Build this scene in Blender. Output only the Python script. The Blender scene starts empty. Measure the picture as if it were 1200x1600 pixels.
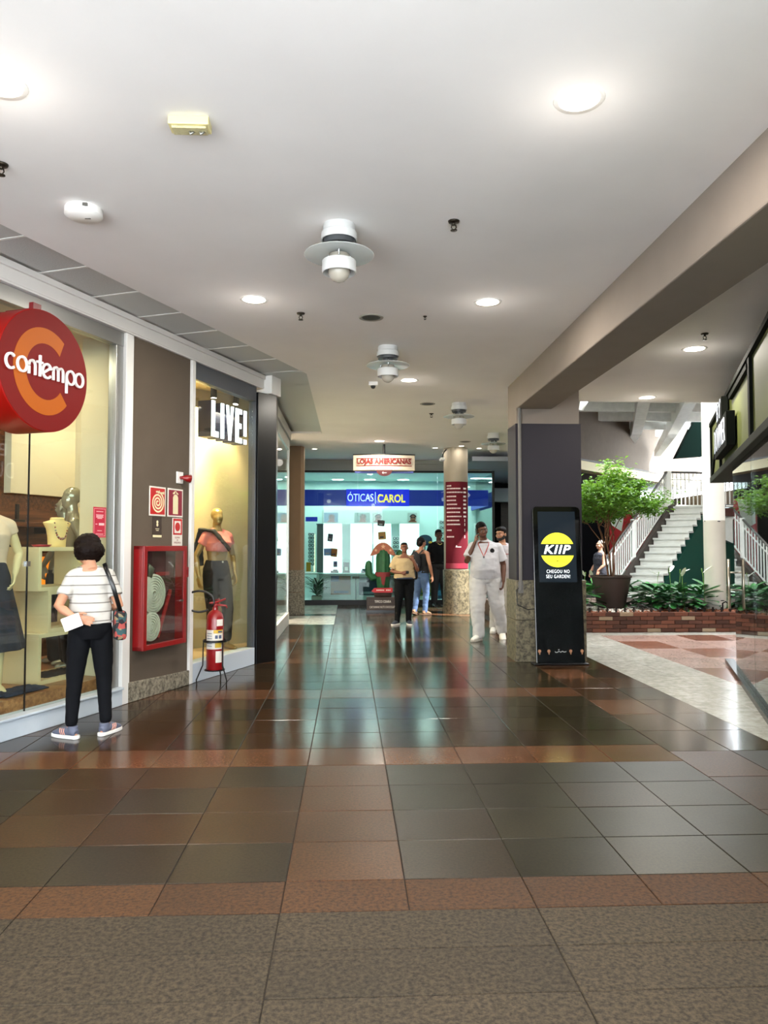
import bpy, math, random
from mathutils import Vector as V, Matrix, Euler, noise
random.seed(7)
PI = math.pi
SC = bpy.context.scene
COL = SC.collection
# ------------------------------------------------------------------ camera
EYE, FPX = 1.45, 1200.0                      # eye height, focal length in pixels of the 1200x1600 frame
PITCH = math.atan(53 / FPX); YAW = math.atan(55 / FPX * math.cos(PITCH))
FWD = V((math.sin(YAW) * math.cos(PITCH), math.cos(YAW) * math.cos(PITCH), math.sin(PITCH)))
RGT = V((math.cos(YAW), -math.sin(YAW), 0)); UPV = RGT.cross(FWD)
cam = bpy.data.cameras.new('camera'); camo = bpy.data.objects.new('camera', cam); COL.objects.link(camo)
cam.sensor_fit = 'VERTICAL'; cam.sensor_height = 36.0; cam.lens = 36.0 * FPX / 1600.0; cam.clip_end = 200
camo.matrix_world = Matrix(((RGT.x, UPV.x, -FWD.x, 0), (RGT.y, UPV.y, -FWD.y, 0), (RGT.z, UPV.z, -FWD.z, EYE), (0, 0, 0, 1)))
SC.camera = camo
# ------------------------------------------------------------------ sky, sun, exposure
SC.view_settings.view_transform = 'Standard'; SC.view_settings.look = 'None'
SC.view_settings.exposure = 0.38; SC.view_settings.gamma = 1.0; SC.view_settings.use_curve_mapping = False
w = bpy.data.worlds.new('sky'); SC.world = w; w.use_nodes = True
bg = w.node_tree.nodes['Background']; bg.inputs[0].default_value = (0.88, 0.95, 1.0, 1); bg.inputs[1].default_value = 8.5
SC.cycles.use_denoising = True
try: SC.cycles.denoiser = 'OPENIMAGEDENOISE'
except Exception: pass
SC.cycles.max_bounces = 9; SC.cycles.diffuse_bounces = 5; SC.cycles.glossy_bounces = 4
SC.cycles.transparent_max_bounces = 16; SC.cycles.caustics_reflective = False; SC.cycles.caustics_refractive = False
SC.cycles.sample_clamp_indirect = 6.0
def lamp(kind, name, loc, to, power, color, size=0.2, size_y=None, spot=None, blend=0.6, shape=None):
    l = bpy.data.lights.new(name, kind); l.energy = power; l.color = color
    if kind == 'AREA':
        l.shape = shape or ('RECTANGLE' if size_y else 'DISK'); l.size = size
        if size_y: l.size_y = size_y
    elif kind == 'SPOT':
        l.spot_size = spot; l.spot_blend = blend; l.shadow_soft_size = size
    elif kind == 'SUN': l.angle = size
    else: l.shadow_soft_size = size
    o = bpy.data.objects.new(name, l); COL.objects.link(o); o.location = loc
    o.rotation_euler = (V(to) - V(loc)).to_track_quat('-Z', 'Y').to_euler()
    return o
SUN_TO = V((0.62, -0.30, 0.90)).normalized()
lamp('SUN', 'sun', V((8, 15, 20)), V((8, 15, 20)) - SUN_TO, 16.0, (1.0, 0.97, 0.92), size=0.02)
# ------------------------------------------------------------------ pixel helpers: a pixel of the photo -> a point on a real surface
def ray(x, y): return FWD + RGT * ((x - 600) / FPX) + UPV * ((800 - y) / FPX)
EYEV = V((0, 0, EYE))
def gp(x, y, z=0.0):
    d = ray(x, y); return EYEV + d * ((z - EYE) / d.z)
def ayp(x, y, Y):
    d = ray(x, y); return EYEV + d * (Y / d.y)
def plp(x, y, P, n):
    d = ray(x, y); return EYEV + d * ((P - EYEV).dot(n) / d.dot(n))
CZ = 3.57                                     # ceiling height
AL = math.radians(21.1)                       # the left shop wall and the right shop front run at this angle to the corridor
DL = V((math.sin(AL), math.cos(AL), 0)); NL = V((math.cos(AL), -math.sin(AL), 0)); W0 = V((-2.082, 7.168, 0))
def frame(X, Y, Z, o): return Matrix(((X.x, Y.x, Z.x, o.x), (X.y, Y.y, Z.y, o.y), (X.z, Y.z, Z.z, o.z), (0, 0, 0, 1)))
UZ = V((0, 0, 1))
ML = frame(DL, UZ, NL, W0)                    # left wall: local (along, up, out)
AR = math.radians(21.4)
DR = V((math.sin(AR), math.cos(AR), 0)); NR = V((-math.cos(AR), math.sin(AR), 0)); P0R = V((4.687, 9.439, 0))
MR = frame(-DR, UZ, NR, P0R)                  # right shop front: local (towards the viewer, up, out)
def MF(o): return frame(V((1, 0, 0)), UZ, V((0, -1, 0)), V(o))   # a plane that faces the viewer
def lw(x, y, off=0.0):
    P = plp(x, y, W0 + NL * off, NL); q = P - W0
    return q.dot(DL), q.z
def T(x, y=None, z=None): return Matrix.Translation(V(x) if y is None else V((x, y, z)))
def Rz(a): return Matrix.Rotation(a, 4, 'Z')
def Rx(a): return Matrix.Rotation(a, 4, 'X')
def Ry(a): return Matrix.Rotation(a, 4, 'Y')
# ------------------------------------------------------------------ mesh helpers
class MB:
    def __init__(s): s.v = []; s.f = []; s.m = []; s.mi = 0; s.M = Matrix.Identity(4)
    def add(s, vs, fs, M=None):
        b = len(s.v); X = s.M if M is None else s.M @ M
        s.v += [X @ V(v) for v in vs]; s.f += [[b + i for i in f] for f in fs]; s.m += [s.mi] * len(fs)
        return s
    def box(s, a, b, M=None, ch=0.0):
        x0, y0, z0 = [min(p, q) for p, q in zip(a, b)]; x1, y1, z1 = [max(p, q) for p, q in zip(a, b)]
        return s.add([(x0, y0, z0), (x1, y0, z0), (x1, y1, z0), (x0, y1, z0), (x0, y0, z1), (x1, y0, z1), (x1, y1, z1), (x0, y1, z1)],
                     [(0, 3, 2, 1), (4, 5, 6, 7), (0, 1, 5, 4), (1, 2, 6, 5), (2, 3, 7, 6), (3, 0, 4, 7)], M)
    def cyl(s, p0, p1, r0, r1=None, n=16, cap=True):
        r1 = r0 if r1 is None else r1; p0 = V(p0); p1 = V(p1); t = (p1 - p0).normalized()
        h = V((1, 0, 0)) if abs(t.x) < 0.9 else V((0, 1, 0)); a = (h - t * h.dot(t)).normalized(); b = t.cross(a)
        vs = []; fs = []
        for p, r in ((p0, r0), (p1, r1)):
            for i in range(n): th = 2 * PI * i / n; vs.append(p + (a * math.cos(th) + b * math.sin(th)) * r)
        for i in range(n): j = (i + 1) % n; fs.append((i, j, n + j, n + i))
        if cap: fs.append(tuple(range(n - 1, -1, -1))); fs.append(tuple(range(n, 2 * n)))
        return s.add(vs, fs)
    def lathe(s, prof, n=24, M=None):
        vs = []; fs = []; k = len(prof)
        for r, z in prof:
            for i in range(n): th = 2 * PI * i / n; vs.append((r * math.cos(th), r * math.sin(th), z))
        for q in range(k - 1):
            for i in range(n): j = (i + 1) % n; fs.append((q * n + i, q * n + j, (q + 1) * n + j, (q + 1) * n + i))
        if prof[0][0] > 1e-6: fs.append(tuple(range(n - 1, -1, -1)))
        if prof[-1][0] > 1e-6: fs.append(tuple(range((k - 1) * n, k * n)))
        return s.add(vs, fs, M)
    def tube(s, pts, rad, n=8, hint=None, closed=False):
        pts = [V(p) for p in pts]; k = len(pts); vs = []; fs = []
        prev = None
        for i, p in enumerate(pts):
            if closed: t = pts[(i + 1) % k] - pts[i - 1]
            else: t = pts[min(i + 1, k - 1)] - pts[max(i - 1, 0)]
            t = t.normalized() if t.length > 1e-9 else V((0, 0, 1))
            if hint is not None: a = V(hint)
            elif prev is not None: a = prev
            else: a = V((1, 0, 0)) if abs(t.x) < 0.8 else V((0, 1, 0))
            a = a - t * a.dot(t)
            if a.length < 1e-4: a = V((0, 1, 0)) - t * t.y
            a.normalize(); b = t.cross(a); prev = a
            r = rad[i] if isinstance(rad, (list, tuple)) else rad
            rx, ry = r if isinstance(r, (list, tuple)) else (r, r)
            for q in range(n): th = 2 * PI * q / n; vs.append(p + a * (math.cos(th) * rx) + b * (math.sin(th) * ry))
        for i in range(k if closed else k - 1):
            i2 = (i + 1) % k
            for q in range(n): j = (q + 1) % n; fs.append((i * n + q, i * n + j, i2 * n + j, i2 * n + q))
        if not closed: fs.append(tuple(range(n - 1, -1, -1))); fs.append(tuple(range((k - 1) * n, k * n)))
        return s.add(vs, fs)
    def ell(s, c, r, M=None, n=14, k=9):
        rx, ry, rz = r if isinstance(r, (list, tuple)) else (r, r, r)
        vs = [(0, 0, -rz)]; fs = []
        for i in range(1, k):
            ph = -PI / 2 + PI * i / k
            for j in range(n): th = 2 * PI * j / n; vs.append((rx * math.cos(ph) * math.cos(th), ry * math.cos(ph) * math.sin(th), rz * math.sin(ph)))
        vs.append((0, 0, rz)); L = len(vs) - 1
        for j in range(n): fs.append((0, 1 + (j + 1) % n, 1 + j)); fs.append((L, L - n + j, L - n + (j + 1) % n))
        for i in range(k - 2):
            for j in range(n): j2 = (j + 1) % n; a = 1 + i * n; fs.append((a + j, a + j2, a + n + j2, a + n + j))
        X = T(V(c)); X = X @ M if M is not None else X
        return s.add(vs, fs, X)
    def prism(s, poly, z0, z1, M=None):
        n = len(poly); vs = [(x, y, z0) for x, y in poly] + [(x, y, z1) for x, y in poly]
        fs = [tuple(range(n - 1, -1, -1)), tuple(range(n, 2 * n))] + [(i, (i + 1) % n, n + (i + 1) % n, n + i) for i in range(n)]
        return s.add(vs, fs, M)
    def mesh(s, name, mats, smooth=False):
        me = bpy.data.meshes.new(name); me.from_pydata([tuple(v) for v in s.v], [], s.f)
        for m in (mats if isinstance(mats, (list, tuple)) else [mats]): me.materials.append(m)
        if any(s.m): me.polygons.foreach_set('material_index', s.m)
        if smooth: me.polygons.foreach_set('use_smooth', [True] * len(me.polygons))
        me.update(); return me
    def build(s, name, mats, parent=None, smooth=False, bevel=0.0, auto=False):
        o = link(name, s.mesh(name, mats, smooth or auto), parent)
        if bevel:
            b = o.modifiers.new('bevel', 'BEVEL'); b.width = bevel; b.segments = 2; b.limit_method = 'ANGLE'
        if auto:
            import bmesh
            bm = bmesh.new(); bm.from_mesh(o.data)
            for e in bm.edges:
                if len(e.link_faces) == 2 and e.calc_face_angle(0) > 0.7: e.smooth = False
            bm.to_mesh(o.data); bm.free()
        return o
def link(name, me, parent=None):
    o = bpy.data.objects.new(name, me); COL.objects.link(o)
    if parent is not None: o.parent = parent
    return o
def thing(name, label, cat, M=None, group=None):
    o = bpy.data.objects.new(name, None); COL.objects.link(o); o.empty_display_size = 0.1
    if M is not None: o.matrix_world = M if isinstance(M, Matrix) else T(V(M))
    return tag(o, label, cat, group)
def tag(o, label, cat, group=None, kind=None):
    o['label'] = label; o['category'] = cat
    if group: o['group'] = group
    if kind: o['kind'] = kind
    return o
def struct(o, label=None, cat=None):
    o['kind'] = 'structure'
    if label: o['label'] = label
    if cat: o['category'] = cat
    return o
def kids(o): return [c for c in bpy.data.objects if c.parent is o]
def clone(root, M, label, group=None):
    r = root.copy(); COL.objects.link(r); r.matrix_world = M; r['label'] = label
    if group: r['group'] = group
    def rec(a, b):
        for ch in list(a.children):
            c = ch.copy(); COL.objects.link(c); c.parent = b; rec(ch, c)
    rec(root, r); return r
BENCH = bpy.data.scenes.new('bench')           # a scratch scene for evaluating modifiers and text, removed at the end
def baked(o):
    BENCH.collection.objects.link(o); vl = BENCH.view_layers[0]; vl.update()
    me = bpy.data.meshes.new_from_object(o.evaluated_get(vl.depsgraph)); bpy.data.objects.remove(o); return me
def text(name, body, mat, parent, M, size, wx=1.0, depth=0.004, bold=0.0, align='CENTER', shear=0.0, width=None, space=1.0):
    cu = bpy.data.curves.new(name, 'FONT'); cu.body = body; cu.size = size; cu.extrude = depth; cu.offset = bold
    cu.align_x = align; cu.align_y = 'CENTER'; cu.shear = shear; cu.resolution_u = 3; cu.space_character = space
    me = baked(bpy.data.objects.new(name, cu)); bpy.data.curves.remove(cu)
    xs = [v.co.x for v in me.vertices]
    if width and xs: wx = width / max(1e-6, max(xs) - min(xs))
    if align == 'CENTER' and xs:
        c = (max(xs) + min(xs)) / 2
        for v in me.vertices: v.co.x -= c
    for v in me.vertices: v.co.x *= wx
    me.materials.clear(); me.materials.append(mat); me.name = name
    o = link(name, me, parent); o.matrix_local = M
    return o
# ------------------------------------------------------------------ materials
def lin(h):
    h = h.lstrip('#'); c = [int(h[i:i + 2], 16) / 255 for i in (0, 2, 4)]
    return tuple(x / 12.92 if x <= 0.04045 else ((x + 0.055) / 1.055) ** 2.4 for x in c)
def mat(name, h, rough=0.5, metal=0.0, var=0.0, vs=6.0, bump=0.0, bs=60.0, emit=None, es=0.0, spec=0.5, obj_var=0.0, coat=0.0, alpha=None, sss=0.0):
    m = bpy.data.materials.new(name); m.use_nodes = True; nt = m.node_tree; N = nt.nodes; L = nt.links
    p = N['Principled BSDF']; c = lin(h) if isinstance(h, str) else h
    p.inputs['Base Color'].default_value = (*c, 1); p.inputs['Roughness'].default_value = rough; p.inputs['Metallic'].default_value = metal
    p.inputs['Specular IOR Level'].default_value = spec; p.inputs['Coat Weight'].default_value = coat
    tc = N.new('ShaderNodeTexCoord')
    col = None
    if var:
        nz = N.new('ShaderNodeTexNoise'); nz.inputs['Scale'].default_value = vs; nz.inputs['Detail'].default_value = 5
        L.new(tc.outputs['Object'], nz.inputs['Vector'])
        mx = N.new('ShaderNodeMix'); mx.data_type = 'RGBA'
        mr = N.new('ShaderNodeMapRange'); mr.inputs[1].default_value = 0.3; mr.inputs[2].default_value = 0.7
        L.new(nz.outputs['Fac'], mr.inputs[0]); L.new(mr.outputs[0], mx.inputs[0])
        mx.inputs[6].default_value = (*[x * (1 - var) for x in c], 1); mx.inputs[7].default_value = (*[min(1, x * (1 + var)) for x in c], 1)
        col = mx.outputs[2]
    if obj_var:
        oi = N.new('ShaderNodeObjectInfo'); gi = N.new('ShaderNodeNewGeometry')
        ad = N.new('ShaderNodeMath'); ad.operation = 'ADD'; L.new(oi.outputs['Random'], ad.inputs[0]); L.new(gi.outputs['Random Per Island'], ad.inputs[1])
        fr = N.new('ShaderNodeMath'); fr.operation = 'FRACT'; L.new(ad.outputs[0], fr.inputs[0])
        mr2 = N.new('ShaderNodeMapRange'); mr2.inputs[3].default_value = 1 - obj_var; mr2.inputs[4].default_value = 1 + obj_var
        L.new(fr.outputs[0], mr2.inputs[0])
        hs = N.new('ShaderNodeHueSaturation'); L.new(mr2.outputs[0], hs.inputs['Value'])
        if col: L.new(col, hs.inputs['Color'])
        else: hs.inputs['Color'].default_value = (*c, 1)
        col = hs.outputs[0]
    if col: L.new(col, p.inputs['Base Color'])
    if bump:
        nb = N.new('ShaderNodeTexNoise'); nb.inputs['Scale'].default_value = bs; nb.inputs['Detail'].default_value = 3
        L.new(tc.outputs['Object'], nb.inputs['Vector'])
        bp = N.new('ShaderNodeBump'); bp.inputs['Strength'].default_value = bump; bp.inputs['Distance'].default_value = 0.01
        L.new(nb.outputs['Fac'], bp.inputs['Height']); L.new(bp.outputs[0], p.inputs['Normal'])
    if emit is not None:
        e = lin(emit) if isinstance(emit, str) else emit
        p.inputs['Emission Color'].default_value = (*e, 1); p.inputs['Emission Strength'].default_value = es
    return m
def glass(name, tint='#ffffff', refl=1.0, rough=0.0, base=0.045):
    m = bpy.data.materials.new(name); m.use_nodes = True; nt = m.node_tree; N = nt.nodes; L = nt.links; N.clear()
    out = N.new('ShaderNodeOutputMaterial'); mx = N.new('ShaderNodeMixShader'); tr = N.new('ShaderNodeBsdfTransparent'); gl = N.new('ShaderNodeBsdfGlossy')
    tr.inputs[0].default_value = (*lin(tint), 1); gl.inputs['Roughness'].default_value = rough; gl.inputs[0].default_value = (1, 1, 1, 1)
    lwt = N.new('ShaderNodeLayerWeight'); lwt.inputs[0].default_value = 0.5
    pw = N.new('ShaderNodeMath'); pw.operation = 'POWER'; pw.inputs[1].default_value = 5.0; L.new(lwt.outputs['Facing'], pw.inputs[0])
    ma = N.new('ShaderNodeMath'); ma.operation = 'MULTIPLY_ADD'; ma.inputs[1].default_value = (1 - base) * refl; ma.inputs[2].default_value = base * refl
    L.new(pw.outputs[0], ma.inputs[0]); L.new(ma.outputs[0], mx.inputs[0]); L.new(tr.outputs[0], mx.inputs[1]); L.new(gl.outputs[0], mx.inputs[2])
    L.new(mx.outputs[0], out.inputs[0]); return m
def wood(name, h1, h2, scale=1.0, rough=0.4, axis='X'):
    m = mat(name, h1, rough); nt = m.node_tree; N = nt.nodes; L = nt.links; p = N['Principled BSDF']
    tc = N.new('ShaderNodeTexCoord'); mp = N.new('ShaderNodeMapping')
    s = {'X': (0.6, 9, 9), 'Y': (9, 0.6, 9), 'Z': (9, 9, 0.6)}[axis]; mp.inputs['Scale'].default_value = [q * scale for q in s]
    L.new(tc.outputs['Object'], mp.inputs[0]); nz = N.new('ShaderNodeTexNoise'); nz.inputs['Scale'].default_value = 3; nz.inputs['Detail'].default_value = 6; nz.inputs['Distortion'].default_value = 0.6
    L.new(mp.outputs[0], nz.inputs[0]); cr = N.new('ShaderNodeValToRGB')
    cr.color_ramp.elements[0].color = (*lin(h1), 1); cr.color_ramp.elements[0].position = 0.35
    cr.color_ramp.elements[1].color = (*lin(h2), 1); cr.color_ramp.elements[1].position = 0.68
    L.new(nz.outputs['Fac'], cr.inputs[0]); L.new(cr.outputs[0], p.inputs['Base Color']); return m
def granite(name, h1, h2, rough, fs=70.0, obj_var=0.16, bump=0.0, spec=0.5):
    m = bpy.data.materials.new(name); m.use_nodes = True; nt = m.node_tree; N = nt.nodes; L = nt.links; p = N['Principled BSDF']
    tc = N.new('ShaderNodeNewGeometry')
    vo = N.new('ShaderNodeTexNoise'); vo.inputs['Scale'].default_value = fs; vo.inputs['Detail'].default_value = 3; vo.inputs['Roughness'].default_value = 0.7
    L.new(tc.outputs['Position'], vo.inputs['Vector'])
    n2 = N.new('ShaderNodeTexNoise'); n2.inputs['Scale'].default_value = 2.2; n2.inputs['Detail'].default_value = 5; L.new(tc.outputs['Position'], n2.inputs['Vector'])
    cr = N.new('ShaderNodeValToRGB'); E = cr.color_ramp.elements
    E[0].position = 0.34; E[0].color = (*lin(h1), 1); E[1].position = 0.62; E[1].color = (*lin(h2), 1)
    L.new(vo.outputs['Fac'], cr.inputs[0])
    oi = N.new('ShaderNodeObjectInfo'); ad = N.new('ShaderNodeMath'); ad.operation = 'ADD'; L.new(oi.outputs['Random'], ad.inputs[0]); L.new(tc.outputs['Random Per Island'], ad.inputs[1])
    fr = N.new('ShaderNodeMath'); fr.operation = 'FRACT'; L.new(ad.outputs[0], fr.inputs[0])
    mr = N.new('ShaderNodeMapRange'); mr.inputs[3].default_value = 1 - obj_var; mr.inputs[4].default_value = 1 + obj_var; L.new(fr.outputs[0], mr.inputs[0])
    m3 = N.new('ShaderNodeMapRange'); m3.inputs[3].default_value = 0.7; m3.inputs[4].default_value = 1.3; L.new(n2.outputs['Fac'], m3.inputs[0])
    mu = N.new('ShaderNodeMath'); mu.operation = 'MULTIPLY'; L.new(mr.outputs[0], mu.inputs[0]); L.new(m3.outputs[0], mu.inputs[1])
    hs = N.new('ShaderNodeHueSaturation'); L.new(cr.outputs[0], hs.inputs['Color']); L.new(mu.outputs[0], hs.inputs['Value']); L.new(hs.outputs[0], p.inputs['Base Color'])
    r2 = N.new('ShaderNodeMapRange'); r2.inputs[3].default_value = rough * 0.9; r2.inputs[4].default_value = rough * 1.25; L.new(n2.outputs['Fac'], r2.inputs[0]); L.new(r2.outputs[0], p.inputs['Roughness'])
    p.inputs['Specular IOR Level'].default_value = spec
    if bump:
        bp = N.new('ShaderNodeBump'); bp.inputs['Strength'].default_value = bump; bp.inputs['Distance'].default_value = 0.004; L.new(vo.outputs['Fac'], bp.inputs['Height']); L.new(bp.outputs[0], p.inputs['Normal'])
    return m
M_CEIL = mat('ceiling_paint', '#e8e5e3', 0.9, var=0.03, vs=1.5, bump=0.03, bs=8)
M_BROWN = mat('brown_render', '#5d5144', 0.9, var=0.06, vs=3, bump=0.25, bs=220)
M_DKBROWN = mat('beam_paint', '#857a70', 0.85, var=0.05, vs=3, bump=0.2, bs=200)
M_STONE = granite('rough_stone', '#4d473c', '#9a9280', 0.6, fs=28, bump=0.6)
M_STONE2 = granite('green_stone', '#3c372b', '#857b62', 0.4, fs=20, bump=0.5)
M_FASC = mat('painted_metal_fascia', '#d6d2cd', 0.5, var=0.03, vs=2)
M_WHITE = mat('white_paint', '#e9e7e2', 0.45, var=0.03, vs=3)
M_WHITE2 = mat('white_plastic', '#f0eeea', 0.35)
M_ALU = mat('brushed_aluminium', '#a9aaa8', 0.35, metal=0.85)
M_DKALU = mat('dark_grey_aluminium', '#4a4e55', 0.4, metal=0.3)
M_BLACK = mat('black_panel', '#0c0d0f', 0.3)
M_BLACKM = mat('black_metal', '#121214', 0.45, metal=0.4)
M_GLASS = glass('shop_glass', '#f4faf8')
M_GLASSG = glass('green_shop_glass', '#e4f7f2', base=0.018)
M_GLASSD = glass('dark_shop_glass', '#c9d2d0', base=0.09)
M_CHROME = mat('chrome', '#c8cacc', 0.15, metal=1.0)
M_RED = mat('fire_red_enamel', '#8c0f14', 0.3, coat=0.4)
M_LAMP = mat('lamp_lens', '#ffffff', 0.4, emit='#fff2dc', es=6.0)
M_LAMPC = mat('cool_lamp_lens', '#ffffff', 0.4, emit='#eafcff', es=5.0)
# ================================================================== FLOOR: every slab is a tile of its own
M_GROUT = mat('grout', '#2a231d', 0.8)
M_TDARK = granite('tile_dark', '#1b150f', '#3a2d20', 0.14, spec=0.2)
M_TOLIVE = granite('tile_olive', '#1b1811', '#37301f', 0.14, spec=0.2)
M_TRED = granite('tile_red', '#3c2617', '#684630', 0.15, spec=0.2)
M_TBROWN = granite('tile_brown', '#271a0f', '#442e1c', 0.14, spec=0.2)
M_TROUGH = granite('tile_unpolished', '#211c15', '#4c4132', 0.6, fs=55, bump=0.35, spec=0.25)
M_TROUGHR = granite('tile_red_unpolished', '#301f14', '#553820', 0.55, fs=55, bump=0.3, spec=0.25)
M_TCREAM = granite('tile_cream', '#96938a', '#b5b3aa', 0.22, fs=12, obj_var=0.08)
M_TPINK = granite('tile_pink', '#8a6b61', '#b59a8f', 0.2, fs=30)
M_TRUST = granite('tile_rust', '#5f3a2e', '#8d5f4d', 0.2, fs=30)
# the slabs nearest the viewer are worn dull
M_WDARK = granite('worn_dark', '#18130c', '#33281c', 0.33, spec=0.25); M_WOLIVE = granite('worn_olive', '#151209', '#2c2616', 0.33, spec=0.25)
M_WRED = granite('worn_red', '#2d1c0f', '#533620', 0.33, spec=0.25); M_WBROWN = granite('worn_brown', '#24170b', '#412a16', 0.33, spec=0.25)
TM = [M_TDARK, M_TOLIVE, M_TRED, M_TBROWN, M_TROUGH, M_TROUGHR, M_TCREAM, M_TPINK, M_TRUST, M_WDARK, M_WOLIVE, M_WRED, M_WBROWN]
def clip(poly, px, py, nx, ny):      # keep the side where (p - P).n >= 0
    out = []
    for i in range(len(poly)):
        a = poly[i]; b = poly[(i + 1) % len(poly)]
        da = (a[0] - px) * nx + (a[1] - py) * ny; db = (b[0] - px) * nx + (b[1] - py) * ny
        if da >= 0: out.append(a)
        if (da >= 0) != (db >= 0): t = da / (da - db); out.append((a[0] + (b[0] - a[0]) * t, a[1] + (b[1] - a[1]) * t))
    return out
fl = MB(); fl.box((-9, -14, -0.2), (14, 34, -0.006)); floor = struct(fl.build('floor', M_GROUT))
tiles = []                           # (polygon, material index)
rows = []                            # (y0, y1, kind)
y = 3.12
while y > 0.9: rows.append((y - 0.29, y, 'near')); y -= 0.29
rows.append((3.12, 3.405, 'band0'))
def sub(a, b, n, k):
    for i in range(n): rows.append((a + (b - a) * i / n, a + (b - a) * (i + 1) / n, k))
sub(3.405, 5.16, 4, 'row'); rows.append((5.16, 5.59, 'band')); sub(5.59, 7.41, 4, 'row'); rows.append((7.41, 7.86, 'band'))
sub(7.86, 9.62, 4, 'row'); rows.append((9.62, 10.02, 'band')); sub(10.02, 11.72, 4, 'row'); rows.append((11.72, 12.1, 'band'))
sub(12.1, 13.9, 4, 'row'); rows.append((13.9, 14.3, 'band')); sub(14.3, 16.1, 4, 'row'); rows.append((16.1, 16.5, 'band')); sub(16.5, 19.0, 6, 'row')
PW = 0.514; XA = -0.269
EDGE = 2.262                         # where the corridor slabs stop and the reddish border starts
C0 = (3.13, 6.0); C1 = (4.14, 9.7)   # cream walk between X=3.13 and a slanting far edge
rt = random.Random(3)
for (y0, y1, k) in rows:
    if k == 'near':
        x = XA - 2 * PW * 2
        while x < EDGE + 0.4: tiles.append(([(x, y0), (x + 2 * PW, y0), (x + 2 * PW, y1), (x, y1)], 4)); x += 2 * PW
        continue
    for i in range(-6, 6):
        x0 = XA + i * PW; x1 = x0 + PW
        if x0 > EDGE: continue
        x1 = min(x1, EDGE)
        if x1 - x0 < 0.06: continue
        if k == 'band0': mi = 5
        elif k == 'band': mi = 2
        elif i == 0: mi = 2 if y0 < 5.1 else 3
        elif i > 0: mi = 1 if rt.random() < 0.75 else 0
        else: mi = rt.choice([0, 3, 3, 0] if y0 < 7 else [0, 3, 0])
        if y0 > 13.8 and i < 0: mi = 6 if not k == 'band' else 0
        tiles.append(([(x0, y0), (x1, y0), (x1, y1), (x0, y1)], mi))
# reddish border strip beside the corridor
for j in range(26):
    y0 = 1.2 + j * 0.6; y1 = y0 + 0.6
    tiles.append(([(EDGE, y0), (EDGE + 0.45, y0), (EDGE + 0.45, y1), (EDGE, y1)], 3 if j % 3 else 2))
    if y1 < 11.2: tiles.append(([(EDGE + 0.45, y0), (3.12, y0), (3.12, y1), (EDGE + 0.45, y1)], 3 if j % 2 else 0))
# cream walk
for j in range(13):
    y0 = 1.6 + j * 0.86; y1 = y0 + 0.86
    for (x0, x1) in ((3.12, 3.6), (3.6, 4.08)):
        tiles.append(([(x0, y0), (x1, y0), (x1, y1), (x0, y1)], 6))
for j in range(5): tiles.append(([(2.72, 11.2 + j * .4), (3.12, 11.2 + j * .4), (3.12, 11.6 + j * .4), (2.72, 11.6 + j * .4)], 6))
# pink and rust slabs in front of the garden
for j in range(11):
    y0 = 3.0 + j * 0.86; y1 = min(y0 + 0.86, 12.36)
    for i in range(6):
        x0 = 4.08 + i * 0.62; x1 = x0 + 0.62
        if y1 - y0 > 0.1: tiles.append(([(x0, y0), (x1, y0), (x1, y1), (x0, y1)], 8 if (i + j) % 3 == 0 else 7))
for i in range(8): tiles.append(([(3.12 + i * 0.86, 12.36), (3.98 + i * 0.86, 12.36), (3.98 + i * 0.86, 12.74), (3.12 + i * 0.86, 12.74)], 6))
def tile_mesh(poly, mi, mb=None):
    cx = sum(p[0] for p in poly) / len(poly); cy = sum(p[1] for p in poly) / len(poly)
    n = len(poly)
    def shrink(d): return [(cx + (px - cx) * (1 - d / max(0.05, abs(px - cx))) if abs(px - cx) > 1e-6 else px, cy + (py - cy) * (1 - d / max(0.05, abs(py - cy))) if abs(py - cy) > 1e-6 else py) for px, py in poly]
    a = shrink(0.002); b = shrink(0.0045)
    vs = [(p[0], p[1], -0.02) for p in a] + [(p[0], p[1], -0.002) for p in a] + [(p[0], p[1], 0.0) for p in b]
    fs = [tuple(range(2 * n, 3 * n))]
    for i in range(n): j = (i + 1) % n; fs += [(i, j, n + j, n + i), (n + i, n + j, 2 * n + j, 2 * n + i)]
    return vs, fs, cx, cy
def seen(poly):
    cx = sum(p[0] for p in poly) / len(poly); cy = sum(p[1] for p in poly) / len(poly)
    d = V((cx, cy, 0)) - EYEV; z = d.dot(FWD)
    if z < 0.5: return -1
    u = 600 + FPX * d.dot(RGT) / z; v = 800 - FPX * d.dot(UPV) / z
    if not (-150 < u < 1350 and v < 1750): return -1
    A = abs(sum(poly[i][0] * poly[(i + 1) % len(poly)][1] - poly[(i + 1) % len(poly)][0] * poly[i][1] for i in range(len(poly)))) / 2
    if (V((cx, cy, 0)) - W0).dot(NL) < -0.1: return -1
    return A * FPX * FPX * EYE / z ** 3
tiles = [(p_, m_ + 9 if m_ < 4 and p_[0][1] < 5.1 else m_) for p_, m_ in tiles]
tiles.sort(key=lambda t: -seen(t[0]))
cache = {}; rest = MB()
for q, (poly, mi) in enumerate(tiles):
    vs, fs, cx, cy = tile_mesh(poly, mi)
    if q < 298 and seen(poly) > 0:
        key = (mi, tuple((round(p[0] - cx, 3), round(p[1] - cy, 3)) for p in poly))
        if key not in cache:
            mb = MB(); mb.add([(v[0] - cx, v[1] - cy, v[2]) for v in vs], fs); cache[key] = mb.mesh('tile', TM[mi])
        o = link('tile', cache[key], floor); o.location = (cx, cy, rt.uniform(-0.0006, 0.0)); a = 0.0035 if mi in (4, 5) else 0.0012
        o.rotation_euler = (rt.uniform(-a, a), rt.uniform(-a, a), 0)
    else:
        rest.mi = mi; rest.add(vs, fs)
ro = rest.build('far_tiles', TM, floor); ro['kind'] = 'stuff'
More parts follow.
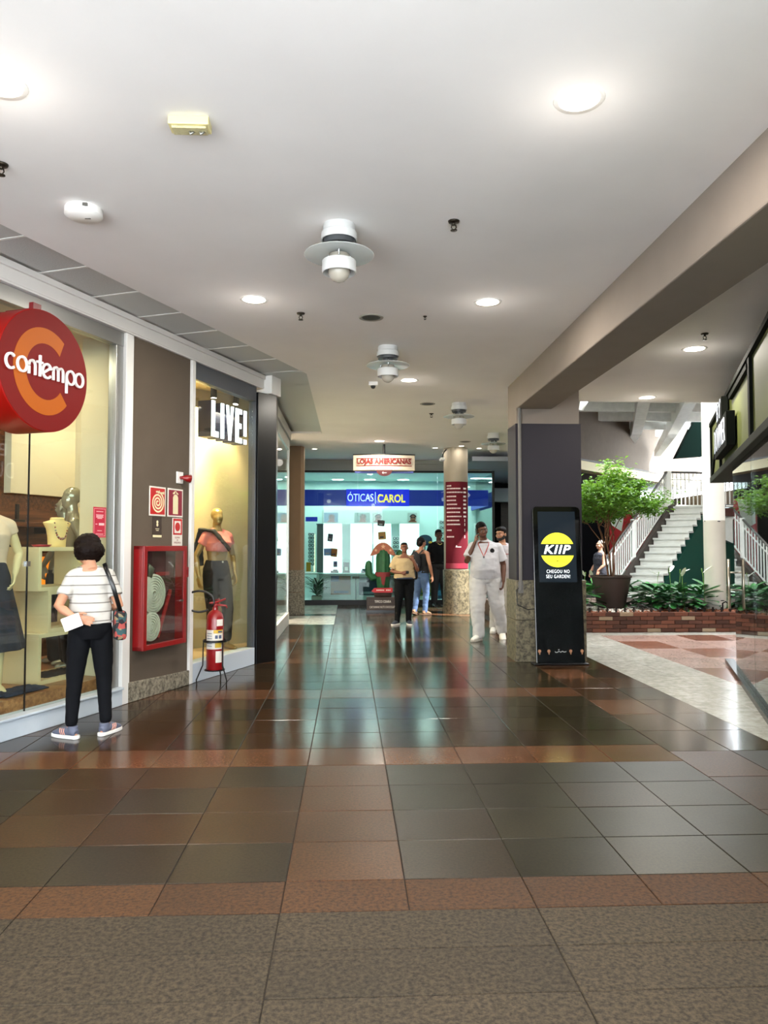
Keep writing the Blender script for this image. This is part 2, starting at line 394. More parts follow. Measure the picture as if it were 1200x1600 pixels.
# unseen paving added behind the viewer, kept bright to bounce sunlight onto the ceiling
pv = MB(); pv.box((-30, -45, -0.02), (30, 0.9, -0.001)); pv.build('bounce_paving', mat('pale_paving', '#d2d4d6', 0.7, var=0.06, vs=2), floor)
# ================================================================== CEILINGS
def edge_n(Y):                        # left edge of the plaster ceiling, X as a function of Y
    return -2.301 + (Y - 5.084) * (1.777 / 4.332) if Y < 9.416 else -0.515
c = MB()
ceil_poly = [(-2.301 - 5.084 * 0.4102 - 3.2 * 0.4102, -3.2), (2.13, -3.2), (2.13, 9.62), (2.75, 10.0), (2.9, 11.05), (4.4, 19.05), (-4.0, 19.05), (-4.0, 14.43), (-0.51, 14.43), (-0.524, 9.416)]
c.prism(ceil_poly, CZ, CZ + 0.06); c.build('ceiling_panel', M_CEIL)
ceiling = struct(bpy.data.objects['ceiling_panel']); ceiling.name = 'ceiling'
c = MB(); c.prism([(2.58, -3.2), (9.0, -3.2), (9.0, 11.05), (2.58, 11.05)], CZ, CZ + 0.06)
struct(c.build('ceiling', M_CEIL))
# far bay of the right ceiling edge: fascia of the floor above, and the floors above themselves (they only shade)
c = MB(); c.box((-9, -3.2, CZ + 0.25), (14.0, 11.05, 11.0)); c.prism([(-9, 11.05), (2.9, 11.05), (4.4, 19.1), (5.4, 23.2), (5.4, 34), (-9, 34)], CZ + 0.25, 8.0)
struct(c.build('trim_1', M_FASC))
# recessed metal pans between the plaster edge and the shop fascia, each a part
pans = MB(); pans.mi = 0
M_PAN = mat('metal_pan', '#b9bab7', 0.5); M_PANP = mat('perforated_pan', '#b5b5b3', 0.6, var=0.1, vs=90)
pan_back = MB(); pan_back.M = ML; pan_back.box((-9, CZ + 0.075, 0.02), (2.75, CZ + 0.12, 1.1)); pan_back.M = Matrix.Identity(4)
pan_back.box((-1.3, 9.3, CZ + 0.075), (-0.3, 14.5, CZ + 0.12)); pan_back.box((-9, 14.5, CZ + .075), (-.3, 19, CZ + .12))
pb = struct(pan_back.build('ceiling', M_PAN))
me = MB(); me.box((0.008, 0, 0), (0.612, 0.012, 0.66)); pm = me.mesh('pan', M_PAN); me2 = MB(); me2.box((0.008, 0, 0), (0.612, 0.012, 0.66)); pmp = me2.mesh('pan', M_PANP)
for i in range(-9, 4):
    o = link('pan', pmp if i in (-2, -3) else pm, pb); o.matrix_local = ML @ T(i * 0.62 + 0.1, CZ + 0.03, 0.02)
m4 = MB(); m4.box((0, 0, 0), (0.62, 0.012, 0.78)); m4m = m4.mesh('pan', M_PAN)
for i in range(7): o = link('pan', m4m, pb); o.matrix_local = frame(V((1, 0, 0)), UZ, V((0, 1, 0)), V((-1.12, 9.45 + i * 0.71, CZ + 0.03)))
M_TBAR = mat('white_grid_bar', '#dddcd8', 0.5)
tb = MB(); tb.box((-0.011, 0, 0), (0.011, 0.014, 0.66)); tbm = tb.mesh('grid_bar', M_TBAR)
for i in range(-9, 5): o = link('grid_bar', tbm, pb); o.matrix_local = ML @ T(i * 0.62 + 0.1, CZ + 0.026, 0.02)
# ================================================================== BEAM AND PILLARS
b = MB(); b.box((2.12, -3.2, 3.19), (2.58, 9.62, CZ + 0.3)); struct(b.build('beam', M_DKBROWN, bevel=0.012))
M_PURPLE = mat('dark_plum_panel', '#29252d', 0.55, spec=0.3)
pil = MB(); pil.box((2.12, 9.6, 0), (2.93, 10.1, CZ + 0.1)); pillar = struct(pil.build('pillar', M_DKBROWN, bevel=0.008))
q = MB(); q.box((2.105, 9.585, 1.02), (2.945, 10.06, 3.0)); q.build('plum_panel', M_PURPLE, pillar, bevel=0.004)
q = MB()
for (a, bb, cc) in ((2.09, 0, 0.52), (2.09, 0.525, 1.02)): q.box((a, 9.57, bb), (2.985, 10.14, cc))
q.build('stone_cladding', M_STONE2, pillar, bevel=0.006)
q = MB(); q.cyl((2.15, 9.55, 0.9), (2.15, 9.55, CZ), 0.022, n=10); q.box((2.12, 9.54, 0.86), (2.18, 9.585, 1.0)); q.build('conduit', mat('grey_conduit', '#6d6a66', 0.5), pillar)
q = MB(); q.tube([(2.13, 9.55, 0.93), (2.09, 9.53, 0.9), (2.1, 9.5, 0.72), (2.22, 9.48, 0.66), (2.36, 9.46, 0.68)], 0.006); q.build('cable', M_BLACK, pillar, smooth=True)
# far left square column and far round column
def stone_col(poly, z1, name='pillar'):
    p = MB(); p.prism(poly, 0, CZ + 0.05); o = struct(p.build(name, mat('column_paint', '#8a6f52', 0.7, var=0.05), bevel=0.01))
    cx = sum(a for a, _ in poly) / len(poly); cy = sum(b_ for _, b_ in poly) / len(poly)
    s = MB(); s.prism([(cx + (a - cx) * 1.06, cy + (b_ - cy) * 1.06) for a, b_ in poly], 0, z1 * 0.5 - 0.004); s.prism([(cx + (a - cx) * 1.06, cy + (b_ - cy) * 1.06) for a, b_ in poly], z1 * 0.5 + 0.004, z1)
    s.build('stone_cladding', M_STONE, o, bevel=0.006); return o
stone_col([(-1.29, 16.3), (-1.02, 16.3), (-0.96, 16.42), (-0.96, 16.75), (-1.29, 16.75)], 0.94)
p = MB(); p.lathe([(0.262, 0), (0.262, CZ + 0.05)], 40, T(2.325, 16.6, 0)); rc = struct(p.build('pillar', mat('round_column_paint', '#968c7b', 0.6, var=0.04), auto=True))
p = MB(); p.lathe([(0.285, 0), (0.285, 0.46), (0.281, 0.464), (0.285, 0.468), (0.285, 0.93), (0.28, 0.935)], 40, T(2.325, 16.6, 0)); p.build('stone_cladding', M_STONE2, rc, auto=True)
# ================================================================== LEFT SHOP WALL
FB, FT = 3.43, 3.60
f = MB(); f.M = ML
f.box((-9, FB, -0.12), (2.95, FT, 0.03)); f.box((-9, FT - 0.05, 0.03), (2.95, FT, 0.055)); f.box((-9, FT, -0.12), (2.95, FT + 0.07, 0.10))
f.box((-9, FB + 0.015, 0.03), (2.95, FB + 0.03, 0.036))
struct(f.build('trim_2', M_FASC, bevel=0.004))
f = MB(); f.M = ML; f.box((2.72, 3.37, -0.1), (2.98, 3.78, 0.14)); struct(f.build('trim_3', M_WHITE, bevel=0.006))
# brown rendered wall with its stone base and two white posts
wl = MB(); wl.M = ML; wl.box((0.115, 0, -0.5), (1.09, FB, 0.0)); wall = struct(wl.build('wall_left', M_BROWN))
s = MB(); s.M = ML; s.prism([(0.09, 0), (1.11, 0), (1.11, 0.15), (0.62, 0.165), (0.09, 0.19)], 0, 0.022); struct(s.build('baseboard_left', M_STONE, bevel=0.008))
s = MB(); s.M = ML; s.box((-0.0, 0, -0.14), (0.11, FB, 0.02)); struct(s.build('trim_4', M_WHITE, bevel=0.006))
s = MB(); s.M = ML; s.box((1.10, 0, -0.14), (1.165, FB, 0.025)); struct(s.build('trim_5', M_WHITE, bevel=0.006))
# window_1: the big display window on the left
GT = 3.30
win = MB(); win.M = ML
win.box((-8, GT, -0.1), (0.0, FB, -0.01)); win.box((-0.10, 0.12, -0.1), (0.0, GT, -0.015))
w1 = struct(win.build('window_1', M_ALU, bevel=0.004))
s = MB(); s.M = ML; s.box((-8, 0, -0.12), (0.0, 0.145, 0.03)); s.box((-8, 0.145, -0.12), (0, 0.165, 0.05)); s.build('window_sill', mat('pale_blue_sill', '#c3cdd6', 0.35, var=0.04), w1, bevel=0.006)
seam = lw(44, 800, -0.05)[0]
for (a, bb) in ((-8, seam - 0.004), (seam + 0.004, -0.1)):
    g = MB(); g.M = ML; g.box((a, 0.165, -0.055), (bb, GT, -0.045)); g.build('pane', M_GLASS, w1)
s = MB(); s.M = ML; s.box((seam - 0.004, 0.165, -0.056), (seam + 0.004, GT, -0.044)); s.build('seam', M_BLACK, w1)
s = MB(); s.M = ML; s.box((seam - 0.02, 1.29, -0.065), (seam + 0.02, 1.33, -0.035)); s.build('patch_fitting', M_CHROME, w1)
# shell of the first shop behind the glass
r = MB(); r.M = ML
r.box((-8, 3.42, -6.0), (1.08, 3.5, -0.12)); r.box((1.08, 3.42, -6.0), (3.5, 3.5, -1.36)); struct(r.build('ceiling', mat('shop_ceiling', '#d8cfb8', 0.8)))
M_CREAMW = mat('cream_wall', '#e0d3b2', 0.7)
r = MB(); r.M = ML; r.box((lw(143, 700, -0.5)[0], 0.24, -0.62), (0.60, 3.45, -0.5)); r.box((0.02, 0, -0.5), (0.12, 3.45, -0.1)); struct(r.build('wall_right', M_CREAMW, bevel=0.004))
r = MB(); r.M = ML; r.box((3.4, 0, -2.6), (3.5, 3.45, -1.3)); r.box((1.05, 0, -1.42), (3.45, 3.45, -1.36)); r.box((1.03, 0, -1.42), (1.08, 3.45, -0.6)); struct(r.build('wall_right', M_CREAMW))
M_WOODW = wood('warm_wood_panel', '#4c2815', '#7a4825', 1.0, 0.45)
r = MB(); r.M = ML; r.box((-8, 0, -2.72), (3.45, 3.45, -2.6)); wb = struct(r.build('wall_back', M_WOODW))
# horizontal boards of the back wall, each a part
bd = MB(); bd.box((-1.0, 0.006, 0), (3.39, 0.174, 0.022)); bdm = bd.mesh('plank', M_WOODW)
for i in range(11):
    if i * 0.18 + 0.3 < 2.05: o = link('plank', bdm, wb); o.matrix_local = ML @ T(0, 0.1 + i * 0.18, -2.6)
r = MB(); r.M = ML; r.box((lw(17, 740, -2.5)[0], lw(80, 775, -2.5)[1], -2.6), (lw(141, 740, -2.5)[0], 3.42, -2.5)); r.build('white_panel', mat('white_wall_panel', '#e6ddc4', 0.6), wb)
r = MB(); r.M = ML; r.box((-8, 0, -6.0), (-7.9, 3.45, -0.12)); struct(r.build('wall_left', M_WOODW))
# display platform
r = MB(); r.M = ML; r.box((-8, 0, -1.7), (1.08, 0.245, -0.18)); struct(r.build('trim_6', wood('oak_platform', '#8a5a36', '#b88352', 1.0, 0.3)))
# window_2: the second display window
LT = 3.25
win = MB(); win.M = ML; win.box((1.165, LT, -0.1), (2.58, FB, 0.0)); win.box((1.165, 0, -0.1), (1.18, LT, -0.01)); win.box((2.56, 0, -0.1), (2.585, LT, -0.0))
w2 = struct(win.build('window_2', M_DKALU, bevel=0.004))
s = MB(); s.M = ML; s.box((1.18, 0, -0.16), (2.56, 0.205, 0.01)); s.build('window_sill', mat('white_blue_sill', '#cfd9e4', 0.3), w2, bevel=0.006)
g = MB(); g.M = ML; g.box((1.18, 0.205, -0.05), (2.56, LT, -0.04)); g.build('pane', M_GLASS, w2)
M_BEIGE = mat('beige_backdrop', '#c9b78d', 0.75, var=0.03)
r = MB(); r.M = ML @ frame(V((1, 0, 0)), V((0, 0, -1)), V((0, 1, 0)), V((0, 0, 0))); r.prism([(1.1, 1.25), (3.25, 0.27), (3.27, 0.33), (1.1, 1.33)], 0, 3.5); struct(r.build('wall_back', M_BEIGE))
r = MB(); r.M = ML; r.box((1.09, 0, -1.28), (1.13, 3.5, -0.14)); struct(r.build('wall_left', M_BEIGE))
r = MB(); r.M = ML @ frame(V((1, 0, 0)), V((0, 0, -1)), V((0, 1, 0)), V((0, 0, 0))); r.prism([(1.13, 0.16), (2.6, 0.16), (3.12, 0.3), (1.13, 1.22)], 0, 0.195); struct(r.build('floor', mat('display_floor', '#d9b98a', 0.5)))
r = MB(); r.M = ML @ frame(V((1, 0, 0)), V((0, 0, -1)), V((0, 1, 0)), V((0, 0, 0))); r.prism([(1.13, 0.1), (2.6, 0.1), (3.2, 0.28), (1.13, 1.25)], 3.4, 3.48); struct(r.build('ceiling', mat('display_ceiling', '#8f8160', 0.8)))
# black end post, a wedge turning into the second shop front that runs along the corridor
bp = MB(); Lq = lambda s_, n_: (W0 + DL * s_ + NL * n_)
A = Lq(2.585, 0.02); B = Lq(2.6, -0.06); Cc = V((-1.14, 10.02, 0)); D = V((-0.925, 9.80, 0)); E2 = V((-0.925, 9.99, 0))
bp.prism([(B.x, B.y), (A.x, A.y), (D.x, D.y), (E2.x, E2.y), (Cc.x, Cc.y)], 0, 3.37); struct(bp.build('wall_end', M_BLACK, bevel=0.004))
# second shop front (runs straight along the corridor): sill, dark glass, header
X2 = -1.115
s = MB(); s.box((X2 - 0.12, 10.02, 3.24), (X2, 14.42, FB)); s.box((X2 - 0.06, 14.36, 0), (X2, 14.42, 3.24)); s.box((X2 - 0.06, 10.02, 0), (X2, 10.12, 3.24)); s.box((X2 - 0.06, 11.9, 0), (X2, 11.95, 3.24))
w3 = struct(s.build('window_3', M_ALU, bevel=0.004))
s = MB(); s.box((X2 - 0.12, 10.12, 0), (X2 + 0.01, 14.36, 0.22)); s.build('window_sill', M_FASC, w3, bevel=0.005)
for a, bb in ((10.12, 11.9), (11.95, 14.36)):
    g = MB(); g.box((X2 - 0.03, a, 0.22), (X2 - 0.02, bb, 3.24)); g.build('pane', M_GLASS, w3)
s = MB(); s.box((X2 - 0.14, 9.7, FB), (X2 + 0.03, 14.46, FT)); s.box((X2 - 0.1, 9.7, FT), (X2 + 0.08, 14.46, FT + 0.07)); struct(s.build('trim_7', M_FASC, bevel=0.004))
s = MB(); s.box((-3.3, 10.6, 0), (-3.2, 15.4, 3.5)); s.box((-3.3, 10.6, -0.006), (-1.2, 15.4, 0.006)); struct(s.build('wall_left', mat('ceiling_bounce_wall', '#efe6d6', 0.8)))  # unseen shop side made pale to bounce lamp light onto the corridor ceiling
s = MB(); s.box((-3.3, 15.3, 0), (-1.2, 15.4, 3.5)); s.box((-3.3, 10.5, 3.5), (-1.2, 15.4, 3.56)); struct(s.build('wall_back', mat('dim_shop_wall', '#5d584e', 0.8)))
for q in range(4): lamp('AREA', 'shop_or_fill_lamp', (-2.5, 11.3 + q * 1.1, 3.4), (-3.0, 11.3 + q * 1.1, 1.2), 110, (1.0, 0.9, 0.76), size=0.4)  # lamps added inside the unseen shop to brighten the corridor ceiling
s = MB(); s.box((-9.2, -2.0, 0), (-9, 34, 6.6)); struct(s.build('wall_left', M_BROWN))
# ================================================================== FAR OPTICIAN SHOP SHELL
YO = 19.0
M_TEAL = mat('pale_aqua_wall', '#c9dfda', 0.6); M_INW = mat('shop_white', '#e0ebe8', 0.55)
s = MB(); s.box((-4, YO - 0.08, 3.32), (3.3, YO + 0.1, CZ)); s.box((-4, YO - 0.1, CZ - 0.10), (3.26, YO - 0.08, CZ)); s.box((-4, YO - 0.11, 3.31), (3.3, YO - 0.08, 3.335)); struct(s.build('trim_8', mat('grey_fascia', '#9b9d97', 0.6), bevel=0.004))
s = MB(); s.box((-4, YO - 0.03, 0), (3.6, YO + 0.06, 0.12)); s.box((-4, YO - 0.02, 3.27), (3.6, YO + 0.04, 3.32)); s.box((3.57, YO - 0.03, 0.12), (3.63, YO + 0.03, 3.32))
w4 = struct(s.build('window_4', M_BLACKM))
pe = [-4, -1.35, 0.22, 2.2, 3.57]
for a, bb in zip(pe, pe[1:]):
    g = MB(); g.box((a + 0.005, YO - 0.006, 0.12), (bb - 0.005, YO + 0.006, 3.27)); g.build('pane', M_GLASSG, w4)
g = MB(); g.box((3.594, YO + 0.03, 0.12), (3.606, 23, 3.27)); g.build('pane', M_GLASSG, w4)
s = MB(); s.box((-4, YO + 0.06, -0.006), (3.6, 23.4, 0.006)); struct(s.build('floor', mat('shop_floor', '#cdd8d4', 0.3)))
s = MB(); s.box((-4, YO + 0.12, 3.27), (3.6, 23.4, 3.35)); struct(s.build('ceiling', M_TEAL))
s = MB(); s.box((-4, 21.6, 0), (3.6, 21.75, 3.3)); struct(s.build('wall_back', M_TEAL))
s = MB(); s.box((-4.1, YO, 0), (-4, 23, 3.4)); struct(s.build('wall_left', M_TEAL))
# dark passage to the right of the shop
M_SHUT = wood('dark_wood_shutter', '#120c0a', '#2a1a14', 1.0, 0.5)
s = MB(); s.box((3.6, 23.0, 0), (6.5, 23.1, 2.75)); pk = struct(s.build('wall_back', M_SHUT))
sb = MB(); sb.box((0.0, -0.02, 0.004), (2.9, 0, 0.186)); sbm = sb.mesh('slat', M_SHUT)
for i in range(14): o = link('slat', sbm, pk); o.location = (3.6, 23.0, 0.1 + i * 0.19)
s = MB(); s.box((3.6, 22.4, 2.75), (6.5, 23.1, 3.15)); s.box((2.75, 17.0, 3.35), (5.2, 23.1, 3.45)); struct(s.build('trim_9', mat('grey_soffit', '#8b9098', 0.7)))
# ================================================================== CEILING FIXTURES
DLG = 'round recessed downlights in the plaster ceiling'
def downlight(P, label, r=0.115, power=26.0, group=DLG, first=[None]):
    M = T(P)
    if first[0] is None:
        t = thing('downlight', label, 'downlight', M, group)
        b = MB(); b.lathe([(0.085, 0.0), (0.118, -0.006), (0.122, 0.0)], 28); b.lathe([(0.085, 0.0), (0.085, 0.004)], 28); b.build('rim', M_WHITE2, t, smooth=True)
        b = MB(); b.lathe([(0.0, -0.003), (0.098, -0.003)], 28); b.build('lens', M_LAMP, t)
        first[0] = t
    else: t = clone(first[0], M, label, group)
    s = r / 0.115
    t.scale = (s, s, s); power *= 0.8
    lamp('AREA', 'downlight_lamp', (P.x, P.y, P.z - 0.012), (P.x, P.y, 0), power, (1.0, 0.93, 0.82), size=0.16 * s)
    lamp('POINT', 'added_halo_lamp', (P.x, P.y, P.z - 0.3), (P.x, P.y, 0), power * 0.05, (1.0, 0.93, 0.84), size=0.08)  # extra point lamp added below the fitting to brighten the ceiling around it
    return t
for (x, y, lb, pw) in [(905, 155, 'large glaring downlight in the ceiling, nearest the beam', 60), (0, 132, 'downlight cut by the left edge of the photo above the shop fascia', 60),
                       (397, 468, 'downlight in the ceiling between the first lantern and the metal pans', 40), (762, 472, 'downlight in the ceiling beside the beam, behind the glaring one', 40),
                       (639, 594, 'downlight just behind the second lantern', 34), (593, 689, 'downlight just in front of the hanging white shop sign', 30)]:
    downlight(gp(x, y, CZ), lb, power=pw)
for (x, y, lb) in [(1085, 545, 'downlight in the right-hand ceiling bay, nearer one by the dark sign box'), (1011, 621, 'downlight at the garden edge of the right-hand ceiling bay')]:
    downlight(gp(x, y, CZ), lb, r=0.125, power=45)
# further ones outside the frame that light the foreground
downlight(V((3.9, 5.2, CZ)), 'downlight over the right-hand bay, out of the frame', power=30)
for (x, y, lb) in [(491.5, 701.5, 'tiny downlight above the brown square column'), (680, 700, 'tiny downlight just left of the round column'), (721, 697, 'tiny downlight right above the round column'), (748.5, 700.5, 'tiny downlight right of the round column')]:
    downlight(gp(x, y, CZ), lb, r=0.06, power=3, group='tiny far downlights')
# lanterns: white drum, dark slot, frosted disc, white band and glass dome
M_FROST = mat('frosted_glass_disc', '#dfe5e2', 0.25); M_FROST.node_tree.nodes['Principled BSDF'].inputs['Alpha'].default_value = 0.55
M_DOME = mat('smoky_dome', '#b9b3a6', 0.15); M_DOME.node_tree.nodes['Principled BSDF'].inputs['Alpha'].default_value = 0.8
M_LANW = mat('lantern_white', '#c9cac9', 0.45)
def lantern():
    t = thing('ceiling_lantern', '', 'lantern', None, 'white cylindrical lanterns hanging under the ceiling')
    b = MB(); b.lathe([(0.0, 0), (0.105, 0), (0.108, -0.02), (0.108, -0.045), (0.103, -0.05), (0.118, -0.055), (0.12, -0.105), (0.112, -0.105), (0.11, -0.07), (0.0, -0.07)], 36); b.build('drum', M_LANW, t, auto=True)
    b = MB(); b.lathe([(0.0, -0.075), (0.104, -0.075), (0.104, -0.135), (0.06, -0.135), (0.06, -0.165), (0.0, -0.165)], 36); b.build('dark_slot', mat('dark_slot', '#3c3f42', 0.4), t, auto=True)
    b = MB(); b.lathe([(0.05, -0.178), (0.228, -0.198), (0.231, -0.201), (0.228, -0.204), (0.05, -0.184)], 48); b.build('disc', M_FROST, t, smooth=True)
    for i in range(3): a = 2 * PI * i / 3 - PI / 2; b = MB(); b.cyl((0.085 * math.cos(a), 0.085 * math.sin(a), -0.07), (0.085 * math.cos(a), 0.085 * math.sin(a), -0.27), 0.005, n=8); b.build('rod', M_CHROME, t, smooth=True)
    b = MB(); b.lathe([(0.095, -0.24), (0.108, -0.24), (0.112, -0.245), (0.112, -0.32), (0.108, -0.323), (0.105, -0.32), (0.105, -0.247), (0.095, -0.243)], 36); b.build('band', M_LANW, t, auto=True)
    b = MB(); b.lathe([(0.07, -0.20), (0.075, -0.28), (0.072, -0.32), (0.06, -0.35), (0.04, -0.372), (0.018, -0.382), (0.0, -0.384)], 28); b.build('dome', M_DOME, t, smooth=True)
    return t
L0 = lantern()
for i, (x, y, lb) in enumerate([(530, 352, 'nearest of the white cylindrical ceiling lanterns with a frosted disc'), (606, 542, 'white ceiling lantern right in front of the middle downlight'), (717, 630, 'third white ceiling lantern along the corridor, left of the pillar'), (771, 677, 'farthest and smallest white ceiling lantern, beside the pillar edge')]):
    P = gp(x, y, CZ)
    if i == 0: L0.matrix_world = T(P); L0['label'] = lb
    else: clone(L0, T(P), lb)
# sprinklers
M_SPR = mat('old_brass', '#3b342c', 0.4, metal=0.8)
t = thing('sprinkler', '', 'sprinkler', None, 'fire sprinklers in the ceiling')
b = MB(); b.lathe([(0.0, 0.0), (0.038, -0.002), (0.034, -0.012), (0.0, -0.014)], 20); b.build('rosette', M_SPR, t, smooth=True)
b = MB(); b.cyl((0, 0, -0.01), (0, 0, -0.03), 0.011, n=10); b.tube([(-0.012, 0, -0.028), (-0.016, 0, -0.045), (-0.004, 0, -0.062)], 0.004, 6); b.tube([(0.012, 0, -0.028), (0.016, 0, -0.045), (0.004, 0, -0.062)], 0.004, 6); b.lathe([(0.0, -0.06), (0.022, -0.062), (0.022, -0.066), (0.0, -0.066)], 14); b.build('head', M_SPR, t, smooth=True)
SP = t
for i, (x, y, lb) in enumerate([(709, 345, 'nearest fire sprinkler in the middle of the plaster ceiling'), (470, 489, 'fire sprinkler just right of the left-hand downlight'), (1101, 521, 'fire sprinkler above the right-hand bay downlight'), (674, 646, 'fire sprinkler near the third lantern'), (2, 256, 'fire sprinkler at the left edge of the photo'), (697, 704, 'small far sprinkler by the round column top'), (664, 494, 'sprinkler between the oval grille and the right downlight')]):
    M = T(gp(x, y, CZ))
    if i == 6: M = M @ Matrix.Scale(0.5, 4)
    if i == 0: SP.matrix_world = M; SP['label'] = lb
    else: clone(SP, M, lb)
# smoke detectors
M_CREAMP = mat('yellowed_plastic', '#e6dfc8', 0.45)
t = thing('smoke_detector', 'round white smoke detector near the metal ceiling pans', 'smoke detector', T(gp(131, 326, CZ)))
b = MB(); b.lathe([(0.0, 0), (0.11, 0), (0.115, -0.008), (0.115, -0.045), (0.1, -0.055), (0.09, -0.062), (0.0, -0.066)], 36); b.build('housing', M_WHITE2, t, auto=True)
b = MB(); M_DKP = mat('dark_plastic', '#55524d', 0.4); b.box((0.03, -0.118, -0.03), (0.06, -0.105, -0.012)); b.build('notch', M_DKP, t); b = MB(); b.box((0.01, -0.01, -0.0675), (0.045, 0.0, -0.064)); b.build('test_light', M_DKP, t)
def boxlight(name, P, lb, cat, w_, d_, h_, m_, M=None):
    t = thing(name, lb, cat, T(P))
    b = MB(); b.box((-w_ / 2, -d_ / 2, -h_), (w_ / 2, d_ / 2, 0)); b.build('housing', m_, t, bevel=0.006)
    return t
t = boxlight('emergency_light', gp(297, 188, CZ), 'yellowed emergency light box fixed flat under the ceiling', 'emergency light', 0.2, 0.1, 0.045, mat('aged_yellow_plastic', '#d8cd96', 0.4))
b = MB(); b.box((-0.085, -0.035, -0.058), (0.085, 0.035, -0.045)); b.build('diffuser', mat('ribbed_diffuser', '#c2b98c', 0.3, bump=0.6, bs=150), t, bevel=0.003)
for i in (0, 1): b = MB(); b.tube([(0.0 + i * 0.05, 0, -0.056), (0.005 + i * 0.05, -0.01, -0.075), (0.02 + i * 0.05, -0.005, -0.062)], 0.006, 6); b.build('clip', M_ALU, t, smooth=True)
t = boxlight('camera_dome_box', gp(583, 597, CZ), 'small white sensor box under the ceiling before the second lantern', 'sensor', 0.12, 0.1, 0.05, M_WHITE2)
b = MB(); b.lathe([(0.0, -0.09), (0.025, -0.08), (0.035, -0.05)], 16); b.build('dome', M_BLACK, t, smooth=True)
# grilles
M_GRIL = mat('speaker_grille', '#55524d', 0.5, metal=0.3)
t = thing('ceiling_speaker', '', 'speaker grille', None, 'round ceiling speakers')
b = MB(); b.lathe([(0.085, -0.001), (0.1, -0.008), (0.112, -0.006), (0.115, 0.0)], 32); b.build('rim', mat('grille_rim', '#9d998f', 0.5), t, smooth=True)
b = MB()
for r in (0.0, 0.022, 0.044, 0.066): b.lathe([(r + 0.0005, -0.004), (r + 0.019, -0.004), (r + 0.019, 0.0), (r + 0.0005, 0.0)], 28)
b.build('mesh_grille', M_GRIL, t)
GR = t; GR.matrix_world = T(gp(580, 496, CZ)); GR['label'] = 'round grey ceiling speaker in front of the second lantern'
clone(GR, T(gp(668, 631, CZ)), 'round dark ceiling speaker left of the third lantern')
clone(GR, T(gp(727, 690, CZ)), 'round dark ceiling speaker above the round column')
# small cctv camera on the round column
P = ayp(691, 716, 16.3)
t = thing('security_camera', 'white security camera on a black bracket left of the round column top', 'camera', T(P))
b = MB(); b.box((-0.05, -0.16, -0.06), (0.04, 0.08, 0.0)); b.build('body', M_WHITE2, t, bevel=0.01)
b = MB(); b.tube([(0, 0.05, 0), (0.03, 0.06, 0.12), (0.1, 0.1, 0.2)], 0.015); b.build('bracket', M_BLACK, t, smooth=True)
# ================================================================== LEFT WALL: sign disc
s0, z0 = lw(71, 580, 0.32)
t = thing('disc_sign', 'large red disc sign with an orange letter and raised white lettering', 'sign', ML @ T(s0 - 0.0, z0, 0))
RD = 0.455
M_DRED = mat('disc_red', '#6e0806', 0.6, spec=0.2); M_DRIM = mat('disc_rim_red', '#8f0a06', 0.35, spec=0.35)
b = MB(); b.lathe([(0, 0.02), (RD, 0.02), (RD, 0.315), (RD - 0.006, 0.32)], 72); b.build('rim', M_DRIM, t, auto=True)
b = MB(); b.lathe([(0, 0.3225), (RD - 0.006, 0.3225), (RD - 0.006, 0.318)], 72); b.build('face', M_DRED, t, auto=True)
def arc_poly(cx, cy, ro, ri, a0, a1, n=48, sx=1.0, dx=0.0):
    o = [(cx + ro * sx * math.cos(a0 + (a1 - a0) * i / n), cy + ro * math.sin(a0 + (a1 - a0) * i / n)) for i in range(n + 1)]
    i_ = [(cx + dx + ri * sx * math.cos(a1 - (a1 - a0) * i / n), cy + ri * math.sin(a1 - (a1 - a0) * i / n)) for i in range(n + 1)]
    return o + i_
def strip_poly(mb, pts_o, pts_i, z0_, z1_):
    n = len(pts_o); vs = []; fs = []
    for (a, b_) in zip(pts_o, pts_i): vs += [(a[0], a[1], z0_), (b_[0], b_[1], z0_), (a[0], a[1], z1_), (b_[0], b_[1], z1_)]
    for i in range(n - 1):
        k = 4 * i; fs += [(k, k + 4, k + 5, k + 1), (k + 2, k + 3, k + 7, k + 6), (k, k + 2, k + 6, k + 4), (k + 1, k + 5, k + 7, k + 3)]
    fs += [(0, 1, 3, 2), (4 * n - 4, 4 * n - 2, 4 * n - 1, 4 * n - 3)]
    mb.add(vs, fs)
b = MB(); nn = 60; a0, a1 = math.radians(52), math.radians(318)
po = [(-0.005 + 0.31 * math.cos(a0 + (a1 - a0) * i / nn), -0.005 + 0.325 * math.sin(a0 + (a1 - a0) * i / nn)) for i in range(nn + 1)]
b0, b1 = math.radians(44), math.radians(322)
pi_ = [(0.0 + 0.195 * math.cos(b0 + (b1 - b0) * i / nn), -0.005 + 0.21 * math.sin(b0 + (b1 - b0) * i / nn)) for i in range(nn + 1)]
strip_poly(b, po, pi_, 0.3225, 0.3245); b.build('orange_letter', mat('orange_print', '#a9540a', 0.55, spec=0.2), t)
# raised rounded lettering, drawn with round strokes
M_LET = mat('letter_white', '#ece8e6', 0.4)
lt = MB(); lz0, lz1 = 0.3245, 0.34
def stroke(pts, wd=0.0165):
    for (a, b_) in zip(pts, pts[1:]):
        a = V((a[0], a[1], 0)); b_ = V((b_[0], b_[1], 0)); d = (b_ - a).normalized() * wd * 0.5; nrm = V((-d.y, d.x, 0)); a2 = a - d * 0.3; b2 = b_ + d * 0.3
        lt.prism([(p.x, p.y) for p in (a2 - nrm, b2 - nrm, b2 + nrm, a2 + nrm)], lz0, lz1)
def arcp(cx, cy, r, d0, d1, n=16): return [(cx + r * math.cos(math.radians(d0 + (d1 - d0) * i / n)), cy + r * math.sin(math.radians(d0 + (d1 - d0) * i / n))) for i in range(n + 1)]
X = -0.345; h = 0.052
stroke(arcp(X, 0, h, 50, 310)); X += 0.125
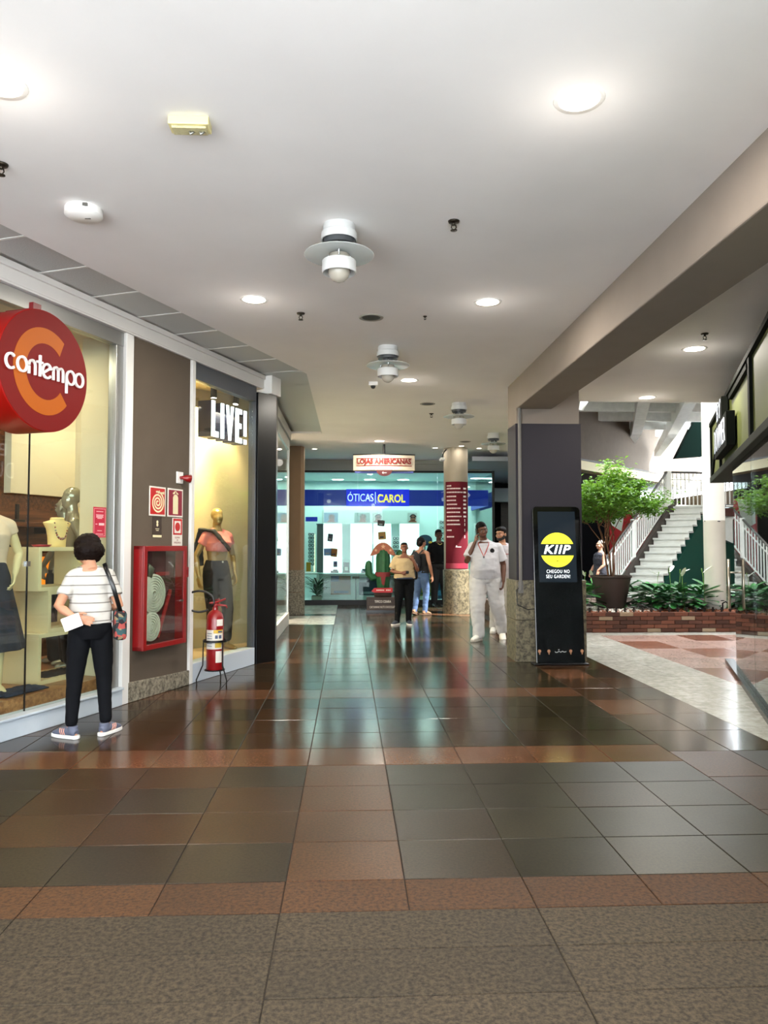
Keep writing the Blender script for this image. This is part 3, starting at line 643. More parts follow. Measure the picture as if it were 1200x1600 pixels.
stroke(arcp(X, 0, h, 0, 360, 22)); X += 0.075
stroke([(X, -h), (X, 0.0)]); stroke(arcp(X + 0.036, 0.012, 0.036, 180, 0)); stroke([(X + 0.072, 0.012), (X + 0.072, -h)]); X += 0.115
X += 0.012; stroke([(X, 0.1), (X, -h)], 0.019); stroke([(X - 0.036, 0.05), (X + 0.03, 0.05)], 0.015); X += 0.083
stroke(arcp(X, 0, h, 20, 320)); stroke([(X - h + 0.01, -0.018), (X + h - 0.01, 0.03)]); X += 0.078
stroke([(X, -h), (X, 0.01)]); stroke(arcp(X + 0.03, 0.018, 0.03, 180, 0)); stroke([(X + 0.06, 0.018), (X + 0.06, -h)]); stroke(arcp(X + 0.09, 0.018, 0.03, 180, 0)); stroke([(X + 0.12, 0.018), (X + 0.12, -h)]); X += 0.165
stroke([(X, 0.0), (X, -0.125)]); stroke(arcp(X + h, 0, h, 0, 360, 22)); X += 0.165
stroke(arcp(X, 0, h, 0, 360, 22))
for i in range(len(lt.v)): lt.v[i].x = (lt.v[i].x - 0.062) * 0.85
lt.build('lettering', M_LET, t)
b = MB(); zt = FB - z0 - 0.02
b.box((-0.07, RD - 0.03, 0.22), (0.01, RD + 0.055, 0.26)); b.box((-0.05, RD - 0.02, -0.02), (-0.01, RD + 0.02, 0.23)); b.build('bracket', mat('bracket_dark_red', '#6d1018', 0.4), t)
# ------------------------------------------------------------------ signs on the brown wall
M_SRED = mat('sign_red', '#bf1f1c', 0.35); M_SRED2 = mat('sign_dark_red', '#8c1830', 0.35); M_SGLOW = mat('sign_pale', '#e9dfb4', 0.5); M_SWH = mat('sign_white', '#e5e0d5', 0.4)
def plate(name, label, x0, z0_, x1, z1_, m_, border=None, th=0.006, off=0.002):
    cx, cz = (x0 + x1) / 2, (z0_ + z1_) / 2; w_, h_ = x1 - x0, z1_ - z0_
    t = thing(name, label, 'sign', ML @ T(cx, cz, off))
    if border:
        b = MB(); b.box((-w_ / 2, -h_ / 2, 0), (w_ / 2, h_ / 2, th * 0.8)); b.build('border', border, t, bevel=0.001)
        k = 0.016
    else: k = 0
    b = MB(); b.box((-w_ / 2 + k, -h_ / 2 + k, 0), (w_ / 2 - k, h_ / 2 - k, th)); b.build('plate', m_, t)
    return t, w_, h_, th
t, w_, h_, th = plate('hose_sign', 'red fire hose sign with a pale spiral, upper left on the brown wall', 0.395, 1.745, 0.665, 2.035, M_SRED, M_SWH)
b = MB(); n = 110; pts_o = []; pts_i = []
for i in range(n + 1):
    a = i / n * 2 * PI * 3.2 + 0.6; r = 0.008 + 0.1 * i / n; wd = 0.0085
    pts_o.append(((r + wd) * math.cos(a), (r + wd) * math.sin(a) - 0.012)); pts_i.append((max(0, r - wd) * math.cos(a), max(0, r - wd) * math.sin(a) - 0.012))
strip_poly(b, pts_o, pts_i, th, th + 0.001); b.box((0.0, 0.078, th), (0.108, 0.094, th + 0.001)); b.box((0.02, 0.094, th), (0.03, 0.108, th + 0.001)); b.box((0.085, 0.073, th), (0.108, 0.099, th + 0.001)); b.build('spiral', M_SGLOW, t)
t, w_, h_, th = plate('extinguisher_sign', 'dark red sign with a pale fire extinguisher shape, next to the hose spiral', 0.70, 1.745, 0.97, 2.035, M_SRED2, M_SWH)
b = MB(); b.prism([(-0.045, -0.115), (0.045, -0.115), (0.045, 0.055), (0.03, 0.078), (0.012, 0.085), (-0.012, 0.085), (-0.03, 0.078), (-0.045, 0.055)], th, th + 0.001)
b.prism([(-0.045, 0.085), (-0.01, 0.092), (-0.01, 0.105), (0.0, 0.118), (0.012, 0.105), (0.012, 0.092), (0.045, 0.085), (0.05, 0.095), (0.015, 0.112), (0.012, 0.12), (-0.012, 0.12), (-0.05, 0.098)], th, th + 0.0012); b.build('pictogram', M_SGLOW, t)
t, w_, h_, th = plate('small_brown_sign', 'small dark brown notice with a pale pictogram under the hose sign', 0.455, 1.535, 0.60, 1.735, mat('sign_brown', '#3d2e26', 0.4))
b = MB(); b.box((-0.0725, -0.1, th), (0.0725, -0.078, th + 0.001)); b.lathe([(0.009, 0), (0.016, 0), (0.016, 0.001), (0.009, 0.001)], 14, T(0, 0.05, th)); b.lathe([(0.009, 0), (0.016, 0), (0.016, 0.001), (0.009, 0.001)], 14, T(0, 0.022, th)); b.box((-0.03, -0.02, th), (0.03, -0.014, th + 0.001)); b.box((-0.02, -0.036, th), (0.022, -0.03, th + 0.001)); b.build('pictogram', M_SGLOW, t)
t, w_, h_, th = plate('alarm_sign', 'white notice with a red ring in a red square under the extinguisher sign', 0.79, 1.452, 0.965, 1.735, M_SWH)
b = MB(); strip_poly(b, [(-0.08, -0.03), (-0.08, 0.135), (0.08, 0.135), (0.08, -0.03), (-0.08, -0.03)], [(-0.058, -0.012), (-0.058, 0.112), (0.058, 0.112), (0.058, -0.012), (-0.058, -0.012)], th, th + 0.001)
b.lathe([(0.014, 0), (0.045, 0), (0.045, 0.001), (0.014, 0.001)], 24, T(0, 0.052, th)); b.build('red_ring', M_SRED, t)
text('lettering', 'EQUIPAM.\nDE\nEMERGENCIA', mat('sign_text_grey', '#8a3a34', 0.5), t, T(0, -0.085, th), 0.026, width=0.12, depth=0.0006)
# siren: white plate with a red horn
t = thing('fire_siren', 'small red siren horn on a white wall plate above the extinguisher sign', 'siren', ML @ T(0.905, 2.155, 0.0))
b = MB(); b.box((-0.055, -0.06, 0.0), (0.055, 0.06, 0.016)); b.build('wall_plate', M_WHITE2, t, bevel=0.004)
b = MB(); b.tube([(0, 0, 0.012), (0.0, 0.0, 0.045), (0.03, -0.005, 0.07), (0.065, -0.01, 0.09)], [0.016, 0.018, 0.035, 0.045], 16); b.build('horn', M_RED, t, smooth=True)
t = thing('fire_call_point', 'small dark red call point box right of the hose cabinet', 'call point', ML @ T(0.965, 1.178, 0.0))
b = MB(); b.box((-0.065, -0.055, 0), (0.065, 0.055, 0.05)); b.build('housing', M_RED, t, bevel=0.008)
b = MB(); b.box((-0.03, -0.025, 0.05), (0.03, 0.025, 0.053)); b.build('press_pane', mat('press_pane', '#6d0d12', 0.2), t); 
# hose cabinet
t = thing('hose_cabinet', 'red framed fire hose cabinet with a glass door and coiled hoses', 'hose cabinet', ML @ T(0.525, 0.96, 0.0))
hw, hh = 0.355, 0.49; k = 0.05
b = MB(); b.box((-hw, -hh, 0), (-hw + 0.035, hh, 0.1)); b.box((hw - 0.035, -hh, 0), (hw, hh, 0.1)); b.box((-hw, hh - 0.035, 0), (hw, hh, 0.1)); b.box((-hw, -hh, 0), (hw, -hh + 0.035, 0.1)); b.build('case', M_RED, t, bevel=0.003)
b = MB(); b.box((-hw + 0.03, -hh + 0.03, 0.002), (hw - 0.03, hh - 0.03, 0.008)); b.build('back_plate', mat('cabinet_inner', '#4a1418', 0.6), t)
b = MB(); b.box((-hw, -hh, 0.1), (-hw + k, hh, 0.122)); b.box((hw - k, -hh, 0.1), (hw, hh, 0.122)); b.box((-hw + k, hh - k, 0.1), (hw - k, hh, 0.122)); b.box((-hw + k, -hh, 0.1), (hw - k, -hh + k, 0.122)); dr = b.build('door', M_RED, t, bevel=0.003)
b = MB(); b.box((-hw + k, -hh + k, 0.108), (hw - k, hh - k, 0.113)); b.build('pane', M_GLASS, dr)
b = MB(); b.cyl((hw - 0.085, -0.06, 0.113), (hw - 0.085, -0.06, 0.13), 0.012, n=12); b.box((hw - 0.13, -0.064, 0.124), (hw - 0.06, -0.056, 0.13)); b.build('latch', M_CHROME, dr)
M_HOSE = mat('canvas_hose', '#cfcab8', 0.8, var=0.1, vs=20)
for (cx, cy, r, m_) in ((-0.13, 0.03, 0.19, M_HOSE), (-0.16, -0.28, 0.14, M_HOSE)):
    b = MB()
    for q in range(7): b.lathe([(r - q * 0.024, 0.03), (r - q * 0.024, 0.075), (r - q * 0.024 - 0.019, 0.08), (r - q * 0.024 - 0.019, 0.025)], 36, T(cx, cy, 0))
    b.build('hose_coil', m_, t, auto=True)
b = MB(); b.tube([(-0.2, 0.19, 0.05), (-0.17, 0.27, 0.05), (-0.21, 0.3, 0.05)], [0.04, 0.045, 0.03], 12); b.build('valve', mat('bronze_valve', '#6b6a5a', 0.4, metal=0.7), t, smooth=True)
b = MB(); b.tube([(-0.05, -0.4, 0.06), (0.16, 0.05, 0.06)], 0.02, 10); b.box((-0.08, 0.2, 0.05), (0.14, 0.235, 0.06)); b.build('nozzle', M_RED, t, smooth=False)
# extinguisher on its stand
P = gp(302, 1066); P = W0 + DL * ((P - W0).dot(DL)) + NL * 0.24; P.z = 0
ex = thing('extinguisher_stand', 'black wire tripod stand holding the red fire extinguisher', 'stand', T(P))
b = MB(); r = 0.115
b.lathe([(r, 0.44), (r + 0.012, 0.44), (r + 0.012, 0.462), (r, 0.462), (r, 0.44)], 28); b.lathe([(0.095, 0.14), (0.107, 0.14), (0.107, 0.15), (0.095, 0.15), (0.095, 0.14)], 24); b.box((-0.1, -0.008, 0.138), (0.1, 0.008, 0.146)); b.box((-0.008, -0.1, 0.138), (0.008, 0.1, 0.146)); b.build('hoop', M_BLACKM, ex, auto=True)
for a in (200, 320, 80):
    b = MB(); a = math.radians(a); ca, sa = math.cos(a), math.sin(a)
    b.tube([(0.12 * ca, 0.12 * sa, 0.45), (0.125 * ca, 0.125 * sa, 0.2), (0.19 * ca, 0.19 * sa, 0.05), (0.185 * ca, 0.185 * sa, 0.0)], 0.007, 8); b.build('leg', M_BLACKM, ex, smooth=True)
fe = thing('fire_extinguisher', 'red fire extinguisher with a black hose loop and white labels', 'fire extinguisher', T(P + V((0, 0, 0.15))))
b = MB(); b.lathe([(0, 0), (0.085, 0), (0.09, 0.01), (0.09, 0.52), (0.082, 0.57), (0.06, 0.605), (0.03, 0.625), (0.028, 0.65), (0, 0.65)], 32); b.build('cylinder', M_RED, fe, auto=True)
b = MB(); b.cyl((0, 0, 0.64), (0, 0, 0.69), 0.025, n=12); b.tube([(-0.05, -0.06, 0.70), (0, 0, 0.70), (0.1, 0.05, 0.735)], [0.008, 0.014, 0.01], 8); b.tube([(0, 0, 0.68), (0.11, 0.03, 0.665), (0.12, 0.03, 0.64)], [0.014, 0.01, 0.008], 8); b.tube([(-0.03, 0.02, 0.72), (0.05, -0.04, 0.74)], 0.006, 6); b.build('valve_handle', M_RED, fe, smooth=True)
b = MB(); pts = []
for i in range(26): a = i / 25 * 2 * PI * 0.93 + math.radians(-28); pts.append(V((-0.165 + 0.155 * math.cos(a), -0.02, 0.715 + 0.11 * math.sin(a))))
b.tube(pts, 0.012, 10); b.build('hose', M_BLACK, fe, smooth=True)
def wrap(mb, r, z0_, z1_, a0, a1, n=10):
    vs = []; fs = []
    for i in range(n + 1):
        a = math.radians(a0 + (a1 - a0) * i / n)
        for (rr, zz) in ((r, z0_), (r, z1_), (r - 0.002, z0_), (r - 0.002, z1_)): vs.append((rr * math.cos(a), rr * math.sin(a), zz))
    for i in range(n): k = 4 * i; fs += [(k, k + 4, k + 5, k + 1), (k + 2, k + 3, k + 7, k + 6)]
    mb.add(vs, fs)
b = MB(); wrap(b, 0.0915, 0.22, 0.42, -150, -20); wrap(b, 0.0915, 0.46, 0.53, -70, -20); wrap(b, 0.0915, 0.08, 0.20, -75, -30); b.build('label', M_SWH, fe)
b = MB(); wrap(b, 0.0925, 0.235, 0.31, -80, -35); wrap(b, 0.0925, 0.385, 0.42, -90, -25); b.build('yellow_label', mat('label_yellow', '#d9b43a', 0.4), fe)
b = MB()
for i in range(6): wrap(b, 0.0925, 0.25 + i * 0.026, 0.256 + i * 0.026, -140, -100)
wrap(b, 0.0932, 0.392, 0.41, -60, -30); wrap(b, 0.0925, 0.33, 0.365, -80, -62); wrap(b, 0.0925, 0.33, 0.365, -55, -35); b.build('print', mat('label_print', '#4d5a7a', 0.5), fe)
# ================================================================== FIRST SHOP: contents of the display window
for (a, z_, n_, pw) in ((-0.6, 3.3, -0.7, 13), (-2.0, 3.3, -0.7, 13), (0.3, 3.3, -1.0, 13), (-1.5, 3.3, -2.0, 16), (1.7, 3.3, -1.9, 10), (2.7, 3.3, -1.9, 9)):
    p = ML @ V((a, z_, n_)); lamp('AREA', 'shop_or_fill_lamp', p, p - V((0, 0, 1)), pw, (1.0, 0.85, 0.6), size=0.25)
# shelf with the small black frame, the orange lit niche and the counter behind
t = thing('wall_shelf', 'brown wooden wall shelf behind the necklace bust', 'shelf', ML @ T(lw(45, 818, -2.35)[0], 1.70, -2.35))
b = MB(); b.box((-1.6, -0.025, -0.24), (0.7, 0.025, 0.16)); b.build('board', M_WOODW, t, bevel=0.004)
b = MB(); b.box((-0.7, -0.1, -0.2), (-0.66, -0.025, 0.05)); b.box((0.3, -0.1, -0.2), (0.34, -0.025, 0.05)); b.build('bracket', M_BLACKM, t)
t = thing('desk_display', 'small black upright display with a base on the wooden shelf', 'display', ML @ T(lw(28, 818, -2.32)[0], 1.725, -2.32))
b = MB(); b.box((-0.16, 0, -0.08), (0.06, 0.03, 0.05)); b.build('base', M_BLACK, t, bevel=0.004)
b = MB(); b.box((-0.02, 0.03, -0.03), (0.02, 0.21, 0.0)); b.build('upright', M_BLACK, t, bevel=0.004)
t = thing('lit_niche', 'glowing orange lit niche low on the shop back wall', 'niche', ML @ T(lw(57, 890, -2.5)[0], 1.12, -2.5))
b = MB(); b.box((-0.7, -0.24, -0.06), (0.78, -0.2, 0.12)); b.box((-0.7, 0.2, -0.06), (0.78, 0.24, 0.12)); b.box((-0.74, -0.24, -0.06), (-0.7, 0.24, 0.12)); b.box((0.78, -0.24, -0.06), (0.82, 0.24, 0.12)); b.build('frame', M_WOODW, t)
b = MB(); b.box((-0.7, -0.2, -0.055), (0.78, 0.2, -0.045)); b.build('lit_back', mat('lit_amber_panel', '#e0801c', 0.5, emit='#ff8a12', es=0.9), t)
t = thing('shop_counter', 'low wooden shop counter with a pale top behind the cube shelves', 'counter', ML @ T(lw(60, 940, -2.1)[0], 0.1, -2.1))
b = MB(); b.box((-1.5, 0, -0.25), (0.7, 0.42, 0.25)); b.build('body', M_WOODW, t, bevel=0.01)
b = MB(); b.box((-1.55, 0.42, -0.28), (0.74, 0.46, 0.28)); b.build('top', mat('pale_counter_top', '#cdb68a', 0.3), t, bevel=0.006)
b = MB(); b.box((-0.6, 0.26, 0.25), (-0.2, 0.38, 0.262)); b.box((-0.1, 0.26, 0.25), (0.3, 0.38, 0.262)); b.build('drawer', wood('counter_drawer', '#5d371f', '#8d5a34', 1.2), t, bevel=0.004)
# white open cube shelves, stepped stack of three
M_CUBE = mat('cube_white', '#e6d5a6', 0.4)
def cube(label, s_, z_, n_, w_, h_, d_, th=0.035, ry=0.0):
    t = thing('cube_shelf', label, 'cube shelf', ML @ T(s_, z_, n_) @ Ry(ry), 'white open cube shelves in the shop window')
    b = MB(); b.box((0, h_ - th, -d_), (w_, h_, 0)); b.build('top_board', M_CUBE, t, bevel=0.002)
    b = MB(); b.box((0, 0, -d_), (th, h_ - th, 0)); b.build('side_board', M_CUBE, t, bevel=0.002)
    b = MB(); b.box((w_ - th, 0, -d_), (w_, h_ - th, 0)); b.build('side_board', M_CUBE, t, bevel=0.002)
    b = MB(); b.box((th, 0, -d_), (w_ - th, th, 0)); b.build('bottom_board', M_CUBE, t, bevel=0.002)
    return t
sa, za = lw(56, 1080, -0.45); sA = lw(56, 1000, -0.45)[0]; sB = lw(72, 920, -0.45)[0]; sC = lw(57, 860, -0.45)[0]
cube('lowest white cube shelf of the stack, standing on the wooden platform', sA, 0.245, -0.42, 0.86, 0.44, 0.42)
cube('middle white cube shelf of the stack with dark beads inside', sB, 0.685, -0.42, 0.62, 0.37, 0.42)
cube('topmost white cube shelf carrying the necklace bust', sC, 1.055, -0.42, 0.62, 0.385, 0.36)
ZT = 1.44
# necklace bust
t = thing('necklace_bust', 'cream jewellery bust on top of the white cube shelves', 'bust', ML @ T(lw(90, 855, -0.55)[0], ZT, -0.56))
prof = [(0.0, 0.10, 0.05), (0.03, 0.10, 0.055), (0.10, 0.105, 0.06), (0.17, 0.125, 0.062), (0.215, 0.168, 0.058), (0.225, 0.165, 0.05), (0.245, 0.075, 0.05), (0.262, 0.072, 0.052), (0.27, 0.06, 0.042)]
b = MB(); b.tube([(0, z_, 0) for z_, _, _ in prof], [(rx, ry) for _, rx, ry in prof], 28, hint=(1, 0, 0)); b.build('bust', mat('cream_velvet', '#eed28c', 0.7), t, auto=True)
M_BEAD = [mat('bead_brown', '#5a2d22', 0.3), mat('bead_red', '#a53c33', 0.3), mat('bead_grey', '#b9aa94', 0.3)]
b = MB()
for i in range(25):
    u = -1 + 2 * i / 24; b.mi = i % 3; x_ = 0.085 * u; z_ = 0.075 + 0.125 * u * u * u * u * 0.9 + 0.03 * u * u; b.ell((x_, z_, 0.058 - 0.012 * abs(u)), 0.008 + 0.005 * (1 - abs(u)), n=8, k=6)
b.build('necklace', M_BEAD, t, smooth=True)
t = thing('red_tray', 'small red dish beside the necklace bust', 'dish', ML @ T(lw(65, 853, -0.5)[0], ZT, -0.5))
b = MB(); b.lathe([(0.0, 0.002), (0.06, 0.0), (0.085, 0.02), (0.08, 0.022), (0.055, 0.008), (0.0, 0.006)], 24, Rx(-PI / 2)); b.build('bowl', mat('red_lacquer', '#a01524', 0.3), t, smooth=True)
for i, (zz, nn) in enumerate(((1.09, 0), (0.72, 1))):
    for q in range(5):
        s_ = (sC if i == 0 else sB) + 0.10 + q * 0.085
        b = MB(); pts = [(0.034 * math.cos(a) * (1 + 0.2 * math.sin(3 * a + q)), 0.034 + 0.028 * math.sin(a), 0.01 * math.sin(2 * a)) for a in [2 * PI * k / 16 for k in range(16)]]
        b.tube(pts, 0.006, 8, closed=True); t = tag(b.build('bangle', mat('dark_bangle_%d%d' % (i, q), random.choice(['#2a2620', '#4d4030', '#15151a', '#6a5436']), 0.25, metal=0.6), None, smooth=True), '%s dark metal bangle inside the %s white cube shelf' % (['leftmost', 'second from left', 'middle', 'fourth from left', 'rightmost'][q], 'topmost' if i == 0 else 'middle'), 'bangle', 'bangles in the %s cube' % ('topmost' if i == 0 else 'middle'))
        t.matrix_world = ML @ T(s_, zz, -0.12 - 0.06 * (q % 2)) @ Ry(0.5 * q)
# small white dish pedestal left of the cubes
t = thing('pedestal_dish', 'small pale dish on a dark round pedestal left of the cube stack', 'pedestal', ML @ T(lw(38, 990, -0.75)[0], 0.245, -0.75))
b = MB(); b.lathe([(0.0, 0), (0.11, 0), (0.11, 0.02), (0.018, 0.03), (0.018, 1.13), (0.07, 1.15), (0.0, 1.15)], 24, Rx(-PI / 2)); b.build('stand', M_BLACKM, t, auto=True)
b = MB(); b.lathe([(0.0, 1.155), (0.06, 1.152), (0.10, 1.19), (0.09, 1.192), (0.0, 1.165)], 24, Rx(-PI / 2)); b.build('dish', M_WHITE2, t, smooth=True)
# folded dark cloths on the platform
def cloth(label, cx, cn, w_, d_, h_, m_, seed):
    rr = random.Random(seed); nx, ny = 22, 14; vs = []; fs = []
    for j in range(ny + 1):
        for i in range(nx + 1):
            u = i / nx * 2 - 1; v = j / ny * 2 - 1; e = max(0, 1 - (u * u * u * u + v * v * v * v)); r = 1 + 0.15 * noise.noise(V((u * 2, v * 2, seed)))
            vs.append((u * w_ / 2 * r, h_ * (e ** 0.5) * (0.55 + 0.6 * noise.noise(V((u * 3.5, v * 3.5, seed + 3))) ** 2 + 0.3 * noise.noise(V((u * 7, v * 4, seed)))), v * d_ / 2 * r))
    for j in range(ny):
        for i in range(nx): k = j * (nx + 1) + i; fs.append((k, k + nx + 1, k + nx + 2, k + 1))
    b = MB(); b.add(vs, fs); o = b.build('folded_cloth', m_, None, smooth=True); sd = o.modifiers.new('thick', 'SOLIDIFY'); sd.thickness = 0.006; sd.offset = 1
    o.matrix_world = ML @ T(cx, 0.252, cn); return tag(o, label, 'cloth')
M_DENIM = mat('dark_denim', '#1c2438', 0.9, var=0.35, vs=30)
cloth('dark blue crumpled scarf lying by the mannequin feet', lw(35, 1085, -0.3)[0], -0.34, 0.46, 0.2, 0.05, M_DENIM, 1)
cloth('dark folded garment lying under the lowest cube shelf', sA + 0.44, -0.62, 0.72, 0.3, 0.06, mat('dark_cloth', '#1d2026', 0.9, var=0.3, vs=20), 5)
# red notice on the glass
t = thing('red_poster', 'tall red notice stuck on the right end of the first display window', 'poster', ML @ T(-0.262, 1.66, -0.043))
b = MB(); b.box((-0.085, -0.135, 0), (0.085, 0.135, 0.002)); b.build('sheet', mat('poster_red', '#b5203a', 0.5), t)
b = MB(); strip_poly(b, [(-0.075, -0.122), (-0.075, 0.122), (0.075, 0.122), (0.075, -0.122), (-0.075, -0.122)], [(-0.072, -0.119), (-0.072, 0.119), (0.072, 0.119), (0.072, -0.119), (-0.072, -0.119)], 0.002, 0.0026)
for (z_, w2_) in ((0.095, 0.045), (0.065, 0.05), (0.055, 0.045), (0.045, 0.048), (0.035, 0.03), (-0.075, 0.03), (-0.105, 0.05)): b.box((-w2_, z_ - 0.003, 0.002), (w2_, z_ + 0.003, 0.0028))
b.box((-0.01, -0.028, 0.002), (0.06, -0.006, 0.003)); b.box((-0.055, -0.02, 0.002), (-0.03, -0.014, 0.003)); b.build('print', mat('poster_pale', '#e6b9b9', 0.5), t)
# dark red garments hanging further inside
t = thing('garment_rail', 'rail of dark red and brown garments hanging inside the shop', 'clothes rail', ML @ T(lw(12, 900, -1.5)[0] - 0.45, 0.1, -1.5))
b = MB(); b.cyl((-0.5, 1.35, 0), (0.55, 1.35, 0), 0.012); b.cyl((-0.5, 0, 0), (-0.5, 1.35, 0), 0.012); b.cyl((0.55, 0, 0), (0.55, 1.35, 0), 0.012); b.build('rail', M_BLACKM, t, auto=True)
for i in range(6):
    b = MB(); x_ = -0.4 + i * 0.16; b.tube([(x_, 0.5, 0), (x_, 1.0, 0), (x_, 1.22, 0), (x_, 1.3, 0)], [(0.05, 0.22), (0.045, 0.2), (0.04, 0.18), (0.02, 0.04)], 16, hint=(1, 0, 0)); b.build('garment', mat('garment_%d' % i, ['#47151a', '#2b1613', '#5a1b1b', '#1d1a1c', '#3a2117', '#611a1c'][i], 0.9), t, smooth=True)
# ================================================================== SECOND SHOP WINDOW
for (x, y) in ((334, 622), (368, 632)):
    s_, z_ = lw(x, y, -0.3)
    p = ML @ V((s_, z_, -0.3))
    t = thing('track_spotlight', 'black track spotlight over the lit white letters, %s' % ('nearer one hanging straight' if x == 334 else 'farther one tilted'), 'spotlight', ML @ T(s_, z_, -0.3) @ Matrix.Rotation(0 if x == 334 else -0.25, 4, 'Z'))
    b = MB(); b.cyl((0, 0.015, 0), (0, 0.2, 0), 0.038, n=24); b.lathe([(0.038, 0.015), (0.038, 0.0), (0.033, 0.0), (0.033, 0.01)], 24, Rx(-PI / 2)); b.build('housing', M_BLACK, t, auto=True)
    b = MB(); b.lathe([(0, 0.004), (0.033, 0.004)], 24, Rx(-PI / 2)); b.build('lens', M_LAMP, t)
    b = MB(); b.box((-0.012, 0.2, -0.012), (0.012, 3.4 - z_, 0.012)); b.build('stem', M_BLACK, t)
    aim = ML @ (V((1.95, 1.0, -0.7)) if x == 334 else V((2.3, 1.3, -0.8)))
    lamp('SPOT', 'display_spot', p + V((0, 0, -0.05)), aim, 300, (1.0, 0.78, 0.45), size=0.03, spot=1.5, blend=0.8)
p = ML @ V((2.1, 3.1, -0.45)); lamp('AREA', 'display_lamp', p, p - V((0, 0, 1)) - NL * 0.3, 70, (1.0, 0.8, 0.48), size=0.7)
# lit letter sign: white glowing faces on deep dark blue letter boxes
s_, z_ = lw(325, 660, -0.16)
t = thing('lit_letter_sign', 'glowing white letter sign with deep dark blue sides behind the glass', 'sign', ML @ T(0, 0, 0))
M_GLOW = mat('glowing_letter', '#ffffff', 0.4, emit='#f2f6ff', es=2.0); M_NAVY = mat('letter_side_navy', '#0b1230', 0.4)
Ls = [('L', [[(0, 0), (0, 1), (0.42, 1), (0.42, 0.16), (1, 0.16), (1, 0)]], 0.19),
      ('I', [[(0.05, 0), (0.05, 1), (0.95, 1), (0.95, 0)]], 0.09),
      ('V', [[(0.38, 0), (0.0, 1), (0.29, 1), (0.5, 0.3), (0.71, 1), (1, 1), (0.62, 0)]], 0.22),
      ('E', [[(0, 0), (0, 1), (1, 1), (1, 0.86), (0.45, 0.86), (0.45, 0.58), (0.9, 0.58), (0.9, 0.43), (0.45, 0.43), (0.45, 0.15), (1, 0.15), (1, 0)]], 0.19),
      ('!', [[(0.1, 0.24), (0.0, 1), (1, 1), (0.9, 0.24)], [(0.05, 0), (0.05, 0.14), (0.95, 0.14), (0.95, 0)]], 0.085)]
xs0 = lw(333, 660, -0.14)[0]; xs1 = lw(387, 660, -0.14)[0]; tot = sum(l[2] for l in Ls) + 4 * 0.075; sc = (xs1 - xs0) / tot
zb, zt_ = lw(340, 683, -0.14)[1], lw(340, 627, -0.14)[1]; cur = xs0
import mathutils
for ch, polys, wd in Ls:
    fb_ = MB(); sb_ = MB()
    for po in polys:
        pq = [(cur + a * wd * sc, zb + b_ * (zt_ - zb)) for a, b_ in po]
        for mb_, q0, q1 in ((fb_, -0.165, -0.15), (sb_, -0.34, -0.1652)):
            tri = mathutils.geometry.tessellate_polygon([[V((x_, y_, 0)) for x_, y_ in pq]]); n = len(pq)
            vs = [(x_, y_, q0) for x_, y_ in pq] + [(x_, y_, q1) for x_, y_ in pq]
            fs = [tuple(n + i for i in tr) for tr in tri] + [tuple(i for i in tr[::-1]) for tr in tri] + [(i, (i + 1) % n, n + (i + 1) % n, n + i) for i in range(n)]
            mb_.add(vs, fs)
    lo = sb_.build('letter_box', M_NAVY, t); fb_.build('letter_face', M_GLOW, lo); cur += (wd + 0.075) * sc
# ================================================================== KIOSK, HANGING SIGN, DIRECTORY
M_KBLK = mat('kiosk_black_glass', '#060708', 0.08, coat=0.5)
kx0, kx1 = gp(833, 1035).x, gp(908, 1035).x; kc = (kx0 + kx1) / 2; kw = 0.60
t = thing('screen_kiosk', 'tall black advertising kiosk with a lit screen leaning against the pillar', 'kiosk', T(kc - 0.005, 9.34, 0))
b = MB(); b.box((-0.34, -0.04, 0), (0.34, 0.14, 0.02)); b.build('base', M_BLACK, t, bevel=0.006)
KT = T(0, 0.0, 0.02) @ Rx(-0.085); KH = 1.93
b = MB(); b.M = KT; b.prism([(-kw / 2, 0), (kw / 2, 0), (kw / 2, KH - 0.05), (kw / 2 - 0.015, KH - 0.015), (kw / 2 - 0.05, KH), (-kw / 2 + 0.05, KH), (-kw / 2 + 0.015, KH - 0.015), (-kw / 2, KH - 0.05)], -0.05, 0.0, Rx(PI / 2) @ T(0, 0, 0.0)); body = b.build('body', M_KBLK, t, bevel=0.006)
KF = KT @ frame(V((1, 0, 0)), UZ, V((0, -1, 0)), V((0, 0, 0)))
sx0, sx1, sy0, sy1 = -0.235, 0.235, 0.985, 1.865
b = MB(); b.M = KF; b.box((sx0, sy0, 0.0), (sx1, sy1, 0.002)); scr = b.build('screen', mat('screen_dark', '#141a20', 0.15, emit='#27323c', es=0.32), t)
MY = mat('screen_yellow', '#e8e23a', 0.4, emit='#eee628', es=0.95); MWS = mat('screen_white', '#ffffff', 0.4, emit='#f4fbff', es=1.3); MDS = mat('screen_olive', '#8a8a20', 0.4, emit='#8f8f20', es=0.6)
cy = 1.385; R_ = 0.215
def cap_poly(y0, y1, n=26):
    out = []
    a0 = math.asin(max(-1, min(1, (y0 - cy) / R_))); a1 = math.asin(max(-1, min(1, (y1 - cy) / R_)))
    r_ = [(R_ * math.cos(a0 + (a1 - a0) * i / n), cy + R_ * math.sin(a0 + (a1 - a0) * i / n)) for i in range(n + 1)]
    return r_ + [(-x_, y_) for x_, y_ in reversed(r_)]
b = MB(); b.M = KF; b.prism(cap_poly(cy + 0.075, cy + R_), 0.002, 0.003); b.prism(cap_poly(cy - R_, cy - 0.07), 0.002, 0.003); b.build('logo_disc', MY, scr)
text('lettering', 'KIIP', MWS, scr, KF @ T(0.0, cy + 0.0, 0.0035), 0.15, width=0.34, depth=0.0005, bold=0.0035, shear=0.25, space=1.12)
text('lettering', 'ESTETICA\nAUTOMOTIVA', MDS, scr, KF @ T(0, cy - 0.118, 0.0035), 0.042, width=0.25, depth=0.0004, bold=0.0006)
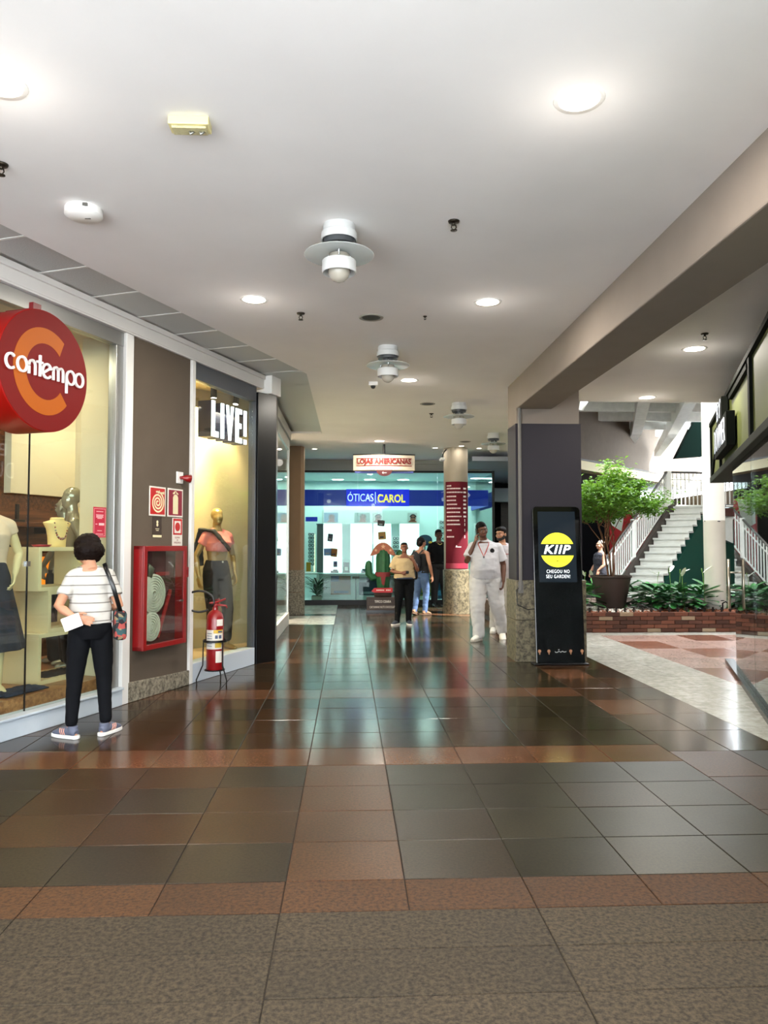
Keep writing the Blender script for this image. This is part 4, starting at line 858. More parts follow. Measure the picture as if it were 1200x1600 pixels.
text('lettering', 'CHEGOU NO\nSEU GARDEN!', MWS, scr, KF @ T(0, 1.085, 0.0035), 0.062, width=0.30, depth=0.0003, bold=-0.0006, space=1.15)
M_ICON = mat('icon_bronze', '#a9795a', 0.4)
for x_ in (-0.26, -0.145, 0.125, 0.265): b = MB(); b.M = KF; b.lathe([(0, 0.002), (0.02, 0.002), (0.02, 0)], 14, T(x_, 0.145, 0.0)); b.box((x_ - 0.006, 0.105, 0), (x_ + 0.008, 0.128, 0.002)); b.build('icon', M_ICON, t)
b = MB(); b.M = KF; b.tube([(-0.07, 0.142, 0.002), (-0.06, 0.128, 0.002), (-0.04, 0.13, 0.002), (-0.02, 0.145, 0.002), (0.0, 0.13, 0.002), (0.02, 0.143, 0.002), (0.045, 0.132, 0.002), (0.07, 0.14, 0.002)], 0.004, 6); b.tube([(-0.03, 0.158, 0.002), (-0.015, 0.166, 0.002)], 0.004, 6); b.build('logo', mat('icon_white', '#d8d8d8', 0.4), t)
# hanging curved sign
YS = 15.9; pl_ = ayp(552, 735, YS); pr_ = ayp(648, 735, YS); zt2 = ayp(600, 710, YS).z; zb2 = ayp(600, 735, YS).z; cx = (pl_.x + pr_.x) / 2; hw = (pr_.x - pl_.x) / 2
t = thing('hanging_sign', 'white curved hanging shop sign with red capital lettering under the ceiling', 'sign', T(cx, YS, zb2))
H_ = zt2 - zb2; M_SIGNW = mat('backlit_sign_face', '#d8ccb8', 0.8, emit='#ffe8c0', es=0.05,  spec=0.1)
M_SLINE = mat('sign_line_red', '#7d2322', 0.4)
def arcs(r_, y0, n=18): return [(hw * u, y0 - 0.11 * (1 - u * u)) for u in [-1 + 2 * i / n for i in range(n + 1)]]
fr = arcs(1, 0); bk = [(x_, 0.14 + 0.11 * (1 - (x_ / hw) ** 2) * 0) for x_, _ in reversed(fr)]
b = MB(); b.prism(fr + bk, 0.0, H_ - 0.02); b.build('face', M_SIGNW, t)
b = MB(); b.prism([(x_ * 1.01, y_ - 0.01) for x_, y_ in fr] + bk, H_ - 0.02, H_); b.build('top_rail', M_BLACKM, t)
def onarc(o, off=0.012):
    for v in o.data.vertices:
        u = max(-1, min(1, v.co.x / hw)); z_ = v.co.z; v.co = V((v.co.x, -0.11 * (1 - u * u) - off - z_, v.co.y))
tx = text('lettering', 'LOJAS AMERICANAS', mat('sign_letter_red', '#7d2322', 0.4), t, Matrix.Identity(4), 0.14, width=hw * 2 * 0.88, depth=0.003, bold=0.006)
for v in tx.data.vertices: v.co.y += H_ * 0.52
onarc(tx)
for z_ in (H_ * 0.72, H_ * 0.27):
    b = MB()
    for i in range(18):
        u0 = (-1 + 2 * i / 18) * 0.9; u1 = (-1 + 2 * (i + 1) / 18) * 0.9
        b.add([(hw * u0, -0.11 * (1 - u0 * u0) - 0.004, z_ - 0.009), (hw * u1, -0.11 * (1 - u1 * u1) - 0.004, z_ - 0.009), (hw * u1, -0.11 * (1 - u1 * u1) - 0.004, z_ + 0.009), (hw * u0, -0.11 * (1 - u0 * u0) - 0.004, z_ + 0.009)], [(0, 1, 2, 3)])
    b.build('red_line', M_SLINE, t)
b = MB(); n = 16; b.prism([(0.165 * math.cos(PI + PI * i / n), 0.13 * math.sin(PI + PI * i / n)) for i in range(n + 1)], 0.0, 0.02, T(0, -0.10, 0) @ Rx(PI / 2)); dd = b.build('arrow_disc', mat('sign_maroon', '#4f1d1c', 0.4), t)
b = MB(); b.M = T(0, -0.122, 0) @ Rx(PI / 2); b.prism([(-0.05, -0.06), (-0.02, -0.035), (-0.02, -0.054), (0.045, -0.054), (0.045, -0.066), (-0.02, -0.066), (-0.02, -0.085)], 0, 0.002); b.build('arrow', M_SWH, dd)
b = MB(); b.tube([(-hw * 0.95, 0.0, -0.04), (hw * 0.95, 0.0, -0.04)], 0.02); b.build('light_tube', mat('sign_tube_blue', '#6b76c9', 0.3), t, auto=True)
b = MB(); b.cyl((0, 0.05, H_), (0, 0.05, CZ - zb2), 0.025, n=12); b.build('hanger', M_BLACKM, t, auto=True)
p = V((cx, YS - 0.75, CZ - 0.1))
# directory panel on the round column
t = thing('directory_panel', 'dark red directory panel with white text wrapped on the round column', 'sign', T(2.325, 16.6, 0))
M_DIR = mat('directory_red', '#5c1420', 0.9, spec=0.2); M_DTX = mat('directory_text', '#e6d9d6', 0.5)
b = MB(); wrap(b, 0.272, 0.96, 2.83, -152, -28, 20); b.build('sheet', M_DIR, t)
b = MB(); rr = random.Random(5); zs = [2.74, 2.68, 2.60, 2.51, 2.425, 2.34, 2.255, 2.17, 2.08, 1.995, 1.91, 1.785, 1.645]
lens_ = [22, 56, 62, 40, 36, 42, 58, 56, 60, 50, 54, 20, 28]
for i, (z_, ln) in enumerate(zip(zs, lens_)):
    a = -143
    while a < -143 + ln * 1.15:
        st = rr.uniform(2.2, 5.5); wrap(b, 0.2735, z_ - 0.014, z_ + 0.014, a, a + st, 2); a += st + 1.6
    if i > 0:
        if i < 9: wrap(b, 0.2735, z_ - 0.018, z_ + 0.018, -62, -45, 4)
        else: wrap(b, 0.2735, z_ - 0.03, z_ + 0.03, -56, -52, 2)
b.build('print', M_DTX, t)
b = MB(); wrap(b, 0.2735, 1.42, 1.437, -100, -74, 4); wrap(b, 0.2735, 1.437, 1.46, -98, -93, 2); b.build('logo', M_DTX, t)
b = MB(); wrap(b, 0.2735, 0.97, 1.08, -152, -28, 20); b.build('band', mat('directory_band', '#93283c', 0.45), t)
# ================================================================== FAR OPTICIAN SHOP: contents
for x_ in (-2.6, -0.9, 0.6, 2.0, 3.1):
    for y_ in (19.6, 20.9): lamp('AREA', 'shop_or_fill_lamp', (x_, y_, 3.2), (x_, y_, 0), 11, (0.93, 1.0, 0.985), size=0.5)
for i, (x, y) in enumerate([(438, 750), (528, 750), (578, 750), (630, 750), (744, 745), (757, 753)]):
    P = ayp(x, y, 21.0 if i < 4 else 20.5); P.z = 3.268
    t = thing('downlight', ['cool white shop downlight seen in the glass left of the brown column', 'cool white shop downlight over the left part of the blue band', 'cool white shop downlight above the accented letter of the blue sign', 'cool white shop downlight above the right end of the blue sign', 'cool white shop downlight seen just right of the round column', 'second cool white shop downlight right of the round column'][i], 'downlight', T(P), 'cool shop downlights')
    b = MB(); b.lathe([(0.15, 0), (0.165, -0.008), (0.175, 0.0)], 24); b.build('rim', M_WHITE2, t)
    b = MB(); b.lathe([(0, -0.004), (0.15, -0.004)], 24); b.build('lens', M_LAMPC, t)
# blue band and its raised sign
zb_, zt_ = 2.45, 2.85
M_BLUE = mat('band_blue', '#10208a', 0.4, emit='#0a1ca0', es=0.35)
t = thing('blue_band', 'long blue fascia band behind the optician shop glass', 'sign band', T(0, YO + 0.16, 0))
b = MB(); b.box((-3.9, -0.02, zb_), (3.5, 0.05, zt_)); b.build('front_board', M_BLUE, t)
b = MB(); b.box((3.45, 0.05, zb_), (3.5, 2.4, zt_)); b.build('side_board', M_BLUE, t)
sl = ayp(541, 777, YO).x; sr = ayp(640, 777, YO).x
t = thing('shop_sign', 'bright blue lit shop sign with thin white and bold yellow lettering', 'sign', T((sl + sr) / 2, YO + 0.12, (zb_ + zt_) / 2))
w_ = sr - sl; h_ = zt_ - zb_ + 0.02
b = MB(); b.box((-w_ / 2, -0.05, -h_ / 2), (w_ / 2, 0.02, h_ / 2)); b.build('board', mat('sign_blue', '#0b1ec8', 0.4, emit='#0610d8', es=0.8), t, bevel=0.004)
MW_ = mat('sign_letter_white', '#ffffff', 0.4, emit='#dfeaff', es=1.0); MYL = mat('sign_letter_yellow', '#ffd63a', 0.4, emit='#ffd34a', es=1.0)
F_ = lambda x_, z_: frame(V((1, 0, 0)), UZ, V((0, -1, 0)), V((x_, -0.052, z_)))
text('lettering', '\u00d3TICAS', MW_, t, F_(-w_ * 0.275, -0.01), 0.27, width=w_ * 0.41, depth=0.002)
text('lettering', 'CAROL', MYL, t, F_(w_ * 0.215, -0.03), 0.27, width=w_ * 0.44, depth=0.002, bold=0.008)
b = MB(); b.box((-w_ * 0.045, -0.056, -h_ * 0.36), (-w_ * 0.035, -0.05, h_ * 0.33)); b.build('divider', MW_, t)
# back wall light boxes
M_LBOX = mat('light_box', '#ffffff', 0.5, emit='#f6feff', es=1.25)
def bx(x, y, Y): return ayp(x, y, Y)
for i, (x0, x1, lb) in enumerate([(505, 534, 'glowing white wall panel right of the dark post'), (548, 581, 'wide glowing white wall panel in the middle of the shop back wall'), (584, 611, 'glowing white wall panel behind the cactus'), (625, 655, 'glowing white wall panel behind the woman in the beige top')]):
    a = bx(x0, 818, 21.4); c_ = bx(x1, 903, 21.4)
    t = thing('light_panel', lb, 'light panel', T((a.x + c_.x) / 2, 21.4, c_.z), 'glowing wall panels of the optician')
    b = MB(); b.box((-(c_.x - a.x) / 2, 0.0, 0), ((c_.x - a.x) / 2, 0.05, a.z - c_.z)); b.build('lit_face', M_LBOX, t)
    b = MB(); b.box((-(c_.x - a.x) / 2 - 0.02, 0.02, -0.02), ((c_.x - a.x) / 2 + 0.02, 0.18, a.z - c_.z + 0.02)); b.build('case', M_INW, t)
# header strip with photo posters
a = bx(503, 797, 21.3); c_ = bx(656, 818, 21.3)
t = thing('header_panel', 'long pale header strip above the glowing panels', 'header panel', T(a.x, 21.32, c_.z))
b = MB(); b.box((0, 0, 0), (c_.x - a.x, 0.08, a.z - c_.z)); b.build('board', mat('header_white', '#a9b8b2', 0.5, emit='#e8fff6', es=0.12), t)
M_SK = mat('print_skin', '#7d4a32', 0.6); M_HR = mat('print_hair', '#110b08', 0.6)
for i, (x0, x1, colr, lb) in enumerate([(506, 528, '#2f6f88', 'header photo poster of a dark haired face on blue, leftmost'), (554, 578, '#5f8078', 'header photo poster of a face with glasses on pale grey'), (582, 598, '#98a39d', 'header photo poster of a pale face with dark specks'), (637, 652, '#98a39d', 'header photo poster of a small face, rightmost')]):
    a = bx(x0, 801, 21.25); c_ = bx(x1, 816, 21.25); w2 = c_.x - a.x; h2 = a.z - c_.z
    t = thing('photo_poster', lb, 'poster', frame(V((1, 0, 0)), UZ, V((0, -1, 0)), V(((a.x + c_.x) / 2, 21.3, (a.z + c_.z) / 2))), 'header photo posters')
    b = MB(); b.box((-w2 / 2, -h2 / 2, -0.01), (w2 / 2, h2 / 2, 0.0)); b.build('sheet', mat('poster_ground_%d' % i, colr, 0.5, emit=colr, es=0.12), t)
    b = MB(); b.lathe([(0, 0.001), (h2 * 0.3, 0.001), (h2 * 0.3, 0.0)], 18, T(0.02, -0.02, 0)); b.prism([(-h2 * 0.45, -h2 / 2), (h2 * 0.5, -h2 / 2), (h2 * 0.25, -h2 * 0.25), (-h2 * 0.2, -h2 * 0.25)], 0, 0.001); b.build('printed_face', M_SK, t)
    b = MB(); b.prism(arc_poly(0.02, 0.0, h2 * 0.36, h2 * 0.22, 0.1, PI - 0.1, 12), 0.001, 0.002)
    for sx in (-1, 1): b.lathe([(h2 * 0.07, 0), (h2 * 0.1, 0), (h2 * 0.1, 0.002), (h2 * 0.07, 0.002)], 10, T(0.02 + sx * h2 * 0.12, 0.0, 0.001))
    b.build('printed_hair', M_HR, t)
# dark post, left display with a blue cap
a = bx(495, 820, 20.9); c_ = bx(505, 905, 20.9)
t = thing('display_post', 'dark grey upright display post left of the glowing panels', 'post', T((a.x + c_.x) / 2, 20.9, 0))
b = MB(); b.box((-0.085, 0, 0), (0.085, 0.2, a.z)); b.build('post', mat('post_grey', '#4a4b4a', 0.4), t, bevel=0.01)
b = MB(); b.box((-0.1, -0.01, a.z), (0.1, 0.21, a.z + 0.03)); b.build('cap', M_DKALU, t)
b = MB(); b.box((-0.17, 0.02, 0.75), (-0.135, 0.05, a.z - 0.25)); b.build('light_strip', mat('warm_strip', '#fff4c8', 0.4, emit='#fff0b8', es=1.2), t)
M_EYE = mat('spectacle_dark', '#20242a', 0.3)
eg = MB()
for sx in (-1, 1): eg.tube([(sx * 0.033 + 0.027 * math.cos(q), 0.022 * math.sin(q), 0) for q in [2 * PI * k / 12 for k in range(12)]], 0.006, 6, closed=True)
eg.tube([(-0.008, 0.006, 0), (0.0, 0.01, 0), (0.008, 0.006, 0)], 0.005, 6)
for sx in (-1, 1): eg.tube([(sx * 0.06, 0.005, 0), (sx * 0.062, 0.005, -0.1)], 0.004, 6)
egm = eg.mesh('eyeglasses', M_EYE, True)
def rack(x0, x1, y0, y1, Y, n, lb, egl, cap=False):
    a = bx(x0, y0, Y); c_ = bx(x1, y1, Y); w2 = c_.x - a.x; cx = (a.x + c_.x) / 2; h2 = a.z - c_.z
    t = thing('eyeglass_rack', lb, 'display rack', T(cx, Y, c_.z))
    b = MB(); b.box((-w2 / 2, 0, 0), (w2 / 2, 0.06, h2)); b.build('back_panel', M_INW, t, bevel=0.004)
    b = MB()
    for i in range(n): b.box((-w2 * 0.45, -0.1, (i + 0.5) * h2 / n - 0.035), (w2 * 0.45, 0.0, (i + 0.5) * h2 / n - 0.028))
    b.build('ledge', M_GLASSG, t)
    if cap: b = MB(); b.box((-w2 * 1.0, -0.02, h2 + 0.3), (w2 * 1.0, 0.06, h2 + 0.42)); b.build('blue_cap', M_BLUE, t)
    for i in range(n):
        o = link('eyeglasses', egm); o.matrix_world = frame(V((1, 0, 0)), UZ, V((0, -1, 0)), V((cx, Y - 0.05, c_.z + (i + 0.5) * h2 / n))) @ Matrix.Scale(1.25, 4)
        tag(o, ['lowest', 'second lowest', 'third from the bottom', 'fourth from the bottom', 'fifth from the bottom', 'sixth from the bottom', 'seventh from the bottom', 'eighth from the bottom', 'ninth from the bottom'][i] + ' ' + egl, 'glasses', egl)
rack(482, 491, 832, 884, 20.8, 9, 'narrow pale rack of spectacles right of the brown square column', 'pair of spectacles on the rack beside the square column', True)
rack(613, 624, 838, 884, 20.6, 7, 'narrow aqua rack of spectacles left of the woman in beige', 'pair of spectacles on the rack left of the woman in beige')
rack(686, 697, 812, 880, 20.9, 8, 'aqua rack of spectacles left of the round column', 'pair of spectacles on the rack left of the round column')
rack(741, 754, 818, 870, 21.2, 7, 'aqua rack of spectacles right of the round column', 'pair of spectacles on the rack right of the round column')
# counter with posters on its front
t = thing('display_counter', 'long white display counter with a glass top in the optician window', 'counter', T(0.6, 19.75, 0))
b = MB(); b.box((-1.35, 0, 0.0), (1.5, 0.45, 0.72)); b.build('body', mat('counter_white', '#a3b3ad', 0.4), t, bevel=0.01)
b = MB(); b.box((-1.4, -0.06, 0.73), (1.55, 0.5, 0.76)); b.build('glass_top', mat('counter_glass', '#d4f0ea', 0.1), t, bevel=0.005)
def fposter(x0, x1, y0, y1, colr, band, lb, Y=19.70):
    a = bx(x0, y0, Y); c_ = bx(x1, y1, Y); w2 = c_.x - a.x; h2 = a.z - c_.z
    t = thing('product_poster', lb, 'poster', frame(V((1, 0, 0)), UZ, V((0, -1, 0)), V(((a.x + c_.x) / 2, Y, (a.z + c_.z) / 2))))
    b = MB(); b.box((-w2 / 2, -h2 / 2, -0.02), (w2 / 2, h2 / 2, 0.0)); b.build('sheet', mat('fposter_' + colr, colr, 0.5, var=0.3, vs=9), t)
    b = MB(); b.box((-w2 / 2, h2 * 0.2, 0), (-w2 * 0.1, h2 / 2, 0.002)); b.box((-w2 * 0.35, -h2 * 0.42, 0), (w2 * 0.4, -h2 * 0.3, 0.002)); b.build('print_block', mat('fband_' + colr, band, 0.5), t)
fposter(517, 548, 900, 929, '#6a4312', '#1d3554', 'brown product poster on the counter front, right of the potted plant')
fposter(561, 590, 902, 930, '#161d33', '#6f7b84', 'dark blue product poster on the counter front, left of the cactus')
fposter(606, 618, 900, 930, '#55534c', '#211e1b', 'grey product poster on the counter front, right of the cactus')
fposter(648, 680, 905, 931, '#6a6413', '#174a2c', 'olive product poster low behind the legs of the woman with the backpack')
fposter(681, 696, 868, 936, '#123a5c', '#3f77a0', 'tall blue poster beside the guard and the round column')
# things on the counter
def small(name, lb, cat, x, y, Y, parts):
    P = bx(x, y, Y); P.z = 0.76; t = thing(name, lb, cat, T(P))
    for nm, fn, m_ in parts: b = MB(); fn(b); b.build(nm, m_, t, bevel=0.004)
    return t
small('sunglasses_display', 'black display bust with sunglasses on the optician counter', 'display', 541, 898, 19.9, [('base', lambda b: b.box((-0.09, -0.07, 0), (0.09, 0.07, 0.04)), M_BLACK), ('block', lambda b: b.box((-0.075, -0.05, 0.04), (0.075, 0.05, 0.27)), M_BLACK), ('card', lambda b: b.box((-0.045, -0.06, 0.06), (0.045, -0.05, 0.15)), M_SWH)])
small('black_case', 'low black case on the counter left of the display bust', 'case', 524, 898, 19.9, [('case', lambda b: b.box((-0.12, -0.06, 0), (0.08, 0.06, 0.05)), M_BLACK), ('lid', lambda b: b.box((-0.06, -0.05, 0.05), (0.06, 0.05, 0.08)), M_BLACKM)])
small('blue_box', 'small dark blue box on the counter left of the cactus', 'box', 569, 898, 19.9, [('box', lambda b: b.box((-0.08, -0.05, 0), (0.07, 0.05, 0.06)), M_NAVY), ('lid', lambda b: b.box((-0.06, -0.04, 0.06), (0.05, 0.04, 0.1)), M_DKALU)])
small('yellow_card', 'yellow card stand at the left end of the optician window', 'card', 482, 893, 19.9, [('card', lambda b: b.box((-0.06, 0, 0.03), (0.06, 0.01, 0.27)), mat('card_yellow', '#b98a08', 0.5)), ('foot', lambda b: b.box((-0.06, -0.04, 0), (0.06, 0.05, 0.03)), M_WHITE2)])
t = thing('side_table', 'small white side table under the yellow card stand', 'table', T(bx(484, 893, 19.9).x, 19.9, 0))
b = MB(); b.box((-0.25, -0.2, 0.72), (0.25, 0.2, 0.76)); b.build('table_top', M_WHITE2, t, bevel=0.005)
for sx in (-1, 1):
    for sy in (-1, 1): b = MB(); b.box((sx * 0.22 - 0.02, sy * 0.17 - 0.02, 0), (sx * 0.22 + 0.02, sy * 0.17 + 0.02, 0.72)); b.build('leg', M_WHITE2, t)
t = thing('display_lamp_stand', 'thin dark hammer shaped stand between the two counter posters', 'stand', T(bx(556, 930, 19.55).x, 19.55, 0))
b = MB(); b.cyl((0, 0, 0), (0, 0, 0.62), 0.012, n=10); b.lathe([(0, 0), (0.09, 0), (0.09, 0.02), (0, 0.025)], 16); b.build('pole', M_DKALU, t, auto=True)
b = MB(); b.box((-0.09, -0.03, 0.62), (0.09, 0.03, 0.68)); b.build('head', mat('stand_brown', '#5c4a40', 0.5), t, bevel=0.01)
# stickers on the glass
for i, (x0, x1, y0, y1, colr, lb) in enumerate([(512, 520, 834, 846, '#3d4f5d', 'dark blue square sticker on the optician glass above the plant'), (506, 518, 857, 868, '#6f9bd0', 'light blue sticker on the optician glass, left half of a pair'), (517, 527, 857, 870, '#a3722f', 'brown sticker on the optician glass, right half of a pair'), (590, 601, 813, 822, '#3c3a37', 'small dark sticker on the optician glass, uppermost'), (591, 603, 831, 843, '#a9803c', 'brown square sticker on the optician glass right above the cactus hat'), (521, 527, 877, 886, '#4a5a86', 'small blue sticker on the optician glass above the counter')]):
    a = bx(x0, y0, YO - 0.02); c_ = bx(x1, y1, YO - 0.02); w2 = c_.x - a.x; h2 = a.z - c_.z
    t = thing('glass_sticker', lb, 'sticker', frame(V((1, 0, 0)), UZ, V((0, -1, 0)), V(((a.x + c_.x) / 2, YO - 0.008, (a.z + c_.z) / 2))) @ Rz([-0.1, 0.03, -0.08, -0.1, 0.05, 0][i]))
    b = MB(); b.box((-w2 / 2, -h2 / 2, 0), (w2 / 2, h2 / 2, 0.003)); b.build('sheet', mat('sticker_%d' % i, colr, 0.6), t)
    b = MB(); b.box((-w2 * 0.3, -h2 * 0.3, 0.003), (w2 * 0.2, -h2 * 0.1, 0.004)); b.build('print', mat('sticker_print_%d' % i, '#2a2a2a' if i in (2, 4) else '#9aa8ae', 0.6), t)
# dark blue arch shaped sign behind the guard's head
P = bx(664, 845, 20.2); t = thing('arch_sign', 'dark blue arch shaped sign behind the guard, left of his head', 'sign', T(P.x, 20.2, 0))
b = MB(); b.cyl((0, 0.02, 0), (0, 0.02, P.z - 0.1), 0.015, n=10); b.lathe([(0, 0), (0.12, 0), (0.12, 0.015), (0, 0.02)], 18); b.build('stand', M_DKALU, t, auto=True)
b = MB(); b.prism([(-0.19, -0.13), (0.19, -0.13)] + [(0.19 * math.cos(q), 0.02 + 0.14 * math.sin(q)) for q in [PI * k / 14 for k in range(15)]], 0, 0.02, frame(V((1, 0, 0)), UZ, V((0, -1, 0)), V((0, 0, P.z)))); b.build('board', mat('arch_navy', '#122a4a', 0.4), t)
# potted plant in the window
def strap_leaf(L=0.3, wd=0.04, n=7, curve=1.2):
    vs = []; fs = []
    for i in range(n + 1):
        u = i / n; ww = wd * (math.sin(PI * min(1, u * 0.92 + 0.08)) ** 0.75) * (1 if i < n else 0.05); a = curve * u
        y_ = L * (math.sin(a) / curve if curve else u); z_ = L * u * (1 - 0.5 * (u * curve) ** 2 * 0.4)
        vs += [(-ww, y_, z_ + ww * 0.35), (0, y_, z_), (ww, y_, z_ + ww * 0.35)]
    for i in range(n): k = 3 * i; fs += [(k, k + 1, k + 4, k + 3), (k + 1, k + 2, k + 5, k + 4)]
    b = MB(); b.add(vs, fs); return b
M_LEAFD = mat('dark_leaf', '#1d4a22', 0.4, obj_var=0.35)
P = bx(495, 938, 19.4); t = thing('potted_plant', 'bushy dark green plant in a pale square pot behind the optician glass', 'plant', T(P.x, 19.4, 0))
b = MB(); b.prism([(-0.13, -0.13), (0.13, -0.13), (0.13, 0.13), (-0.13, 0.13)], 0.0, 0.2); b.build('pot', mat('pot_pale', '#b9b2a2', 0.6), t, bevel=0.01)
b = MB(); b.box((-0.11, -0.11, 0.2), (0.11, 0.11, 0.205)); b.build('soil', mat('soil', '#2b2018', 0.9), t)
lm = strap_leaf(0.42, 0.028, 6, 1.5).mesh('leaf', M_LEAFD, True); rr = random.Random(11)
for i in range(64):
    o = link('leaf', lm, t); a = rr.uniform(0, 2 * PI); o.matrix_local = T(rr.uniform(-.04, .04), rr.uniform(-.04, .04), 0.2 + rr.uniform(0, 0.32)) @ Rz(a) @ Rx(-rr.uniform(-0.05, 0.55)) @ Matrix.Scale(rr.uniform(0.6, 1.1), 4)
# cactus standee on its brown box
P = gp(596, 957); bw = 46 / 1200 * P.y / 1.0 * 1.0; hb = 0.335
t = thing('sign_box', 'dark brown box with white painted lettering under the cactus', 'sign box', T(P.x, P.y, 0))
b = MB(); b.box((-bw / 2, 0, 0), (bw / 2, 0.32, hb)); b.build('box', wood('box_brown', '#2a1f1a', '#40302a', 1.0, 0.5), t, bevel=0.01)
b = MB(); b.box((-bw / 2 - 0.01, -0.012, 0), (bw / 2 + 0.01, 0.33, 0.05)); b.build('plinth', M_BLACK, t)
M_TW = mat('painted_white', '#dcd5cb', 0.6)
Ft = lambda z_: frame(V((1, 0, 0)), UZ, V((0, -1, 0)), V((0.03, -0.004, z_)))
text('lettering', 'TIPICO CEARA', M_TW, t, Ft(0.235), 0.075, width=0.36, depth=0.001, bold=0.001)
text('lettering', 'CASTANHAS NUTS CHOCOLATE', M_TW, t, Ft(0.115), 0.07, width=0.58, depth=0.001)
cx = thing('cactus_figure', 'green cactus figure in a star trimmed hat and red neckerchief on the brown box', 'cactus', T(P.x + 0.04, P.y + 0.16, hb))
M_CAC = mat('cactus_green', '#1f5a34', 0.6, var=0.2, vs=14); M_ROCK = mat('cactus_rock', '#3a2d28', 0.9, var=0.2)
b = MB(); b.lathe([(0, 0), (0.19, 0), (0.2, 0.05), (0.15, 0.15), (0.08, 0.2), (0, 0.2)], 20); b.build('rock', M_ROCK, cx, smooth=True)
def ribbed(b, pts, rad, nr=9):
    k = len(pts); n = nr * 4; base = len(b.v); tmp = MB(); tmp.tube(pts, rad, n)
    for i in range(k):
        c0 = V(pts[i])
        for q in range(n):
            v = tmp.v[i * n + q]; v2 = c0 + (v - c0) * (1 + 0.09 * math.cos(q * 2 * PI / 4 * 1.0)); tmp.v[i * n + q] = v2
    b.add(tmp.v, tmp.f)
b = MB(); ribbed(b, [(0, 0, 0.12), (0, 0, 0.3), (0, 0, 0.55), (0, 0, 0.85), (0, 0, 1.0), (0, 0, 1.08)], [0.12, 0.135, 0.15, 0.15, 0.12, 0.04]); b.build('stem', M_CAC, cx, smooth=True)
b = MB(); ribbed(b, [(-0.08, 0, 0.42), (-0.24, 0, 0.42), (-0.31, 0, 0.5), (-0.32, 0, 0.66), (-0.31, 0, 0.75), (-0.30, 0, 0.79)], [0.055, 0.07, 0.075, 0.075, 0.06, 0.02], 7); b.build('arm', M_CAC, cx, smooth=True)
b = MB(); ribbed(b, [(0.08, 0, 0.52), (0.26, 0, 0.55), (0.35, 0, 0.68), (0.37, 0, 0.85), (0.37, 0, 0.98), (0.36, 0, 1.03)], [0.06, 0.08, 0.085, 0.085, 0.07, 0.02], 7); b.build('arm', M_CAC, cx, smooth=True)
b = MB(); n = 24; pr = []
for i in range(n + 1): u = -1 + 2 * i / n; pr.append((0.29 * u, 1.19 - 0.3 * abs(u) ** 2.2))
pr2 = [(0.16 * u, 1.02 - 0.1 * abs(u)) for u in [-1 + 2 * i / n for i in range(n + 1)]]
strip_poly(b, pr, pr2, -0.07, 0.09); b.M = Matrix.Identity(4); b2 = MB(); b2.add(b.v, b.f, Rx(PI / 2)); b2.build('hat', mat('hat_leather', '#a8644e', 0.7), cx)
b = MB()
for (sx, sz, r_) in ((0, 1.1, 0.055), (-0.16, 1.02, 0.04), (0.16, 1.02, 0.04)):
    b.prism([((r_ if k % 2 == 0 else r_ * 0.45) * math.sin(PI * k / 5), (r_ if k % 2 == 0 else r_ * 0.45) * math.cos(PI * k / 5)) for k in range(10)], 0.0, 0.006, frame(V((1, 0, 0)), UZ, V((0, -1, 0)), V((sx, -0.09, sz))))
b.build('star', mat('star_cream', '#e0b491', 0.6), cx)
b = MB(); b.lathe([(0.155, 0.44), (0.175, 0.5), (0.165, 0.54), (0.15, 0.53)], 24); b.prism([(-0.06, 0.5), (0.06, 0.5), (0.02, 0.25), (-0.03, 0.28)], -0.0, 0.02, T(0, -0.155, 0) @ Rx(PI / 2)); b.build('neckerchief', mat('scarf_red', '#7c2b2e', 0.8), cx, auto=True)
b = MB(); b.prism([(-0.26, 0.13), (-0.2, 0.2), (0.2, 0.2), (0.2, 0.1), (-0.2, 0.1)], 0.0, 0.012, T(0.0, -0.2, 0) @ Rx(PI / 2)); rb = b.build('red_ribbon', mat('ribbon_red', '#b3202b', 0.5), cx)
b = MB()
for i in range(9): b.box((-0.15 + i * 0.035, -0.2145, 0.14), (-0.15 + i * 0.035 + (0.026 if i != 5 else 0.0), -0.2125, 0.165))
b.build('print', M_TW, rb)
# ================================================================== GARDEN COURT
M_COLW = mat('white_column', '#e8e4da', 0.6, var=0.03, vs=2)
# planter: brick front wall (each brick a part), soil
PY = 12.76; PZ = 0.335
s = MB(); s.box((2.9, PY + 0.02, 0), (9.6, PY + 0.14, PZ - 0.012)); s.box((2.9, PY + 0.14, 0), (9.6, 16.6, PZ - 0.04)); plw = thing('brick_planter', 'low brown brick planter wall along the edge of the garden bed', 'planter', T(0, 0, 0)); s.build('mortar_core', mat('mortar', '#4a3d34', 0.9), plw)
M_BR = [mat('brick_brown', '#6b3f2e', 0.75, obj_var=0.25, bump=0.3, bs=90), mat('brick_dark', '#523024', 0.75, obj_var=0.25, bump=0.3, bs=90), mat('brick_pale', '#a08a72', 0.8, obj_var=0.15, bump=0.3, bs=90)]
nb = 5; ch = PZ / nb; bl = 0.235; bm_ = []
for m_ in M_BR: b = MB(); b.box((0.004, 0, 0.004), (bl - 0.006, 0.1, ch - 0.005)); bm_.append(b.mesh('brick', m_))
rr = random.Random(21)
for j in range(nb):
    x_ = 2.9 - (bl / 2 if j % 2 else 0)
    while x_ < 9.4:
        o = link('brick', bm_[rr.choices([0, 1, 2], [5, 5, 1])[0]], plw); o.location = (x_, PY + rr.uniform(-0.006, 0.004), j * ch); x_ += bl
s = MB(); s.box((2.9, PY + 0.14, PZ - 0.04), (9.6, 16.6, PZ - 0.02)); s.build('soil', mat('garden_soil', '#2f2118', 0.95, var=0.4, vs=8, bump=0.5, bs=30), plw)
